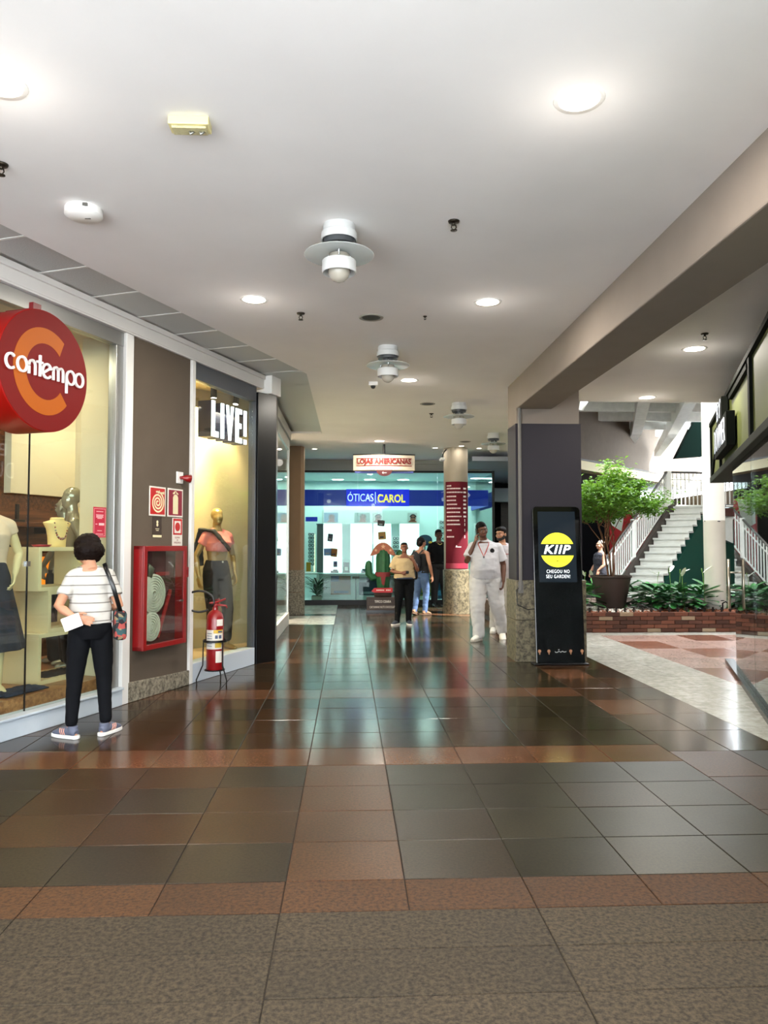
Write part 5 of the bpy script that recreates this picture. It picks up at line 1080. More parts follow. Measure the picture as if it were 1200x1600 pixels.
# bark chips and white pebbles, too small to pick apart
def chips(name, lb, n, fx, m_, sz, flat):
    b = MB(); rr = random.Random(n)
    for i in range(n):
        x_, y_ = fx(rr); s_ = sz * rr.uniform(0.6, 1.3); M = T(x_, y_, PZ - 0.02 + s_ * 0.25) @ Euler((rr.uniform(-.5, .5), rr.uniform(-.5, .5), rr.uniform(0, 6))).to_matrix().to_4x4()
        if flat: b.box((-s_, -s_ * 0.4, -s_ * 0.15), (s_, s_ * 0.4, s_ * 0.15), M)
        else: b.ell((0, 0, 0), (s_, s_ * 0.8, s_ * 0.55), n=6, k=4); [None for _ in ()]; k = len(b.v) - (6 * 3 + 2); b.v[k:] = [M @ v for v in b.v[k:]]
    o = b.build(name, m_, None, smooth=not flat); return tag(o, lb, 'ground cover', None, 'stuff')
chips('bark_chips', 'reddish brown bark chips spread along the front of the planter', 1500, lambda r: (r.uniform(2.95, 9.5), PY + 0.15 + abs(r.gauss(0, 0.35))), mat('bark', '#8a5238', 0.9, obj_var=0.45), 0.03, True)
PP = gp(962, 951, PZ); PP.y = 13.75
def ring_pts(r):
    a = r.uniform(0, 2 * PI); q = 0.62 * math.sqrt(r.uniform(0, 1)); return PP.x + q * math.cos(a) * 1.35, max(PY + 0.17, PP.y - 0.2 + q * math.sin(a))
chips('white_pebbles', 'white pebbles heaped around the foot of the big brown pot', 700, ring_pts, mat('white_pebble', '#e6e3dc', 0.7), 0.026, False)
# low dark edging stakes along the planter
t = thing('planter_edging', 'low row of small dark edging stakes on top of the brick planter', 'edging', T(0, PY + 0.1, PZ - 0.02))
b = MB(); b.box((-0.012, -0.012, 0), (0.012, 0.012, 0.095)); b.box((-0.03, -0.014, 0.045), (0.03, 0.014, 0.06)); stm = b.mesh('stake', mat('stake_dark', '#241c18', 0.7))
for i in range(42): o = link('stake', stm, t); o.location = (3.0 + i * 0.152, 0, 0)
# big pot with a leafy tree
t = thing('tree_pot', 'big dark brown tapered pot holding the leafy tree', 'pot', T(PP.x, PP.y, PZ - 0.02))
b = MB(); b.lathe([(0, 0), (0.225, 0), (0.24, 0.02), (0.345, 0.56), (0.365, 0.57), (0.365, 0.60), (0.34, 0.60), (0.33, 0.52), (0, 0.52)], 40); b.build('pot', mat('pot_brown', '#3d302c', 0.6), t, auto=True)
b = MB(); b.lathe([(0, 0.525), (0.33, 0.52)], 24); b.build('soil', mat('pot_soil', '#30241b', 0.95), t)
TZ = PZ + 0.50
tr = thing('small_tree', 'leafy bright green tree with several thin stems growing in the big pot', 'tree', T(PP.x, PP.y, TZ))
rr = random.Random(17); br = MB(); tips = []
def branch(p, d, L, r, lvl):
    pts = [p]; q = V(p); dd = V(d)
    for i in range(4):
        dd = (dd + V((rr.uniform(-.16, .16), rr.uniform(-.16, .16), rr.uniform(-.04, .08)))).normalized(); q = q + dd * L / 4; pts.append(q.copy())
    br.tube(pts, [r * (1 - 0.13 * i) for i in range(5)], 6)
    if lvl >= 3: tips.append((pts[-1], dd)); tips.append((pts[2], dd)); return
    for k in range(3 if lvl else 4):
        a = rr.uniform(0, 2 * PI); sp = rr.uniform(0.5, 1.05) if lvl else rr.uniform(0.25, 0.6)
        nd = (dd * 0.8 + V((math.cos(a) * sp, math.sin(a) * sp, 0.12 - 0.14 * lvl))).normalized()
        branch(pts[rr.choice([3, 4])] if k else pts[4], nd, L * rr.uniform(0.62, 0.8), r * 0.58, lvl + 1)
for k in range(3): a = k * 2.1 + 0.4; branch(V((0.04 * math.cos(a), 0.04 * math.sin(a), 0)), V((0.14 * math.cos(a), 0.14 * math.sin(a), 1)).normalized(), 0.82, 0.022, 0)
br.build('branches', mat('bark_brown', '#6b4a33', 0.85, var=0.2), tr, smooth=True)
lf = MB()
for (p, d) in tips:
    if p.z < 0.3: continue
    for k in range(38):
        c_ = p + V((rr.gauss(0, 0.115), rr.gauss(0, 0.115), rr.gauss(0, 0.05))); L = rr.uniform(0.06, 0.11); M = T(c_) @ Euler((rr.uniform(-.6, .5), rr.uniform(-.5, .5), rr.uniform(0, 2 * PI))).to_matrix().to_4x4()
        lf.add([(0, 0, 0), (-L * 0.24, L * 0.45, 0.008), (0, L * 0.5, -0.004), (L * 0.24, L * 0.45, 0.008), (0, L, -0.012)], [(0, 2, 1), (0, 3, 2), (1, 2, 4), (2, 3, 4)], M)
M_LEAF = mat('leaf_green', '#557f2c', 0.45, obj_var=0.45, spec=0.4); 
def translucent(m, h, f):
    nt = m.node_tree; N = nt.nodes; t_ = N.new('ShaderNodeBsdfTranslucent'); t_.inputs[0].default_value = (*lin(h), 1); x_ = N.new('ShaderNodeMixShader'); x_.inputs[0].default_value = f
    nt.links.new(N['Principled BSDF'].outputs[0], x_.inputs[1]); nt.links.new(t_.outputs[0], x_.inputs[2]); nt.links.new(x_.outputs[0], N['Material Output'].inputs[0])
translucent(M_LEAF, '#86b438', 0.28)
lfo = lf.build('foliage', M_LEAF, tr); lfo['kind'] = 'stuff'
# peace lilies: each plant a thing, each leaf and bloom a part
M_LIL = mat('lily_leaf', '#2c6b30', 0.35, obj_var=0.4, coat=0.2); M_BLOOM = mat('lily_bloom', '#f0efe2', 0.5)
def lily_leaf(L, wd, curve): return strap_leaf(L, wd, 6, curve)
lmesh = [lily_leaf(0.36, 0.088, 1.1).mesh('leaf', M_LIL, True), lily_leaf(0.32, 0.082, 1.5).mesh('leaf', M_LIL, True), lily_leaf(0.4, 0.08, 0.8).mesh('leaf', M_LIL, True)]
b = MB(); b.tube([(0, 0, 0), (0.01, 0, 0.35), (0.0, 0, 0.62)], 0.005, 6); b.tube([(0, -0.012, 0.62), (0, -0.014, 0.69)], 0.008, 6); stem_m = b.mesh('flower_stem', mat('stem_green', '#6a9440', 0.5), True)
bl_ = strap_leaf(0.15, 0.04, 6, 0.5).mesh('bloom', M_BLOOM, True)
spots = [(3.35, 13.35), (3.6, 13.9), (4.0, 14.5), (4.15, 13.45), (5.42, 13.4), (5.6, 13.95), (5.85, 13.35), (6.05, 13.85), (6.2, 13.3), (5.3, 14.4), (5.75, 14.5), (6.3, 14.4), (7.1, 13.6), (7.5, 14.2), (7.9, 13.5), (6.85, 14.4), (8.3, 14.0), (4.75, 14.7), (5.15, 13.75), (6.0, 14.15), (5.6, 13.3), (3.8, 13.3), (6.35, 13.75)]
names = ['peace lily at the left end of the planter, half hidden by the pillar', 'peace lily behind the left end plant beside the pillar', 'peace lily behind the left side of the big pot', 'peace lily just left of the big pot', 'peace lily touching the right side of the big pot', 'peace lily in the second row right of the big pot', 'front row peace lily between the big pot and the white column', 'second row peace lily with the tall blooms between pot and column', 'front row peace lily left of the white column', 'peace lily hidden behind the first lily right of the pot', 'rear peace lily below the stairs', 'rear peace lily beside the white column', 'peace lily right of the white column', 'rear peace lily right of the white column', 'peace lily seen through the right-hand glass', 'peace lily behind the white column', 'last peace lily at the right end of the bed', 'rear peace lily straight behind the big pot', 'peace lily tucked behind the right rim of the big pot', 'rear peace lily midway between pot and column', 'front row peace lily nearest the big pot on its right', 'front row peace lily in the gap between pillar and pot', 'second row peace lily touching the white column']
rr = random.Random(4)
for i, ((x_, y_), lb) in enumerate(zip(spots, names)):
    t = thing('peace_lily', lb, 'plant', T(x_, y_, PZ - 0.02), 'peace lilies in the garden bed')
    for k in range(30):
        o = link('leaf', rr.choice(lmesh), t); a = 2 * PI * k / 30 * 2.4 + rr.uniform(-.3, .3); ph = rr.uniform(0.1, 1.0)
        o.matrix_local = Rz(a) @ T(0, 0.20 * ph, 0.02 + 0.34 * (1 - ph ** 2) * rr.uniform(0.75, 1.1)) @ Rx(-0.35 - 0.75 * ph + rr.uniform(-.2, .2)) @ Matrix.Scale(rr.uniform(0.6, 0.85), 4)
    for k in range(rr.choice([0, 0, 1]) if i not in (6, 7, 8) else 1):
        M = T(rr.uniform(-.12, .12), rr.uniform(-.1, .1), 0) @ Rz(rr.uniform(0, 6)) @ Rx(rr.uniform(-.15, .15)) @ Matrix.Scale(rr.uniform(0.85, 1.1), 4)
        o = link('flower_stem', stem_m, t); o.matrix_local = M
        o2 = link('bloom', bl_, t); o2.matrix_local = M @ T(0, 0, 0.61) @ Rx(rr.uniform(-.3, 0.1))
# white column
s = MB(); CX, CY = 6.62, 13.64; s.lathe([(0.185, PZ - 0.03), (0.185, 1.9), (0.187, 1.905), (0.187, 1.915), (0.185, 1.92), (0.185, 7)], 40, T(CX, CY, 0)); co_ = struct(s.build('column', M_COLW, auto=True))
s = MB(); s.tube([(CX - 0.19, CY - 0.02, 1.9), (CX, CY - 0.2, 1.89), (CX + 0.19, CY, 1.9), (CX + 0.2, CY + 0.05, 2.1), (CX + 0.27, CY + 0.1, 2.2), (CX + 0.5, CY + 0.2, 2.22)], 0.009, 8); s.build('cable', M_BLACK, co_, smooth=True)
t = thing('garden_tap', 'small dark garden tap at the foot of the white column', 'tap', T(CX - 0.0, CY - 0.26, PZ - 0.02))
b = MB(); b.tube([(0, 0, 0), (0, 0, 0.12), (0.04, -0.03, 0.15), (0.08, -0.05, 0.12)], 0.014, 8); b.build('pipe', M_BLACKM, t, smooth=True); b = MB(); b.lathe([(0, 0), (0.03, 0.0), (0.03, 0.012), (0, 0.015)], 10, T(0, 0, 0.16)); b.build('knob', M_BLACKM, t)
# ------------------------------------------------------------------ staircase
M_ST = mat('stair_white', '#c9cbc6', 0.5, var=0.05); M_RAIL = mat('rail_white', '#eceeea', 0.45); M_GREEN = mat('deep_green_wall', '#0b4a3d', 0.6, var=0.05)
U = V((0.70, 0.714, 0)).normalized(); WV = V((0.714, -0.70, 0)).normalized(); L0 = V((6.87, 18.5, 0.79)); RUN, RISE, SW = 0.28, 0.173, 0.82
st = thing('staircase', 'white outdoor staircase climbing to a landing, with slim white balusters', 'stairs', T(0, 0, 0))
SF = lambda i: frame(U, WV, UZ, L0 + U * RUN * i + UZ * RISE * i)    # local: along, across, up
b = MB(); b.box((-0.03, 0, -0.045), (RUN + 0.02, SW, 0)); tm_ = b.mesh('tread', M_ST)
b = MB(); b.box((0.0, 0.01, -RISE), (0.02, SW - 0.01, -0.045)); rm_ = b.mesh('riser', M_ST)
for i in range(-4, 11):
    fl_ = SF(i)
    # frame() with (U, WV, UZ) is left handed: flip the across axis
    F2 = frame(U, -WV, UZ, L0 + U * RUN * i + UZ * RISE * i + WV * SW)
    o = link('tread', tm_, st); o.matrix_local = F2
    o = link('riser', rm_, st); o.matrix_local = F2
def along(u_, w_, z_): return L0 + U * u_ + WV * w_ + UZ * z_
b = MB()
for w_ in (-0.06,):
    A = along(-1.2, w_, -0.95); B_ = along(3.0, w_, 1.65); d = UZ * 0.28; n_ = WV * 0.05
    b.add([A - n_, B_ - n_, B_ - n_ + d, A - n_ + d, A + n_, B_ + n_, B_ + n_ + d, A + n_ + d], [(0, 3, 2, 1), (4, 5, 6, 7), (0, 1, 5, 4), (2, 3, 7, 6), (1, 2, 6, 5), (0, 4, 7, 3)])
b.build('stringer', mat('stringer_dark', '#3b332e', 0.6), st)
def rail(name, A, B_, hts, n, post=True):
    for (h_, r_) in hts: b = MB(); b.cyl(A + UZ * h_, B_ + UZ * h_, r_, n=8); b.build('rail', M_RAIL if h_ < hts[-1][0] else mat('handrail_grey', '#4d4b49', 0.4), st, smooth=True)
    b = MB(); b.box((-0.014, -0.014, 0), (0.014, 0.014, hts[-1][0] - hts[0][0])); bmh = b.mesh('baluster', M_RAIL)
    for i in range(n + 1): o = link('baluster', bmh, st); o.location = A.lerp(B_, i / n) + UZ * hts[0][0]
sl_ = RISE / RUN
R0 = along(-1.1, -0.14, -1.1 * sl_); R1 = along(2.72, -0.14, 2.72 * sl_)
rail('flight', R0, R1, [(0.1, 0.022), (0.82, 0.016), (1.0, 0.03)], 32)
for P_, w_ in ((R1 + U * 0.06, 0.075), (R0.lerp(R1, 0.42), 0.05), (R0, 0.05)):
    b = MB(); b.box((-w_, -w_, -0.15), (w_, w_, 1.02)); o = b.build('post', M_RAIL, st, bevel=0.005); o.location = P_
LZ = R1.z + 0.1; LA = R1 + U * 0.12; LB = LA + V((2.4, 0.25, 0))
rail('landing', LA, LB, [(0.08, 0.025), (0.80, 0.018), (1.0, 0.03)], 20)
b = MB(); b.prism([(LA.x - 0.15, LA.y - 0.1), (LB.x, LB.y - 0.1), (LB.x, LB.y + 1.6), (LA.x - 0.15, LA.y + 1.6)], LA.z - 0.2, LA.z + 0.02); b.build('landing', mat('landing_maroon', '#4a2622', 0.5), st, bevel=0.006)
b = MB(); A = V((LA.x + 0.2, LA.y - 0.05, LA.z - 0.2)); b.prism([(A.x, A.y), (LB.x, LB.y), (LB.x, LB.y + 0.3), (A.x, A.y + 0.3)], LA.z - 0.28, LA.z - 0.2); b.add([A + V((0, 0, -0.08)), A + V((1.6, 0.1, -0.08)), A + V((1.6, 0.1, -0.75)), A + V((0, 0.25, -0.08)), A + V((1.6, 0.35, -0.08)), A + V((1.6, 0.35, -0.75))], [(0, 1, 2), (3, 5, 4), (0, 2, 5, 3), (1, 4, 5, 2)]); b.build('bracket', M_ST, st)
# green wall below the flight, running on to the right
b = MB(); pts = [(-1.4, -0.79), (-0.7, -0.785), (2.95, 2.95 * sl_ - 0.36), (5.4, 2.95 * sl_ + 0.0), (5.4, -0.79)]
vs = [along(u_, SW - 0.05, z_) for u_, z_ in pts] + [along(u_, SW - 0.25, z_) for u_, z_ in pts]; n = len(pts)
b.add(vs, [tuple(range(n)), tuple(range(2 * n - 1, n - 1, -1))] + [(i, n + i, n + (i + 1) % n, (i + 1) % n) for i in range(n)]); struct(b.build('wall_right', M_GREEN))
# the next flight's dark green flank, above the landing
s = MB(); Yd = 24.0; q = [ayp(1056, 716, Yd), ayp(1084, 660, Yd), ayp(1094, 640, Yd), ayp(1112, 636, Yd), ayp(1112, 712, Yd)]; m_ = len(q)
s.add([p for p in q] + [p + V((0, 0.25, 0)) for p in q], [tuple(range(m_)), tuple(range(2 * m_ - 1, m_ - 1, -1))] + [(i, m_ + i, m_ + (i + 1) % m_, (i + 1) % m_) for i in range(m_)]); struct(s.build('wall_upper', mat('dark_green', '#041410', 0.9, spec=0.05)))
# ------------------------------------------------------------------ curved gallery
GZ = 3.9
gpts = [gp(x, y, GZ) for x, y in ((800, 706), (850, 711), (880, 714.5), (905, 719), (940, 725.5), (985, 733.5), (1025, 741), (1060, 748), (1095, 756))]
def curtain(name, off, z0_, z1_, th, m_, parent=None):
    b = MB(); vs = []; fs = []
    for i, p in enumerate(gpts):
        t_ = (gpts[min(i + 1, len(gpts) - 1)] - gpts[max(0, i - 1)]).normalized(); nrm = V((-t_.y, t_.x, 0))
        for o_ in (off, off + th):
            for z_ in (z0_, z1_): q = p + nrm * o_; vs.append((q.x, q.y, z_))
    for i in range(len(gpts) - 1):
        k = 4 * i; fs += [(k, k + 4, k + 5, k + 1), (k + 2, k + 3, k + 7, k + 6), (k + 1, k + 5, k + 7, k + 3), (k, k + 2, k + 6, k + 4)]
    b.add(vs, fs); return b.build(name, m_, parent, smooth=False)
M_GALW = mat('gallery_wall', '#736659', 0.85, var=0.05)
ga = struct(curtain('wall_upper', 0.0, GZ, 9.0, 0.3, M_GALW))
curtain('pale_band', -0.12, GZ - 0.28, GZ - 0.02, 0.42, mat('gallery_band', '#f2e6b4', 0.6), ga); curtain('cap', -0.14, GZ - 0.02, GZ + 0.03, 0.44, mat('gallery_cap', '#3d352e', 0.6), ga)
curtain('soffit', 0.3, GZ - 0.2, GZ - 0.1, 2.6, mat('gallery_soffit', '#8d8f92', 0.8), ga)
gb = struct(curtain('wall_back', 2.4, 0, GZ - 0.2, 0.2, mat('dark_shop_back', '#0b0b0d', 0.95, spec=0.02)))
t = thing('floodlight', 'small black floodlight standing on the curved gallery band', 'floodlight', T(gp(955, 730, GZ).x, gp(955, 730, GZ).y, GZ + 0.03))
b = MB(); b.box((-0.06, -0.05, 0), (0.06, 0.05, 0.22)); b.build('body', M_BLACK, t, bevel=0.01); b = MB(); b.cyl((0, 0, 0.2), (0, 0, 0.45), 0.015, n=8); b.build('stem', M_BLACK, t); b = MB(); b.box((-0.04, -0.056, 0.03), (0.04, -0.05, 0.15)); b.build('lens', M_ALU, t)
# red mural with pale shapes behind the tree
Yr = 22.0; q0 = ayp(952, 782, Yr); q1 = ayp(1020, 905, Yr)
t = thing('red_wall_panel', 'red wall panel with pale angular shapes behind the tree', 'panel', frame(V((1, 0, 0)), UZ, V((0, -1, 0)), V((q0.x, Yr, 0))))
wv = q1.x - q0.x; hv = q0.z
b = MB(); b.box((0, 0.0, -0.05), (wv, hv, 0)); b.build('board', mat('mural_red', '#a3161c', 0.6), t)
b = MB(); b.prism([(0.03, hv - 0.05), (0.5, hv - 0.02), (0.35, hv - 0.9), (0.03, hv - 0.7)], 0, 0.004); b.prism([(0.62, hv - 0.05), (0.95, hv - 0.3), (0.7, hv - 0.5)], 0, 0.004); b.prism([(0.1, 0.3), (0.4, 0.9), (0.6, 0.3)], 0, 0.004); b.prism([(0.75, 0.55), (1.1, 1.1), (1.1, 0.3)], 0, 0.004); b.build('pale_shape', mat('mural_pale', '#c9d6cc', 0.6), t)
# steel canopy high over the court
M_STEEL = mat('white_steel', '#f0f1ee', 0.5, var=0.08)
s = MB(); s.box((3.0, 17.0, 5.55), (11.0, 27.5, 5.62)); can = struct(s.build('trim_10', M_STEEL))
for Yc in (18.2, 19.6, 21.0, 22.6, 24.2, 25.8):
    s = MB(); s.box((3.0, Yc - 0.07, 5.2), (11.0, Yc + 0.07, 5.55)); s.build('joist', M_STEEL, can)
for (x, xb) in ((1006, 976), (1078, 1042)):
    A = gp(x, 628, 5.05); D_ = V((math.sin(math.radians(19)), math.cos(math.radians(19)), 0)); S_ = V((D_.y, -D_.x, 0)); E_ = A + D_ * 5.5
    A = A - D_ * 2
    s = MB(); vs = []
    for p in (A, E_):
        for a_, z_ in ((-0.15, 0), (0.15, 0), (0.15, 0.45), (-0.15, 0.45)): q = p + S_ * a_; vs.append((q.x, q.y, 5.0 + z_))
    F_ = E_ + D_ * 1.2
    for a_, z_ in ((-0.1, -0.55), (0.1, -0.55), (0.1, -0.35), (-0.1, -0.35)): q = F_ - S_ * 0.4 + S_ * a_; vs.append((q.x, q.y, 5.0 + z_))
    s.add(vs, [(0, 3, 2, 1), (0, 1, 5, 4), (1, 2, 6, 5), (2, 3, 7, 6), (3, 0, 4, 7), (4, 5, 9, 8), (5, 6, 10, 9), (6, 7, 11, 10), (7, 4, 8, 11), (8, 9, 10, 11)]); s.build('rafter', M_STEEL, can)
s = MB(); A = ayp(913, 640, 17.2); s.tube([(A.x, 17.2, 5.3), (A.x, 17.2, 4.75), (A.x - 0.08, 17.2, 4.55)], [0.09, 0.09, 0.05], 10); s.build('gutter', M_STEEL, can, smooth=True)
# ================================================================== RIGHT SHOP FRONT
M_OLIVE = mat('olive_board', '#59602f', 0.6, spec=0.25); M_OLF = mat('dark_green_frame', '#0d100b', 0.8, spec=0.08); M_LIP = mat('dark_lip', '#20241d', 0.7, spec=0.15)
s = MB(); s.M = MR
s.box((-1.53, 2.43, -0.5), (8.5, 3.2, -0.02)); fs_ = struct(s.build('trim_11', M_OLIVE))
s = MB(); s.M = MR; s.box((-1.55, 2.36, -0.55), (8.5, 2.44, 0.02)); s.build('lip', M_LIP, fs_, bevel=0.006)
s = MB(); s.M = MR; s.box((-1.55, 3.17, -0.52), (8.5, 3.22, 0.02)); s.box((-1.56, 2.44, -0.04), (-1.5, 3.2, 0.01)); s.box((-0.16, 2.44, -0.03), (-0.1, 3.18, 0.01)); s.box((2.78, 2.44, -0.03), (2.9, 3.18, 0.01)); s.box((5.2, 2.44, -0.03), (5.3, 3.18, 0.01))
s.add([(-1.5, 2.44, 0.008), (-1.42, 2.44, 0.008), (-0.16, 3.18, 0.008), (-0.24, 3.18, 0.008), (-1.5, 2.44, -0.02), (-1.42, 2.44, -0.02), (-0.16, 3.18, -0.02), (-0.24, 3.18, -0.02)], [(0, 1, 2, 3), (0, 4, 5, 1), (2, 6, 7, 3), (1, 5, 6, 2), (0, 3, 7, 4)]); s.box((1.2, 3.08, -0.03), (2.78, 3.13, 0.02))
s.build('frame_bar', M_OLF, fs_)
t = thing('letter_sign', 'white lit letter sign in two lines on the dark olive fascia at right', 'sign', MR @ T(0, 0, 0))
xa, xb = 0.2, 1.58
b = MB(); b.box((xa - 0.05, 2.52, 0.0), (xb + 0.06, 2.89, 0.09)); b.build('lower_box', M_OLF, t, bevel=0.004)
b = MB(); b.box((xa + 0.1, 2.91, 0.0), (xa + 0.75, 3.17, 0.07)); b.build('upper_box', M_OLF, t, bevel=0.004)
M_CLL = mat('cool_letter', '#ffffff', 0.4, emit='#dcecff', es=0.6)
text('lettering', 'DUVIVIER', M_CLL, t, T((xa + xb) / 2, 2.70, 0.095), 0.4, width=xb - xa - 0.06, depth=0.001, bold=-0.003, space=1.15)
text('lettering', 'BY', M_CLL, t, T(xa + 0.42, 3.04, 0.075), 0.3, width=0.5, depth=0.001, space=1.15)
w5 = MB(); w5.M = MR; w5.box((0.0, 0, -0.10), (8.5, 0.05, 0.0)); w5o = struct(w5.build('window_5', mat('floor_channel', '#22282c', 0.25, metal=0.6)))
g = MB(); g.M = MR; g.box((0.85, 0.05, -0.056), (2.45, 2.36, -0.044)); g.build('pane', M_GLASSD, w5o)
g = MB(); g.M = MR; g.box((2.47, 0.05, -0.056), (8.5, 2.36, -0.044)); g.build('pane', M_GLASSD, w5o)
hx = 0.98
g = MB(); g.M = MR; g.tube([(hx, 0.95, -0.045), (hx, 0.95, 0.03), (hx, 0.78, 0.03)], 0.012, 10); g.cyl((hx, 0.74, 0.03), (hx, 1.30, 0.03), 0.016, n=12); g.cyl((hx, 1.15, -0.045), (hx, 1.15, 0.03), 0.01, n=8); g.build('pull_handle', mat('handle_steel', '#c8bfae', 0.3, metal=0.9), w5o, smooth=True)
s = MB(); s.M = MR; s.box((-1.5, 0, -4.2), (8.5, 3.5, -4.1)); s.box((8.4, 0, -4.2), (8.5, 3.5, -0.5)); struct(s.build('wall_right', mat('dark_timber_wall', '#3a322b', 0.7)))
s = MB(); s.M = MR; s.box((-1.5, 2.8, -4.2), (8.5, 2.9, -0.5)); struct(s.build('ceiling', mat('dark_shop_ceiling', '#4a463f', 0.8)))
# unseen court walls, placed and stepped in height to shade the stairs
s = MB(); s.box((12.0, 0, 0), (12.3, 18.7, 9.5)); s.box((12.0, 18.7, 0), (12.3, 22.6, 6.6)); s.box((12.0, 22.6, 0), (12.3, 34, 3.2)); struct(s.build('wall_right', M_GALW))
# ================================================================== PEOPLE AND MANNEQUINS
def remesh(mb, voxel, smooth=4, name='body'):
    me = mb.mesh('tmp', []); o = bpy.data.objects.new('tmp', me); m = o.modifiers.new('r', 'REMESH'); m.mode = 'VOXEL'; m.voxel_size = voxel; m.use_smooth_shade = True
    if smooth: k = o.modifiers.new('s', 'SMOOTH'); k.factor = 0.5; k.iterations = smooth
    r = baked(o); r.name = name; bpy.data.meshes.remove(me)
    r.polygons.foreach_set('use_smooth', [True] * len(r.polygons)); r.materials.clear(); return r
def wrinkle(me, amt, sc, seed, z0=-9, z1=9):
    nr = [v.normal.copy() for v in me.vertices]; cs = []
    for v, n_ in zip(me.vertices, nr):
        p = v.co.copy()
        if z0 < p.z < z1: p += n_ * (amt * (noise.noise(V((p.x * sc, p.y * sc, p.z * sc * 1.7 + seed))) + 0.5 * noise.noise(V((p.x * sc * 2.1, p.y * sc * 2.1, p.z * sc * 3 + seed)))))
        cs += p[:]
    me.vertices.foreach_set('co', cs)
    me.update()
def limb(mb, pts, rad, n=12, hint=None):
    pts = [V(p) for p in pts]; mb.tube(pts, rad, n, hint)
    for i in (0, len(pts) - 1):
        r = rad[i]; r = r if isinstance(r, tuple) else (r, r); mb.ell(pts[i], (r[0] * 0.99, r[1] * 0.99, min(r) * 0.9), n=n, k=8)
def hand(mb, wrist, d, nrm, side, curl=0.35, spread=1.0):
    """palm and five separate fingers; d = finger direction, nrm = palm normal, side = which way the thumb points"""
    d = V(d).normalized(); nrm = V(nrm); nrm = (nrm - d * nrm.dot(d)).normalized(); s = d.cross(nrm).normalized() * side
    W = V(wrist); M = frame(s, d, nrm, W)
    mb.tube([W - d * 0.02, W + d * 0.03, W + d * 0.085], [(0.024, 0.017), (0.034, 0.014), (0.04, 0.012)], 12, hint=s)
    for k, (off, L) in enumerate(((0.030, 0.072), (0.0105, 0.08), (-0.0105, 0.074), (-0.030, 0.058))):
        p = W + d * 0.085 + s * off; pts = [p - d * 0.015, p]; a = 0.0; dd = d
        for q, f in enumerate((0.45, 0.32, 0.23)):
            a += curl * (0.6 + 0.5 * q); dd = d * math.cos(a) + nrm * math.sin(a) + s * (off * 2.0 * spread * max(0, 1 - curl)); pts.append(pts[-1] + dd.normalized() * L * f)
        limb(mb, pts, [0.0092, 0.009, 0.0085, 0.0078, 0.0068], 8)
    p = W + d * 0.025 + s * 0.028
    limb(mb, [W + d * 0.012 + s * 0.014, p + s * 0.012, p + d * 0.03 + s * 0.026 + nrm * 0.012, p + d * 0.055 + s * 0.026 + nrm * 0.022], [0.014, 0.0125, 0.0105, 0.0085], 8)
def headM(P):
    yaw, pitch, roll = P.get('head', (0, 0, 0)); o = V(P.get('neck', (0, 0, 1.47)))
    return T(o) @ Rz(math.radians(yaw)) @ Ry(math.radians(roll)) @ Rx(math.radians(pitch)) @ T(0, 0, -1.47)
def seg(a, b, u): return V(a).lerp(V(b), u)
BASE = dict(hipR=(0.09, 0, 0.90), hipL=(-0.09, 0, 0.90), kneeR=(0.10, 0.015, 0.48), kneeL=(-0.10, 0.015, 0.48), ankR=(0.105, -0.02, 0.085), ankL=(-0.105, -0.02, 0.085), toeR=8, toeL=-8, footpR=0, footpL=0,
            shR=(0.155, 0, 1.355), shL=(-0.155, 0, 1.355), elR=(0.205, -0.02, 1.08), elL=(-0.205, -0.02, 1.08), wrR=(0.215, 0.05, 0.84), wrL=(-0.215, 0.05, 0.84),
            hdR=(0.0, 0.15, -1), hdL=(0, 0.15, -1), hnR=(-1, 0, 0), hnL=(1, 0, 0), head=(0, 0, 0), neck=(0, 0, 1.47), curlR=0.4, curlL=0.4)
def torso_pts(P, B):
    w_, d_, be = B.get('w', 1), B.get('d', 1), B.get('belly', 0); nk = V(P['neck']); lx, ly = nk.x, nk.y; hx = B.get('hips', 1.0); by = B.get('bust', 0.0); ws = B.get('waist', 1.0)
    def c(f, y=0, z=0): return (lx * f, ly * f + y, z)
    return [(c(0, -0.005, 0.83), 0.13 * w_ * hx, 0.10 * d_), (c(0.0, -0.01, 0.90), 0.172 * w_ * hx, 0.122 * d_), (c(0.1, -0.005, 0.97), 0.17 * w_ * hx, 0.118 * d_ + be * 0.4), (c(0.25, be * 0.5, 1.07), 0.148 * w_ * ws + be * 0.3, 0.102 * d_ + be), (c(0.5, by * 0.5 + be * 0.35, 1.18), 0.157 * w_, 0.108 * d_ + be * 0.7), (c(0.7, by, 1.27), 0.17 * w_, 0.117 * d_ + by * 0.6), (c(0.85, 0, 1.345), 0.16 * w_, 0.098 * d_), (c(0.97, -0.01, 1.40), 0.11 * w_, 0.075 * d_), (c(1.0, -0.01, 1.45), 0.062, 0.06)]
SKIN = {}
def skin(h):
    if h not in SKIN: SKIN[h] = mat('skin_' + h, h, 0.5, var=0.06, vs=9)
    return SKIN[h]
M_EYEW = mat('eye_white', '#8f877f', 0.3); M_PUP = mat('eye_dark', '#1a120e', 0.2); M_LIPS = mat('lips', '#8c4a41', 0.45)
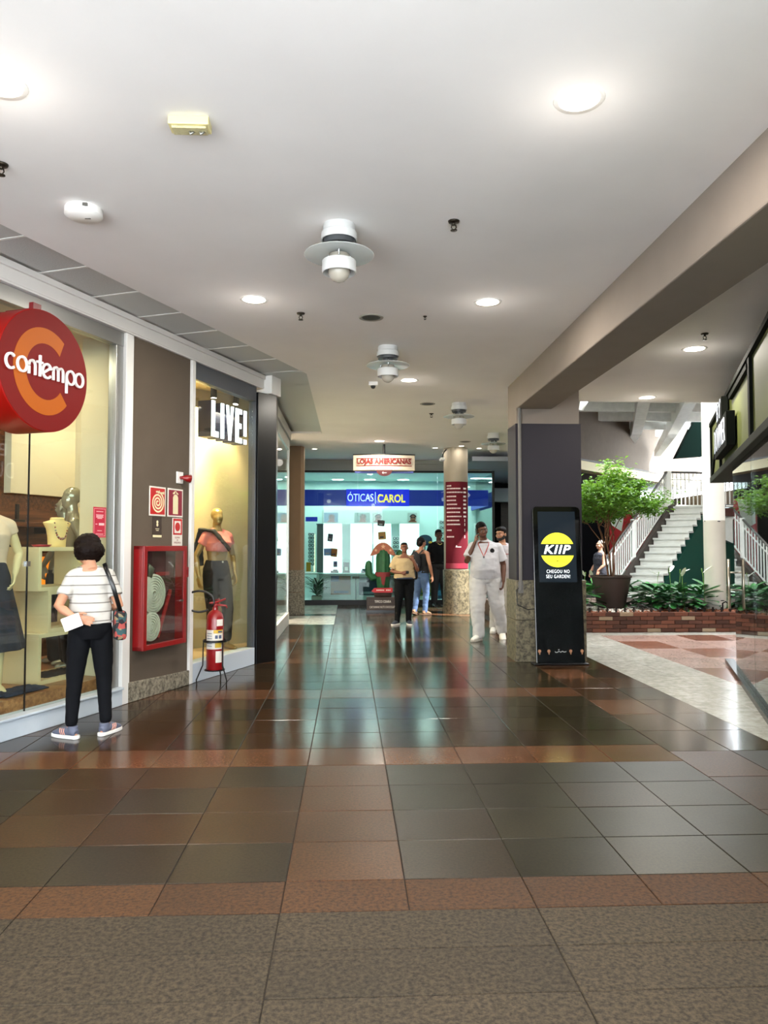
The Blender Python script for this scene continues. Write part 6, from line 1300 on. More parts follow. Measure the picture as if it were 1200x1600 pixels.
def body_mesh(P, B, vox, face=True, hands=True, neck_up=True):
    mb = MB(); k = B.get('limb', 1.0)
    tp = torso_pts(P, B); mb.tube([p for p, _, _ in tp], [(a, b) for _, a, b in tp], 24, hint=(1, 0, 0))
    for s, sg in (('R', 1), ('L', -1)):
        h, kn, an = V(P['hip' + s]), V(P['knee' + s]), V(P['ank' + s])
        limb(mb, [h, seg(h, kn, .5), kn, seg(kn, an, .3), seg(kn, an, .75), an], [0.088 * k, 0.075 * k, 0.053 * k, 0.054 * k, 0.038, 0.034])
        a = math.radians(P['toe' + s]) ; fd = V((math.sin(a), math.cos(a), 0)); pt = math.radians(P['footp' + s]); fd = fd * math.cos(pt) + UZ * math.sin(pt)
        limb(mb, [an - fd * 0.035 - UZ * 0.045, an + fd * 0.05 - UZ * 0.045, an + fd * 0.14 - UZ * 0.06], [0.032, 0.036, 0.026], 10)
        sh, el, wr = V(P['sh' + s]), V(P['el' + s]), V(P['wr' + s])
        limb(mb, [sh, seg(sh, el, .45), el, seg(el, wr, .3), seg(el, wr, .8), wr], [0.056 * k, 0.046 * k, 0.038 * k, 0.039 * k, 0.028, 0.024])
        limb(mb, [V(P['neck']) + V((sg * 0.03, -0.01, -0.055)), sh], [0.045, 0.052])
        if hands: hand(mb, wr, P['hd' + s], P['hn' + s], P.get('thumb' + s, -sg), P['curl' + s])
    if neck_up:
        HM = headM(P); mb.M = HM
        mb.tube([(0, -0.012, 1.40), (0, -0.008, 1.50), (0, 0.0, 1.56)], [0.058, 0.052, 0.05], 14)
        mb.ell((0, -0.012, 1.617), (0.073, 0.092, 0.083)); mb.ell((0, 0.026, 1.575), (0.062, 0.066, 0.075)); mb.ell((0, 0.042, 1.528), (0.043, 0.045, 0.036))
        if face:
            mb.tube([(0, 0.085, 1.612), (0, 0.106, 1.58), (0, 0.098, 1.567)], [0.009, 0.014, 0.016], 8); mb.ell((0, 0.07, 1.632), (0.05, 0.03, 0.014))
            for sg in (-1, 1): mb.ell((sg * 0.074, -0.008, 1.585), (0.012, 0.022, 0.034)); mb.ell((sg * 0.04, 0.055, 1.572), (0.025, 0.03, 0.024))
        mb.M = Matrix.Identity(4)
    return remesh(mb, vox, 3)
def person(name, label, cat, H, pos, rz, P, B, skin_m, vox=0.0075, face=True, group=None, hands=True, neck_up=True, fig_scale=None):
    q = dict(BASE); q.update(P); s = H / 1.70
    t = thing(name, label, cat, T(V(pos)) @ Rz(math.radians(rz)) @ Matrix.Scale(s, 4), group)
    me = body_mesh(q, B, vox, face, hands, neck_up); me.materials.append(skin_m); b = link('body', me, t)
    if face and neck_up:
        HM = headM(q)
        for sg in (-1, 1):
            e = MB(); e.M = HM; e.ell((sg * 0.031, 0.083, 1.601), (0.012, 0.009, 0.0062), n=10, k=6); eo = e.build('eye', M_EYEW, t, smooth=True)
            e = MB(); e.M = HM; e.ell((sg * 0.031, 0.0895, 1.601), (0.0062, 0.005, 0.0058), n=8, k=6); e.build('pupil', M_PUP, eo, smooth=True)
        e = MB(); e.M = HM; e.tube([(-0.026, 0.082, 1.545), (-0.012, 0.092, 1.543), (0, 0.0945, 1.5445), (0.012, 0.092, 1.543), (0.026, 0.082, 1.545)], [0.003, 0.0055, 0.006, 0.0055, 0.003], 8); e.build('mouth', M_LIPS, t, smooth=True)
        e = MB(); e.M = HM
        for sg in (-1, 1): e.tube([(sg * 0.014, 0.094, 1.622), (sg * 0.032, 0.091, 1.627), (sg * 0.05, 0.076, 1.621)], [0.003, 0.0038, 0.002], 6)
        e.build('eyebrows', M_HR, t, smooth=True)
    return t, q
def hair(t, q, m_, ells, vox=0.008, wr=0.0, name='hair'):
    mb = MB(); mb.M = headM(q)
    for c_, r_ in ells: mb.ell(c_, r_)
    me = remesh(mb, vox, 2, name)
    if wr: wrinkle(me, wr, 40, 3)
    me.materials.append(m_); return link(name, me, t)
SHORT = [((0, -0.024, 1.642), (0.078, 0.092, 0.078)), ((0, -0.055, 1.60), (0.074, 0.06, 0.07)), ((0.0, 0.018, 1.680), (0.058, 0.062, 0.036)), ((0.068, -0.01, 1.615), (0.012, 0.03, 0.04)), ((-0.068, -0.01, 1.615), (0.012, 0.03, 0.04))]
def legs_cloth(t, q, B, m_, rad, top=0.98, vox=0.009, wr=0.006, name='trousers', cuff=None, g=1.09):
    mb = MB(); tp = torso_pts(q, B)
    st_ = [(p, a * g + 0.006, b * g + 0.008) for p, a, b in tp if p[2] <= top + 0.01]
    mb.tube([p for p, _, _ in st_], [(a, b) for _, a, b in st_], 24, hint=(1, 0, 0))
    for s in 'RL':
        h, kn, an = V(q['hip' + s]), V(q['knee' + s]), V(q['ank' + s]); end = seg(kn, an, cuff if cuff else 1.0)
        limb(mb, [h + UZ * 0.0, seg(h, kn, .35), seg(h, kn, .75), kn, seg(kn, end, .4), seg(kn, end, .8), end], [rad[0], rad[0], (rad[0] + rad[1]) / 2, rad[1], (rad[1] + rad[2]) / 2, rad[2], rad[2]], 16)
    me = remesh(mb, vox, 5, name)
    if wr: wrinkle(me, wr, 9, 1.5)
    me.materials.append(m_); return link(name, me, t)
def top_cloth(t, q, B, m_, bottom=0.93, sl=0.55, srad=(0.068, 0.062), g=1.10, vox=0.009, wr=0.004, name='shirt', hem=1.05, neckz=1.44, arms='RL', slr=None):
    mb = MB(); tp = torso_pts(q, B); st_ = [(p, a * g + 0.008, b * g + 0.010) for p, a, b in tp if bottom <= p[2] <= neckz]
    p0, a0, b0 = st_[0]; st_ = [((p0[0], p0[1], bottom), a0 * hem, b0 * hem)] + st_
    mb.tube([p for p, _, _ in st_], [(a, b) for _, a, b in st_], 28, hint=(1, 0, 0))
    for s in arms:
        sg = 1 if s == 'R' else -1; sh, el, wr_ = V(q['sh' + s]), V(q['el' + s]), V(q['wr' + s])
        limb(mb, [V(q['neck']) + V((sg * 0.045, -0.01, -0.06)), sh], [0.052, 0.062])
        u = sl if slr is None or s == 'L' else slr
        if u > 0:
            if u <= 1: mb.tube([sh, seg(sh, el, u * 0.5), seg(sh, el, u)], [srad[0], (srad[0] + srad[1]) / 2, srad[1]], 16); mb.ell(sh, srad[0])
            else: limb(mb, [sh, seg(sh, el, .5), el, seg(el, wr_, (u - 1) * .5), seg(el, wr_, u - 1)], [srad[0], srad[0] * 0.93, srad[1], srad[1] * 0.93, srad[1] * 0.85], 16)
    me = remesh(mb, vox, 4, name)
    if wr: wrinkle(me, wr, 11, 4.2)
    me.materials.append(m_); return link(name, me, t)
from mathutils.bvhtree import BVHTree
def front(o):
    bv = BVHTree.FromPolygons([v.co for v in o.data.vertices], [p.vertices[:] for p in o.data.polygons])
    def f(x, z):
        h = bv.ray_cast(V((x, 2, z)), V((0, -1, 0)))[0]; return h.y if h else 0.15
    return f
def shoes(t, q, upper, sole, name='shoe', low=0.0, stripe=None, vox=0.006):
    for s in 'RL':
        an = V(q['ank' + s]); a = math.radians(q['toe' + s]); pt = math.radians(q['footp' + s]); F = T(an) @ Rz(-a) @ Rx(pt) @ T(0, 0, -0.085)
        mb = MB(); mb.tube([(0, -0.065, 0.045), (0, -0.04, 0.055), (0, 0.02, 0.06), (0, 0.09, 0.05), (0, 0.15, 0.038), (0, 0.195, 0.03)], [(0.03, 0.03), (0.04, 0.042), (0.043, 0.045), (0.046, 0.036), (0.045, 0.026), (0.025, 0.016)], 14, hint=(1, 0, 0))
        mb.tube([(0, -0.02, 0.06), (0, -0.022, 0.105 - low)], [(0.042, 0.048), (0.040, 0.046)], 14, hint=(1, 0, 0))
        me = remesh(mb, vox, 3, name); me.materials.append(upper); o = link(name, me, t); o.matrix_local = F
        pl2 = [(0.035 * math.cos(w_) , -0.055 + 0.035 * math.sin(w_)) for w_ in [PI + PI * i / 8 for i in range(9)]] + [(0.048, 0.08), (0.046, 0.14)] + [(0.042 * math.cos(w_), 0.155 + 0.055 * math.sin(w_)) for w_ in [PI * i / 8 for i in range(9)]] + [(-0.046, 0.14), (-0.048, 0.08)]
        b = MB(); b.prism([(x_ * 1.05, y_) for x_, y_ in pl2], 0.0, 0.03); b.build('sole', sole, o, bevel=0.006)
        if stripe:
            b = MB()
            for k in range(3):
                for sg in (-1, 1): b.tube([(sg * 0.043, 0.025 + k * 0.022, 0.034), (sg * 0.046, 0.035 + k * 0.022, 0.06), (sg * 0.036, 0.04 + k * 0.022, 0.083)], 0.0045, 6)
            b.build('stripe', stripe, o, smooth=True)
# ------------------------------------------------------------------ woman at the shop window, seen from behind
M_HAIRB = mat('hair_dark_brown', '#120805', 0.6, var=0.3, vs=30, spec=0.12)
P = gp(139, 1150)
t, q = person('person', 'person with dark bobbed hair in a striped white top looking into the shop window', 'person', 1.53, (P.x, P.y, 0), 24,
    dict(hipR=(0.085, 0, 0.90), hipL=(-0.085, 0, 0.90), kneeR=(0.115, 0.03, 0.49), kneeL=(-0.12, 0.02, 0.49), ankR=(0.135, 0.0, 0.085), ankL=(-0.145, -0.01, 0.085), toeR=42, toeL=-38, neck=(-0.02, 0.045, 1.46), head=(28, -24, 4),
         shR=(0.14, 0.03, 1.355), shL=(-0.14, 0.03, 1.355), elR=(0.225, -0.02, 1.09), wrR=(0.17, 0.20, 1.06), hdR=(-0.2, 1, 0.1), elL=(-0.265, -0.08, 1.11), wrL=(-0.145, -0.175, 1.02), hdL=(1, -0.05, -0.28), hnL=(0, -1, -0.1), thumbL=-1, curlL=0.25),
    dict(w=0.86, d=0.92, hips=1.0, waist=1.1, belly=0.015), skin('#c18a6c'), vox=0.006)
hair(t, q, M_HAIRB, [((0, -0.03, 1.635), (0.112, 0.12, 0.098)), ((0, -0.055, 1.565), (0.128, 0.10, 0.09)), ((0.07, -0.015, 1.57), (0.05, 0.075, 0.09)), ((-0.07, -0.015, 1.575), (0.05, 0.065, 0.085)), ((0, 0.03, 1.695), (0.06, 0.05, 0.03))], wr=0.006)
M_STRIPE = mat('striped_cotton', '#e9e6df', 0.85)
nt = M_STRIPE.node_tree; N = nt.nodes; tc = N.new('ShaderNodeTexCoord'); sx = N.new('ShaderNodeSeparateXYZ'); nt.links.new(tc.outputs['Object'], sx.inputs[0])
ma = N.new('ShaderNodeMath'); ma.operation = 'MULTIPLY'; ma.inputs[1].default_value = 1 / 0.075; nt.links.new(sx.outputs['Z'], ma.inputs[0]); fr = N.new('ShaderNodeMath'); fr.operation = 'FRACT'; nt.links.new(ma.outputs[0], fr.inputs[0])
lt_ = N.new('ShaderNodeMath'); lt_.operation = 'LESS_THAN'; lt_.inputs[1].default_value = 0.13; nt.links.new(fr.outputs[0], lt_.inputs[0]); mx = N.new('ShaderNodeMix'); mx.data_type = 'RGBA'; mx.inputs[6].default_value = (*lin('#c2bfb9'), 1); mx.inputs[7].default_value = (*lin('#7c7872'), 1)
nt.links.new(lt_.outputs[0], mx.inputs[0]); nt.links.new(mx.outputs[2], N['Principled BSDF'].inputs['Base Color'])
top_cloth(t, q, dict(w=0.86, d=0.92, waist=1.15, belly=0.02), M_STRIPE, bottom=0.955, sl=0.66, srad=(0.06, 0.064), g=1.1, wr=0.006, hem=1.1)
legs_cloth(t, q, dict(w=0.88, d=0.95), mat('navy_trousers', '#0c0d11', 0.85, var=0.15, spec=0.15), (0.092, 0.068, 0.053), top=1.0, cuff=0.88, wr=0.004)
shoes(t, q, mat('grey_mesh_shoe', '#5d6275', 0.7), mat('white_sole', '#eceae6', 0.5), stripe=mat('pink_stripe', '#d9a08f', 0.5))
def rel(t, x, y, z): return t.matrix_world @ V((x, y, z))
RW = t.matrix_world.copy()
sb = thing('shoulder_bag', 'small dark floral shoulder bag on a black strap beside the striped top', 'bag', RW @ T(0.225, -0.08, 0.94))
b = MB(); b.box((-0.05, -0.085, -0.13), (0.05, 0.085, 0.12)); bag = b.build('bag', mat('floral_fabric', '#241c22', 0.8), sb, bevel=0.03)
fm = bag.data.materials[0]; nt = fm.node_tree; N = nt.nodes; vo = N.new('ShaderNodeTexVoronoi'); vo.inputs['Scale'].default_value = 28; tc = N.new('ShaderNodeTexCoord'); nt.links.new(tc.outputs['Object'], vo.inputs['Vector']); cr = N.new('ShaderNodeValToRGB'); E = cr.color_ramp.elements; cr.color_ramp.interpolation = 'CONSTANT'
E[0].color = (*lin('#17141a'), 1); E[1].position = 0.55; E[1].color = (*lin('#a3463f'), 1); e = E.new(0.72); e.color = (*lin('#2b4a4d'), 1); e = E.new(0.86); e.color = (*lin('#8a7a5a'), 1); sp = N.new('ShaderNodeSeparateColor'); nt.links.new(vo.outputs['Color'], sp.inputs[0]); nt.links.new(sp.outputs[0], cr.inputs[0]); nt.links.new(cr.outputs[0], N['Principled BSDF'].inputs['Base Color'])
b = MB(); b.tube([(0.0, 0.06, 0.10), (-0.05, 0.115, 0.36), (-0.11, 0.12, 0.49), (-0.13, 0.03, 0.52), (-0.12, -0.045, 0.47), (-0.07, -0.085, 0.33), (0.0, -0.06, 0.10)], [(0.018, 0.004)] * 7, 8); b.build('strap', M_BLACK, sb, smooth=True)
pp = thing('paper_slip', 'small white paper slip held behind the back by the person in stripes', 'paper', RW @ T(-0.155, -0.215, 0.985) @ Ry(-0.35))
b = MB(); b.box((-0.085, -0.003, -0.05), (0.06, 0.0, 0.06)); b.build('sheet', M_WHITE2, pp); b = MB(); b.box((-0.08, -0.006, -0.045), (0.055, -0.003, 0.062)); b.build('sheet', M_WHITE2, pp)
# ------------------------------------------------------------------ man in a white polo, on the phone, walking
M_COT = mat('white_cotton', '#c3c1c4', 0.85); M_COTP = mat('white_twill', '#c2bfbd', 0.85)
P = gp(757, 1000)
t, q = person('person', 'big person in a white polo shirt and trousers walking with a hand to the ear', 'person', 1.80, (P.x + 0.02, P.y, 0), 172,
    dict(hipR=(0.10, 0, 0.90), hipL=(-0.10, 0, 0.90), kneeR=(0.12, 0.10, 0.48), kneeL=(-0.175, -0.05, 0.49), ankR=(0.105, 0.10, 0.085), ankL=(-0.25, -0.22, 0.12), toeR=30, toeL=-4, footpL=-24, neck=(0.03, 0.06, 1.48), head=(14, -12, 12),
         shR=(0.175, 0.04, 1.36), shL=(-0.18, 0.02, 1.345), elR=(0.275, 0.12, 1.14), wrR=(0.155, 0.155, 1.42), hdR=(-0.2, -0.12, 0.95), hnR=(-0.9, -0.35, -0.2), thumbR=-1, curlR=0.7, elL=(-0.265, -0.03, 1.09), wrL=(-0.255, 0.08, 0.855), hdL=(0.12, 0.2, -1), hnL=(1, -0.2, 0), curlL=0.75),
    dict(w=1.14, d=1.22, belly=0.05, limb=1.08), skin('#5c3826'), vox=0.0075)
hair(t, q, mat('hair_black', '#0d0a09', 0.6, spec=0.12), SHORT)
sh_ = top_cloth(t, q, dict(w=1.16, d=1.22, belly=0.06), M_COT, bottom=0.90, sl=0.74, srad=(0.076, 0.084), g=1.09, wr=0.006, hem=1.02); fy = front(sh_)
b = MB(); b.M = headM(q); b.lathe([(0.066, 1.425), (0.078, 1.44), (0.068, 1.475), (0.062, 1.472), (0.07, 1.44)], 24, T(0, 0.0, -0.022)); b.build('collar', M_COT, t, smooth=True)
legs_cloth(t, q, dict(w=1.18, d=1.2, belly=0.03), M_COTP, (0.132, 0.108, 0.088), top=1.0, wr=0.010, cuff=0.98)
shoes(t, q, mat('white_leather_shoe', '#dedad0', 0.5), mat('pale_sole', '#b9b2a6', 0.6))
b = MB(); b.tube([(-0.04, 0.0, 1.47)] + [(0.03 + x_, fy(0.03 + x_, z_) + 0.006, z_) for x_, z_ in ((-0.075, 1.39), (-0.05, 1.33), (-0.02, 1.26), (0.0, 1.215), (0.02, 1.26), (0.05, 1.33), (0.075, 1.39))] + [(0.10, 0.0, 1.47)], 0.006, 6); b.build('lanyard', mat('lanyard_red', '#b5402f', 0.6), t, smooth=True)
b = MB(); yb = fy(0.03, 1.15) + 0.008; b.box((0.002, yb, 1.10), (0.058, yb + 0.005, 1.195)); b.build('name_badge', mat('badge_grey', '#bdbdbd', 0.4), t, bevel=0.002); b = MB(); b.box((0.02, yb, 1.195), (0.04, yb + 0.007, 1.225)); b.build('badge_clip', M_BLACK, t)
b = MB(); yb = fy(-0.09, 1.30); b.cyl((-0.09, yb - 0.01, 1.30), (-0.093, yb + 0.006, 1.302), 0.033, n=20); b.build('chest_emblem', M_BLACK, t)
ph = thing('mobile_phone', 'dark mobile phone pressed to the ear of the big person in white', 'phone', t.matrix_world @ headM(q) @ T(0.092, 0.02, 1.565))
b = MB(); b.box((-0.005, -0.035, -0.07), (0.005, 0.035, 0.07)); b.build('phone', M_BLACK, ph, bevel=0.004)
# ------------------------------------------------------------------ bearded man behind
P = gp(786, 988)
t, q = person('person', 'bearded person in white looking aside, half hidden behind the pillar', 'person', 1.76, (P.x + 0.0, P.y, 0), 172,
    dict(neck=(0.01, 0.02, 1.47), head=(-38, -8, 0), kneeR=(0.13, 0.07, 0.48), ankR=(0.155, 0.02, 0.085), kneeL=(-0.10, 0.09, 0.49), ankL=(-0.13, 0.1, 0.085), elR=(0.22, -0.10, 1.08), wrR=(0.18, -0.16, 0.86), elL=(-0.22, -0.08, 1.08), wrL=(-0.18, -0.12, 0.85)),
    dict(w=1.06, d=1.05, belly=0.02), skin('#b07e63'))
hair(t, q, mat('hair_black_brown', '#15100e', 0.6, spec=0.12), SHORT + [((0, 0.05, 1.685), (0.06, 0.05, 0.03))])
hair(t, q, mat('beard_dark', '#1b1310', 0.7, bump=0.5, bs=90), [((0, 0.05, 1.522), (0.053, 0.05, 0.036)), ((0.05, 0.02, 1.545), (0.022, 0.045, 0.04)), ((-0.05, 0.02, 1.545), (0.022, 0.045, 0.04))], name='beard')
sh_ = top_cloth(t, q, dict(w=1.07, d=1.05, belly=0.025), mat('pale_sweatshirt', '#bfb9be', 0.9), bottom=0.90, sl=1.85, srad=(0.078, 0.062), g=1.10, wr=0.006)
legs_cloth(t, q, dict(w=1.06, d=1.05), M_COTP, (0.112, 0.088, 0.07), wr=0.009, cuff=0.95)
shoes(t, q, mat('white_clog', '#e2dfd8', 0.5), mat('white_clog_sole', '#c9c4bb', 0.6))
b = MB(); yb = front(sh_)(-0.05, 1.27); b.box((-0.09, yb - 0.004, 1.262), (-0.02, yb + 0.004, 1.276)); b.build('chest_print', mat('print_red', '#b06a6a', 0.6), t)
# ------------------------------------------------------------------ woman in a beige one-shoulder top
P = gp(632, 976)
t, q = person('person', 'person in a beige one-shoulder top and black trousers smiling at the viewer', 'person', 1.51, (P.x, P.y, 0), 183,
    dict(neck=(0.0, 0.01, 1.47), head=(-4, 0, 2), kneeR=(0.125, 0.03, 0.48), ankR=(0.155, 0.02, 0.085), kneeL=(-0.09, 0.02, 0.48), ankL=(-0.085, 0.0, 0.085), toeR=38, toeL=-6,
         elR=(0.27, 0.03, 1.10), wrR=(0.08, 0.205, 1.08), hdR=(-1, 0.25, 0.1), hnR=(0, -1, 0), curlR=0.7, elL=(-0.27, 0.11, 1.12), wrL=(-0.165, 0.16, 1.33), hdL=(0.3, -0.05, 0.95), hnL=(0.3, -0.9, 0), curlL=0.8),
    dict(w=1.12, d=1.12, belly=0.035, hips=1.04, bust=0.02), skin('#7d4c35'))
hair(t, q, mat('hair_tied_back', '#1c1310', 0.6, spec=0.12), [((0, 0.022, 1.676), (0.066, 0.058, 0.03)), ((0, -0.035, 1.632), (0.078, 0.088, 0.078)), ((0, -0.06, 1.6), (0.07, 0.055, 0.07)), ((0, -0.12, 1.64), (0.035, 0.035, 0.035))])
top_cloth(t, q, dict(w=1.12, d=1.12, belly=0.04, bust=0.025), mat('beige_knit', '#b9a078', 0.9), bottom=0.97, sl=0.0, slr=0.78, srad=(0.088, 0.098), g=1.13, wr=0.009, neckz=1.36, hem=1.05)
legs_cloth(t, q, dict(w=1.1, d=1.1, hips=1.04, belly=0.02), mat('black_trousers', '#08090b', 0.8, spec=0.15), (0.118, 0.084, 0.06), top=1.0, wr=0.004)
shoes(t, q, mat('dark_sneaker', '#2a2e3a', 0.6), mat('white_sneaker_sole', '#dfdcd5', 0.5))
b = MB(); b.tube([(0.185 * math.cos(a), 0.02 + 0.165 * math.sin(a), 0.965) for a in [2 * PI * i / 28 for i in range(28)]], (0.008, 0.022) and 0.018, 8, closed=True); b.build('belt', mat('denim_belt', '#2a3347', 0.7), t, smooth=True)
W_ = t.matrix_world
ck = thing('car_key', 'small black key fob in the hand of the person in the beige top', 'key', W_ @ T(-0.03, 0.235, 1.09))
b = MB(); b.box((-0.035, -0.02, -0.025), (0.03, 0.02, 0.03)); b.build('fob', M_BLACK, ck, bevel=0.012)
hb_ = thing('shoulder_backpack', 'black backpack strap and bag slung over the shoulder of the person in beige', 'bag', W_ @ T(-0.18, -0.13, 1.12))
b = MB(); b.box((-0.12, -0.08, -0.2), (0.1, 0.06, 0.16)); b.build('bag', M_BLACK, hb_, bevel=0.05); b = MB(); b.tube([(0.0, -0.02, 0.12), (0.0, 0.06, 0.29), (-0.0, 0.2, 0.33), (-0.01, 0.29, 0.24)], [(0.02, 0.007)] * 4, 8); b.build('strap', M_BLACK, hb_, smooth=True)
# ------------------------------------------------------------------ woman with a backpack, turned away
P = gp(658, 961)
t, q = person('person', 'person in a black tank top and blue jeans turned away with a dark backpack', 'person', 1.62, (P.x, P.y, 0), -38,
    dict(neck=(0.0, 0.02, 1.47), head=(-18, -4, 0), kneeR=(0.10, 0.05, 0.48), ankR=(0.10, 0.0, 0.085), kneeL=(-0.09, -0.02, 0.48), ankL=(-0.09, -0.12, 0.10), footpL=-15, elR=(0.24, -0.02, 1.11), wrR=(0.24, 0.08, 0.86)),
    dict(w=0.98, d=1.0, hips=1.0), skin('#a9785d'))
hair(t, q, mat('hair_black_bob', '#100c0c', 0.6, spec=0.12), [((0, -0.03, 1.632), (0.09, 0.10, 0.09)), ((0, -0.065, 1.575), (0.085, 0.065, 0.08))])
top_cloth(t, q, dict(w=0.98, d=1.0), mat('black_tank_top', '#101114', 0.8), bottom=0.92, sl=0, g=1.08, neckz=1.38, arms='', hem=1.04)
legs_cloth(t, q, dict(w=0.98, d=1.0), mat('blue_jeans', '#4a6288', 0.85, var=0.25, vs=6), (0.10, 0.075, 0.056), top=0.98, wr=0.006)
shoes(t, q, mat('tan_sandal', '#8a6a50', 0.6), mat('tan_sandal_sole', '#5a4636', 0.7))
bk_ = thing('backpack', 'dark backpack worn on the back of the person in jeans', 'backpack', t.matrix_world @ T(-0.03, -0.20, 1.17))
mb = MB(); mb.ell((0, 0, 0), (0.135, 0.085, 0.235)); mb.ell((0, -0.02, -0.07), (0.14, 0.09, 0.16)); me = remesh(mb, 0.01, 3, 'pack'); me.materials.append(mat('pack_black', '#15151a', 0.8)); link('pack', me, bk_)
for sx in (-0.09, 0.09): b = MB(); b.tube([(sx, 0.05, 0.18), (sx * 1.25, 0.14, 0.26), (sx * 1.3, 0.26, 0.24), (sx * 1.3, 0.31, 0.08), (sx * 1.2, 0.24, -0.08), (sx, 0.06, -0.14)], [(0.024, 0.006)] * 6, 8); b.build('strap', M_BLACK, bk_, smooth=True)
# ------------------------------------------------------------------ guard
P = gp(683, 946)
t, q = person('person', 'uniformed guard in black with a yellow shoulder patch and a hand on the hip', 'person', 1.83, (P.x, 18.35, 0), 186,
    dict(head=(8, 0, 0), elL=(-0.34, -0.05, 1.12), wrL=(-0.20, 0.07, 1.0), hdL=(0.7, 0.3, -0.6), hnL=(0, -1, -0.2), curlL=0.6, elR=(0.25, 0.02, 1.11), wrR=(0.24, 0.1, 0.88), kneeL=(-0.11, 0.03, 0.48), ankL=(-0.15, 0.0, 0.085)),
    dict(w=1.1, d=1.1, belly=0.015), skin('#4e3226'))
hair(t, q, mat('hair_black_short', '#0c0a0a', 0.6, spec=0.12), SHORT)
M_UNI = mat('black_uniform', '#090a0e', 0.8, spec=0.15)
top_cloth(t, q, dict(w=1.12, d=1.1, belly=0.02), M_UNI, bottom=0.95, sl=0.62, srad=(0.084, 0.08), g=1.1, wr=0.005)
legs_cloth(t, q, dict(w=1.1, d=1.1), mat('black_uniform_trousers', '#0c0d11', 0.8), (0.112, 0.088, 0.075), wr=0.006)
shoes(t, q, mat('black_boot', '#0a0a0b', 0.4), M_BLACK)
b = MB(); M_PATCH = mat('patch_yellow', '#d8c338', 0.6); b.ell((-0.20, 0.03, 1.425), (0.045, 0.045, 0.03)); b.build('shoulder_patch', M_PATCH, t, smooth=True); b = MB(); b.ell((0.20, 0.03, 1.425), (0.04, 0.045, 0.028)); b.build('shoulder_patch', M_PATCH, t, smooth=True)
b = MB(); b.tube([(-0.05, 0.115, 1.40), (0, 0.135, 1.375), (0.05, 0.115, 1.40)], 0.008, 6); b.build('collar_trim', mat('trim_gold', '#c9b060', 0.6), t, smooth=True)
b = MB(); b.tube([(0.195 * math.cos(a), 0.14 * math.sin(a), 0.985) for a in [2 * PI * i / 28 for i in range(28)]], 0.02, 8, closed=True); b.build('belt', M_BLACK, t, smooth=True)
# ------------------------------------------------------------------ grey haired woman behind the big pot
t, q = person('person', 'grey haired person in a dark patterned dress standing behind the big pot', 'person', 1.56, (ayp(938, 880, 17.2).x, 17.2, 0), 105,
    dict(head=(0, 0, 0), elL=(-0.24, 0.06, 1.11), wrL=(-0.20, 0.2, 0.98), elR=(0.24, 0.0, 1.11), wrR=(0.22, 0.14, 0.93)), dict(w=1.02, d=1.08, belly=0.02), skin('#b98a72'))
hair(t, q, mat('hair_grey', '#b5b0aa', 0.6, bump=0.4, bs=80), [((0, -0.03, 1.64), (0.086, 0.094, 0.082)), ((0, -0.06, 1.6), (0.08, 0.062, 0.075))])
mb = MB(); mb.tube([(0, 0, 0.42), (0, 0, 0.7), (0, 0, 0.92), (0, 0, 1.07), (0, 0.01, 1.25), (0, 0, 1.36), (0, -0.01, 1.41)], [(0.25, 0.22), (0.23, 0.19), (0.205, 0.165), (0.18, 0.15), (0.2, 0.155), (0.2, 0.125), (0.13, 0.09)], 24, hint=(1, 0, 0))
me = remesh(mb, 0.011, 3, 'dress'); wrinkle(me, 0.008, 9, 2); me.materials.append(mat('dark_print_dress', '#2b2d38', 0.9, var=0.8, vs=26)); link('dress', me, t)
shoes(t, q, M_BLACK, M_BLACK)
# ------------------------------------------------------------------ mannequins
M_MQB = mat('bronze_mannequin', '#a88a55', 0.3, metal=0.35); M_MQS = mat('silver_mannequin', '#a8a48e', 0.22, metal=0.45); M_MQC = mat('cream_mannequin', '#e0cb98', 0.35)
P = gp(337, 1014, 0.205)
az = math.degrees(math.atan2(-NL.x, NL.y))
t, q = person('mannequin', 'bronze mannequin in black leggings and a pink top in the second window', 'mannequin', 1.72, (P.x - 0.0, P.y + 0.02, 0.195), 223,
    dict(head=(-14, 0, 0), elR=(0.25, -0.06, 1.12), wrR=(0.235, -0.02, 0.88), elL=(-0.25, -0.03, 1.12), wrL=(-0.22, 0.06, 0.9), kneeR=(0.075, 0.03, 0.48), ankR=(0.07, -0.02, 0.085), kneeL=(-0.12, 0.06, 0.48), ankL=(-0.12, 0.05, 0.085)),
    dict(w=0.9, d=0.85, hips=1.0, waist=0.86, bust=0.02, limb=0.9), M_MQB, face=False)
legs_cloth(t, q, dict(w=0.9, d=0.86, waist=0.9), mat('charcoal_leggings', '#131416', 0.75, spec=0.2), (0.092, 0.07, 0.058), top=1.08, cuff=0.86, wr=0.003)
tc_ = top_cloth(t, q, dict(w=0.9, d=0.86, waist=0.9, bust=0.035), mat('pink_top', '#dd7f77', 0.8), bottom=1.18, sl=0.42, srad=(0.06, 0.058), g=1.06, wr=0.003, neckz=1.40, hem=1.0)
mb = MB(); mb.tube([(0.19, -0.09, 1.0), (0.2, -0.10, 1.2), (0.165, -0.05, 1.43), (0.10, 0.08, 1.42), (0.0, 0.15, 1.28), (-0.07, 0.165, 1.19)], [(0.07, 0.02), (0.075, 0.022), (0.075, 0.03), (0.065, 0.025), (0.065, 0.022), (0.05, 0.02)], 16); me = remesh(mb, 0.009, 3, 'draped_jacket'); wrinkle(me, 0.006, 14, 6); me.materials.append(mat('black_jacket', '#19191b', 0.75)); link('draped_jacket', me, t)
b = MB(); b.cyl((0, 0.125, 1.05), (0, 0.129, 1.05), 0.012, n=12); b.build('waist_logo', M_SWH, t)
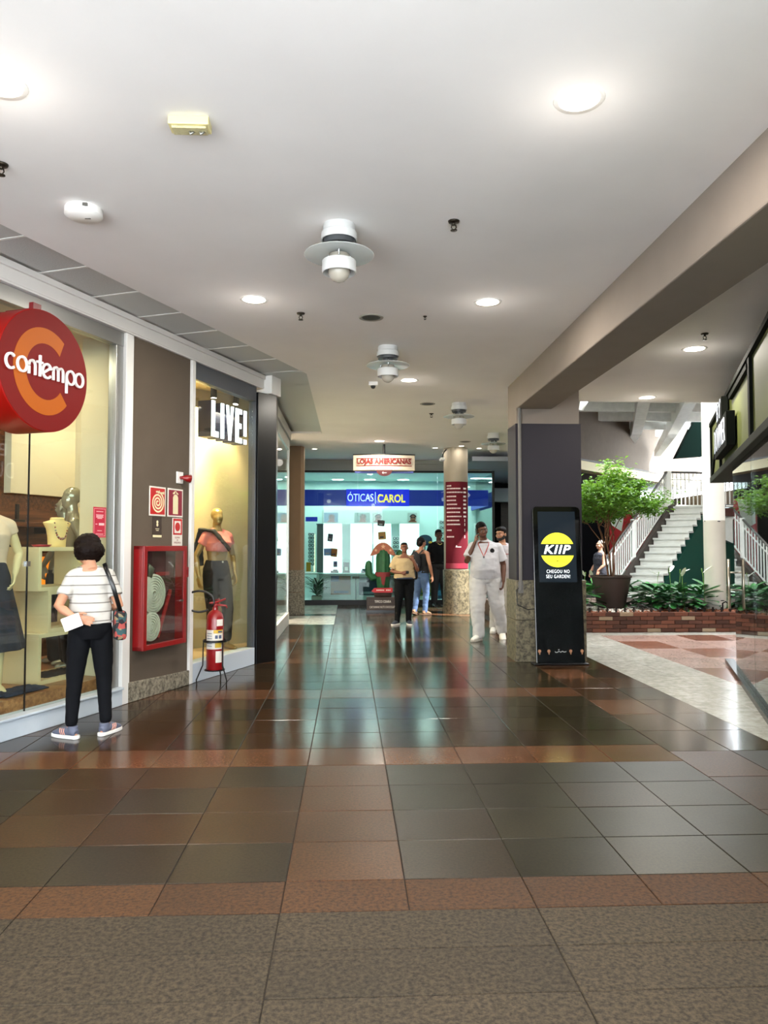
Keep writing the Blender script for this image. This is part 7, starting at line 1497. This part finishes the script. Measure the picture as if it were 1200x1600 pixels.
# cream headless mannequin cut by the left edge of the frame
pm = ML @ V((lw(-26, 1080, -0.52)[0], 0.245, -0.52))
t, q = person('mannequin', 'cream mannequin in a pale top and long dark skirt, cut by the left edge', 'mannequin', 1.72, pm, 215, dict(elL=(-0.25, -0.04, 1.13), wrL=(-0.20, 0.06, 0.96), elR=(0.25, 0, 1.12), hdL=(0.2, 0.5, -0.8)), dict(w=0.92, d=0.88, waist=0.88, bust=0.025, limb=0.9), M_MQC, face=False)
top_cloth(t, q, dict(w=0.92, d=0.88, waist=0.95, bust=0.03), mat('blush_top', '#d8bda0', 0.8), bottom=1.03, sl=0.3, srad=(0.062, 0.06), g=1.06, wr=0.004)
mb = MB(); mb.tube([(0, 0, 0.36), (0, 0, 0.6), (0, 0, 0.85), (0, 0, 0.95), (0, 0, 1.06)], [(0.30, 0.27), (0.25, 0.22), (0.195, 0.16), (0.18, 0.14), (0.145, 0.115)], 28, hint=(1, 0, 0)); me = remesh(mb, 0.011, 2, 'skirt')
for v in me.vertices:
    a = math.atan2(v.co.y, v.co.x); k_ = max(0, 1.0 - v.co.z) * 0.05 * math.sin(a * 11); v.co.x *= 1 + k_; v.co.y *= 1 + k_
me.materials.append(mat('dark_denim_skirt', '#171c2a', 0.85, var=0.5, vs=14)); link('skirt', me, t)
# silver mannequins deeper in the first window
for (x, y, n_, rz_, lb, sc_) in ((112, 770, -0.9, 118, 'silver bald mannequin seen from behind, tallest of the three silver heads', 1.78), (101, 787, -1.2, 70, 'silver mannequin whose face shows left of the tallest silver head', 1.74), (131, 800, -1.1, 300, 'pale mannequin with a small face showing right of the tallest silver head', 1.66)):
    s_, z_ = lw(x, y, n_); pm = ML @ V((s_, 0.245, n_)); sH = (z_ + 0.06 - 0.245)
    t, q = person('mannequin', lb, 'mannequin', sH, pm, rz_, dict(head=(0, 0, 0), neck=(0, 0.0, 1.47), elR=(0.27, -0.08, 1.14), wrR=(0.2, 0.08, 1.0), elL=(-0.27, -0.08, 1.14), wrL=(-0.2, 0.08, 1.0)), dict(w=0.9, d=0.85, waist=0.86, limb=0.88), M_MQS if n_ != -1.1 else M_MQC, vox=0.009, face=(n_ == -1.2))
    top_cloth(t, q, dict(w=0.92, d=0.88, waist=0.95), mat('gown_' + lb[:4] + str(rz_), '#8d8266' if n_ != -1.1 else '#b9ab8a', 0.6), bottom=0.95, sl=0, arms='', neckz=1.36, vox=0.011)
    legs_cloth(t, q, dict(w=0.92, d=0.88), mat('dark_gown_' + str(rz_), '#15151a', 0.85), (0.11, 0.1, 0.09), vox=0.012)
bpy.data.scenes.remove(BENCH)
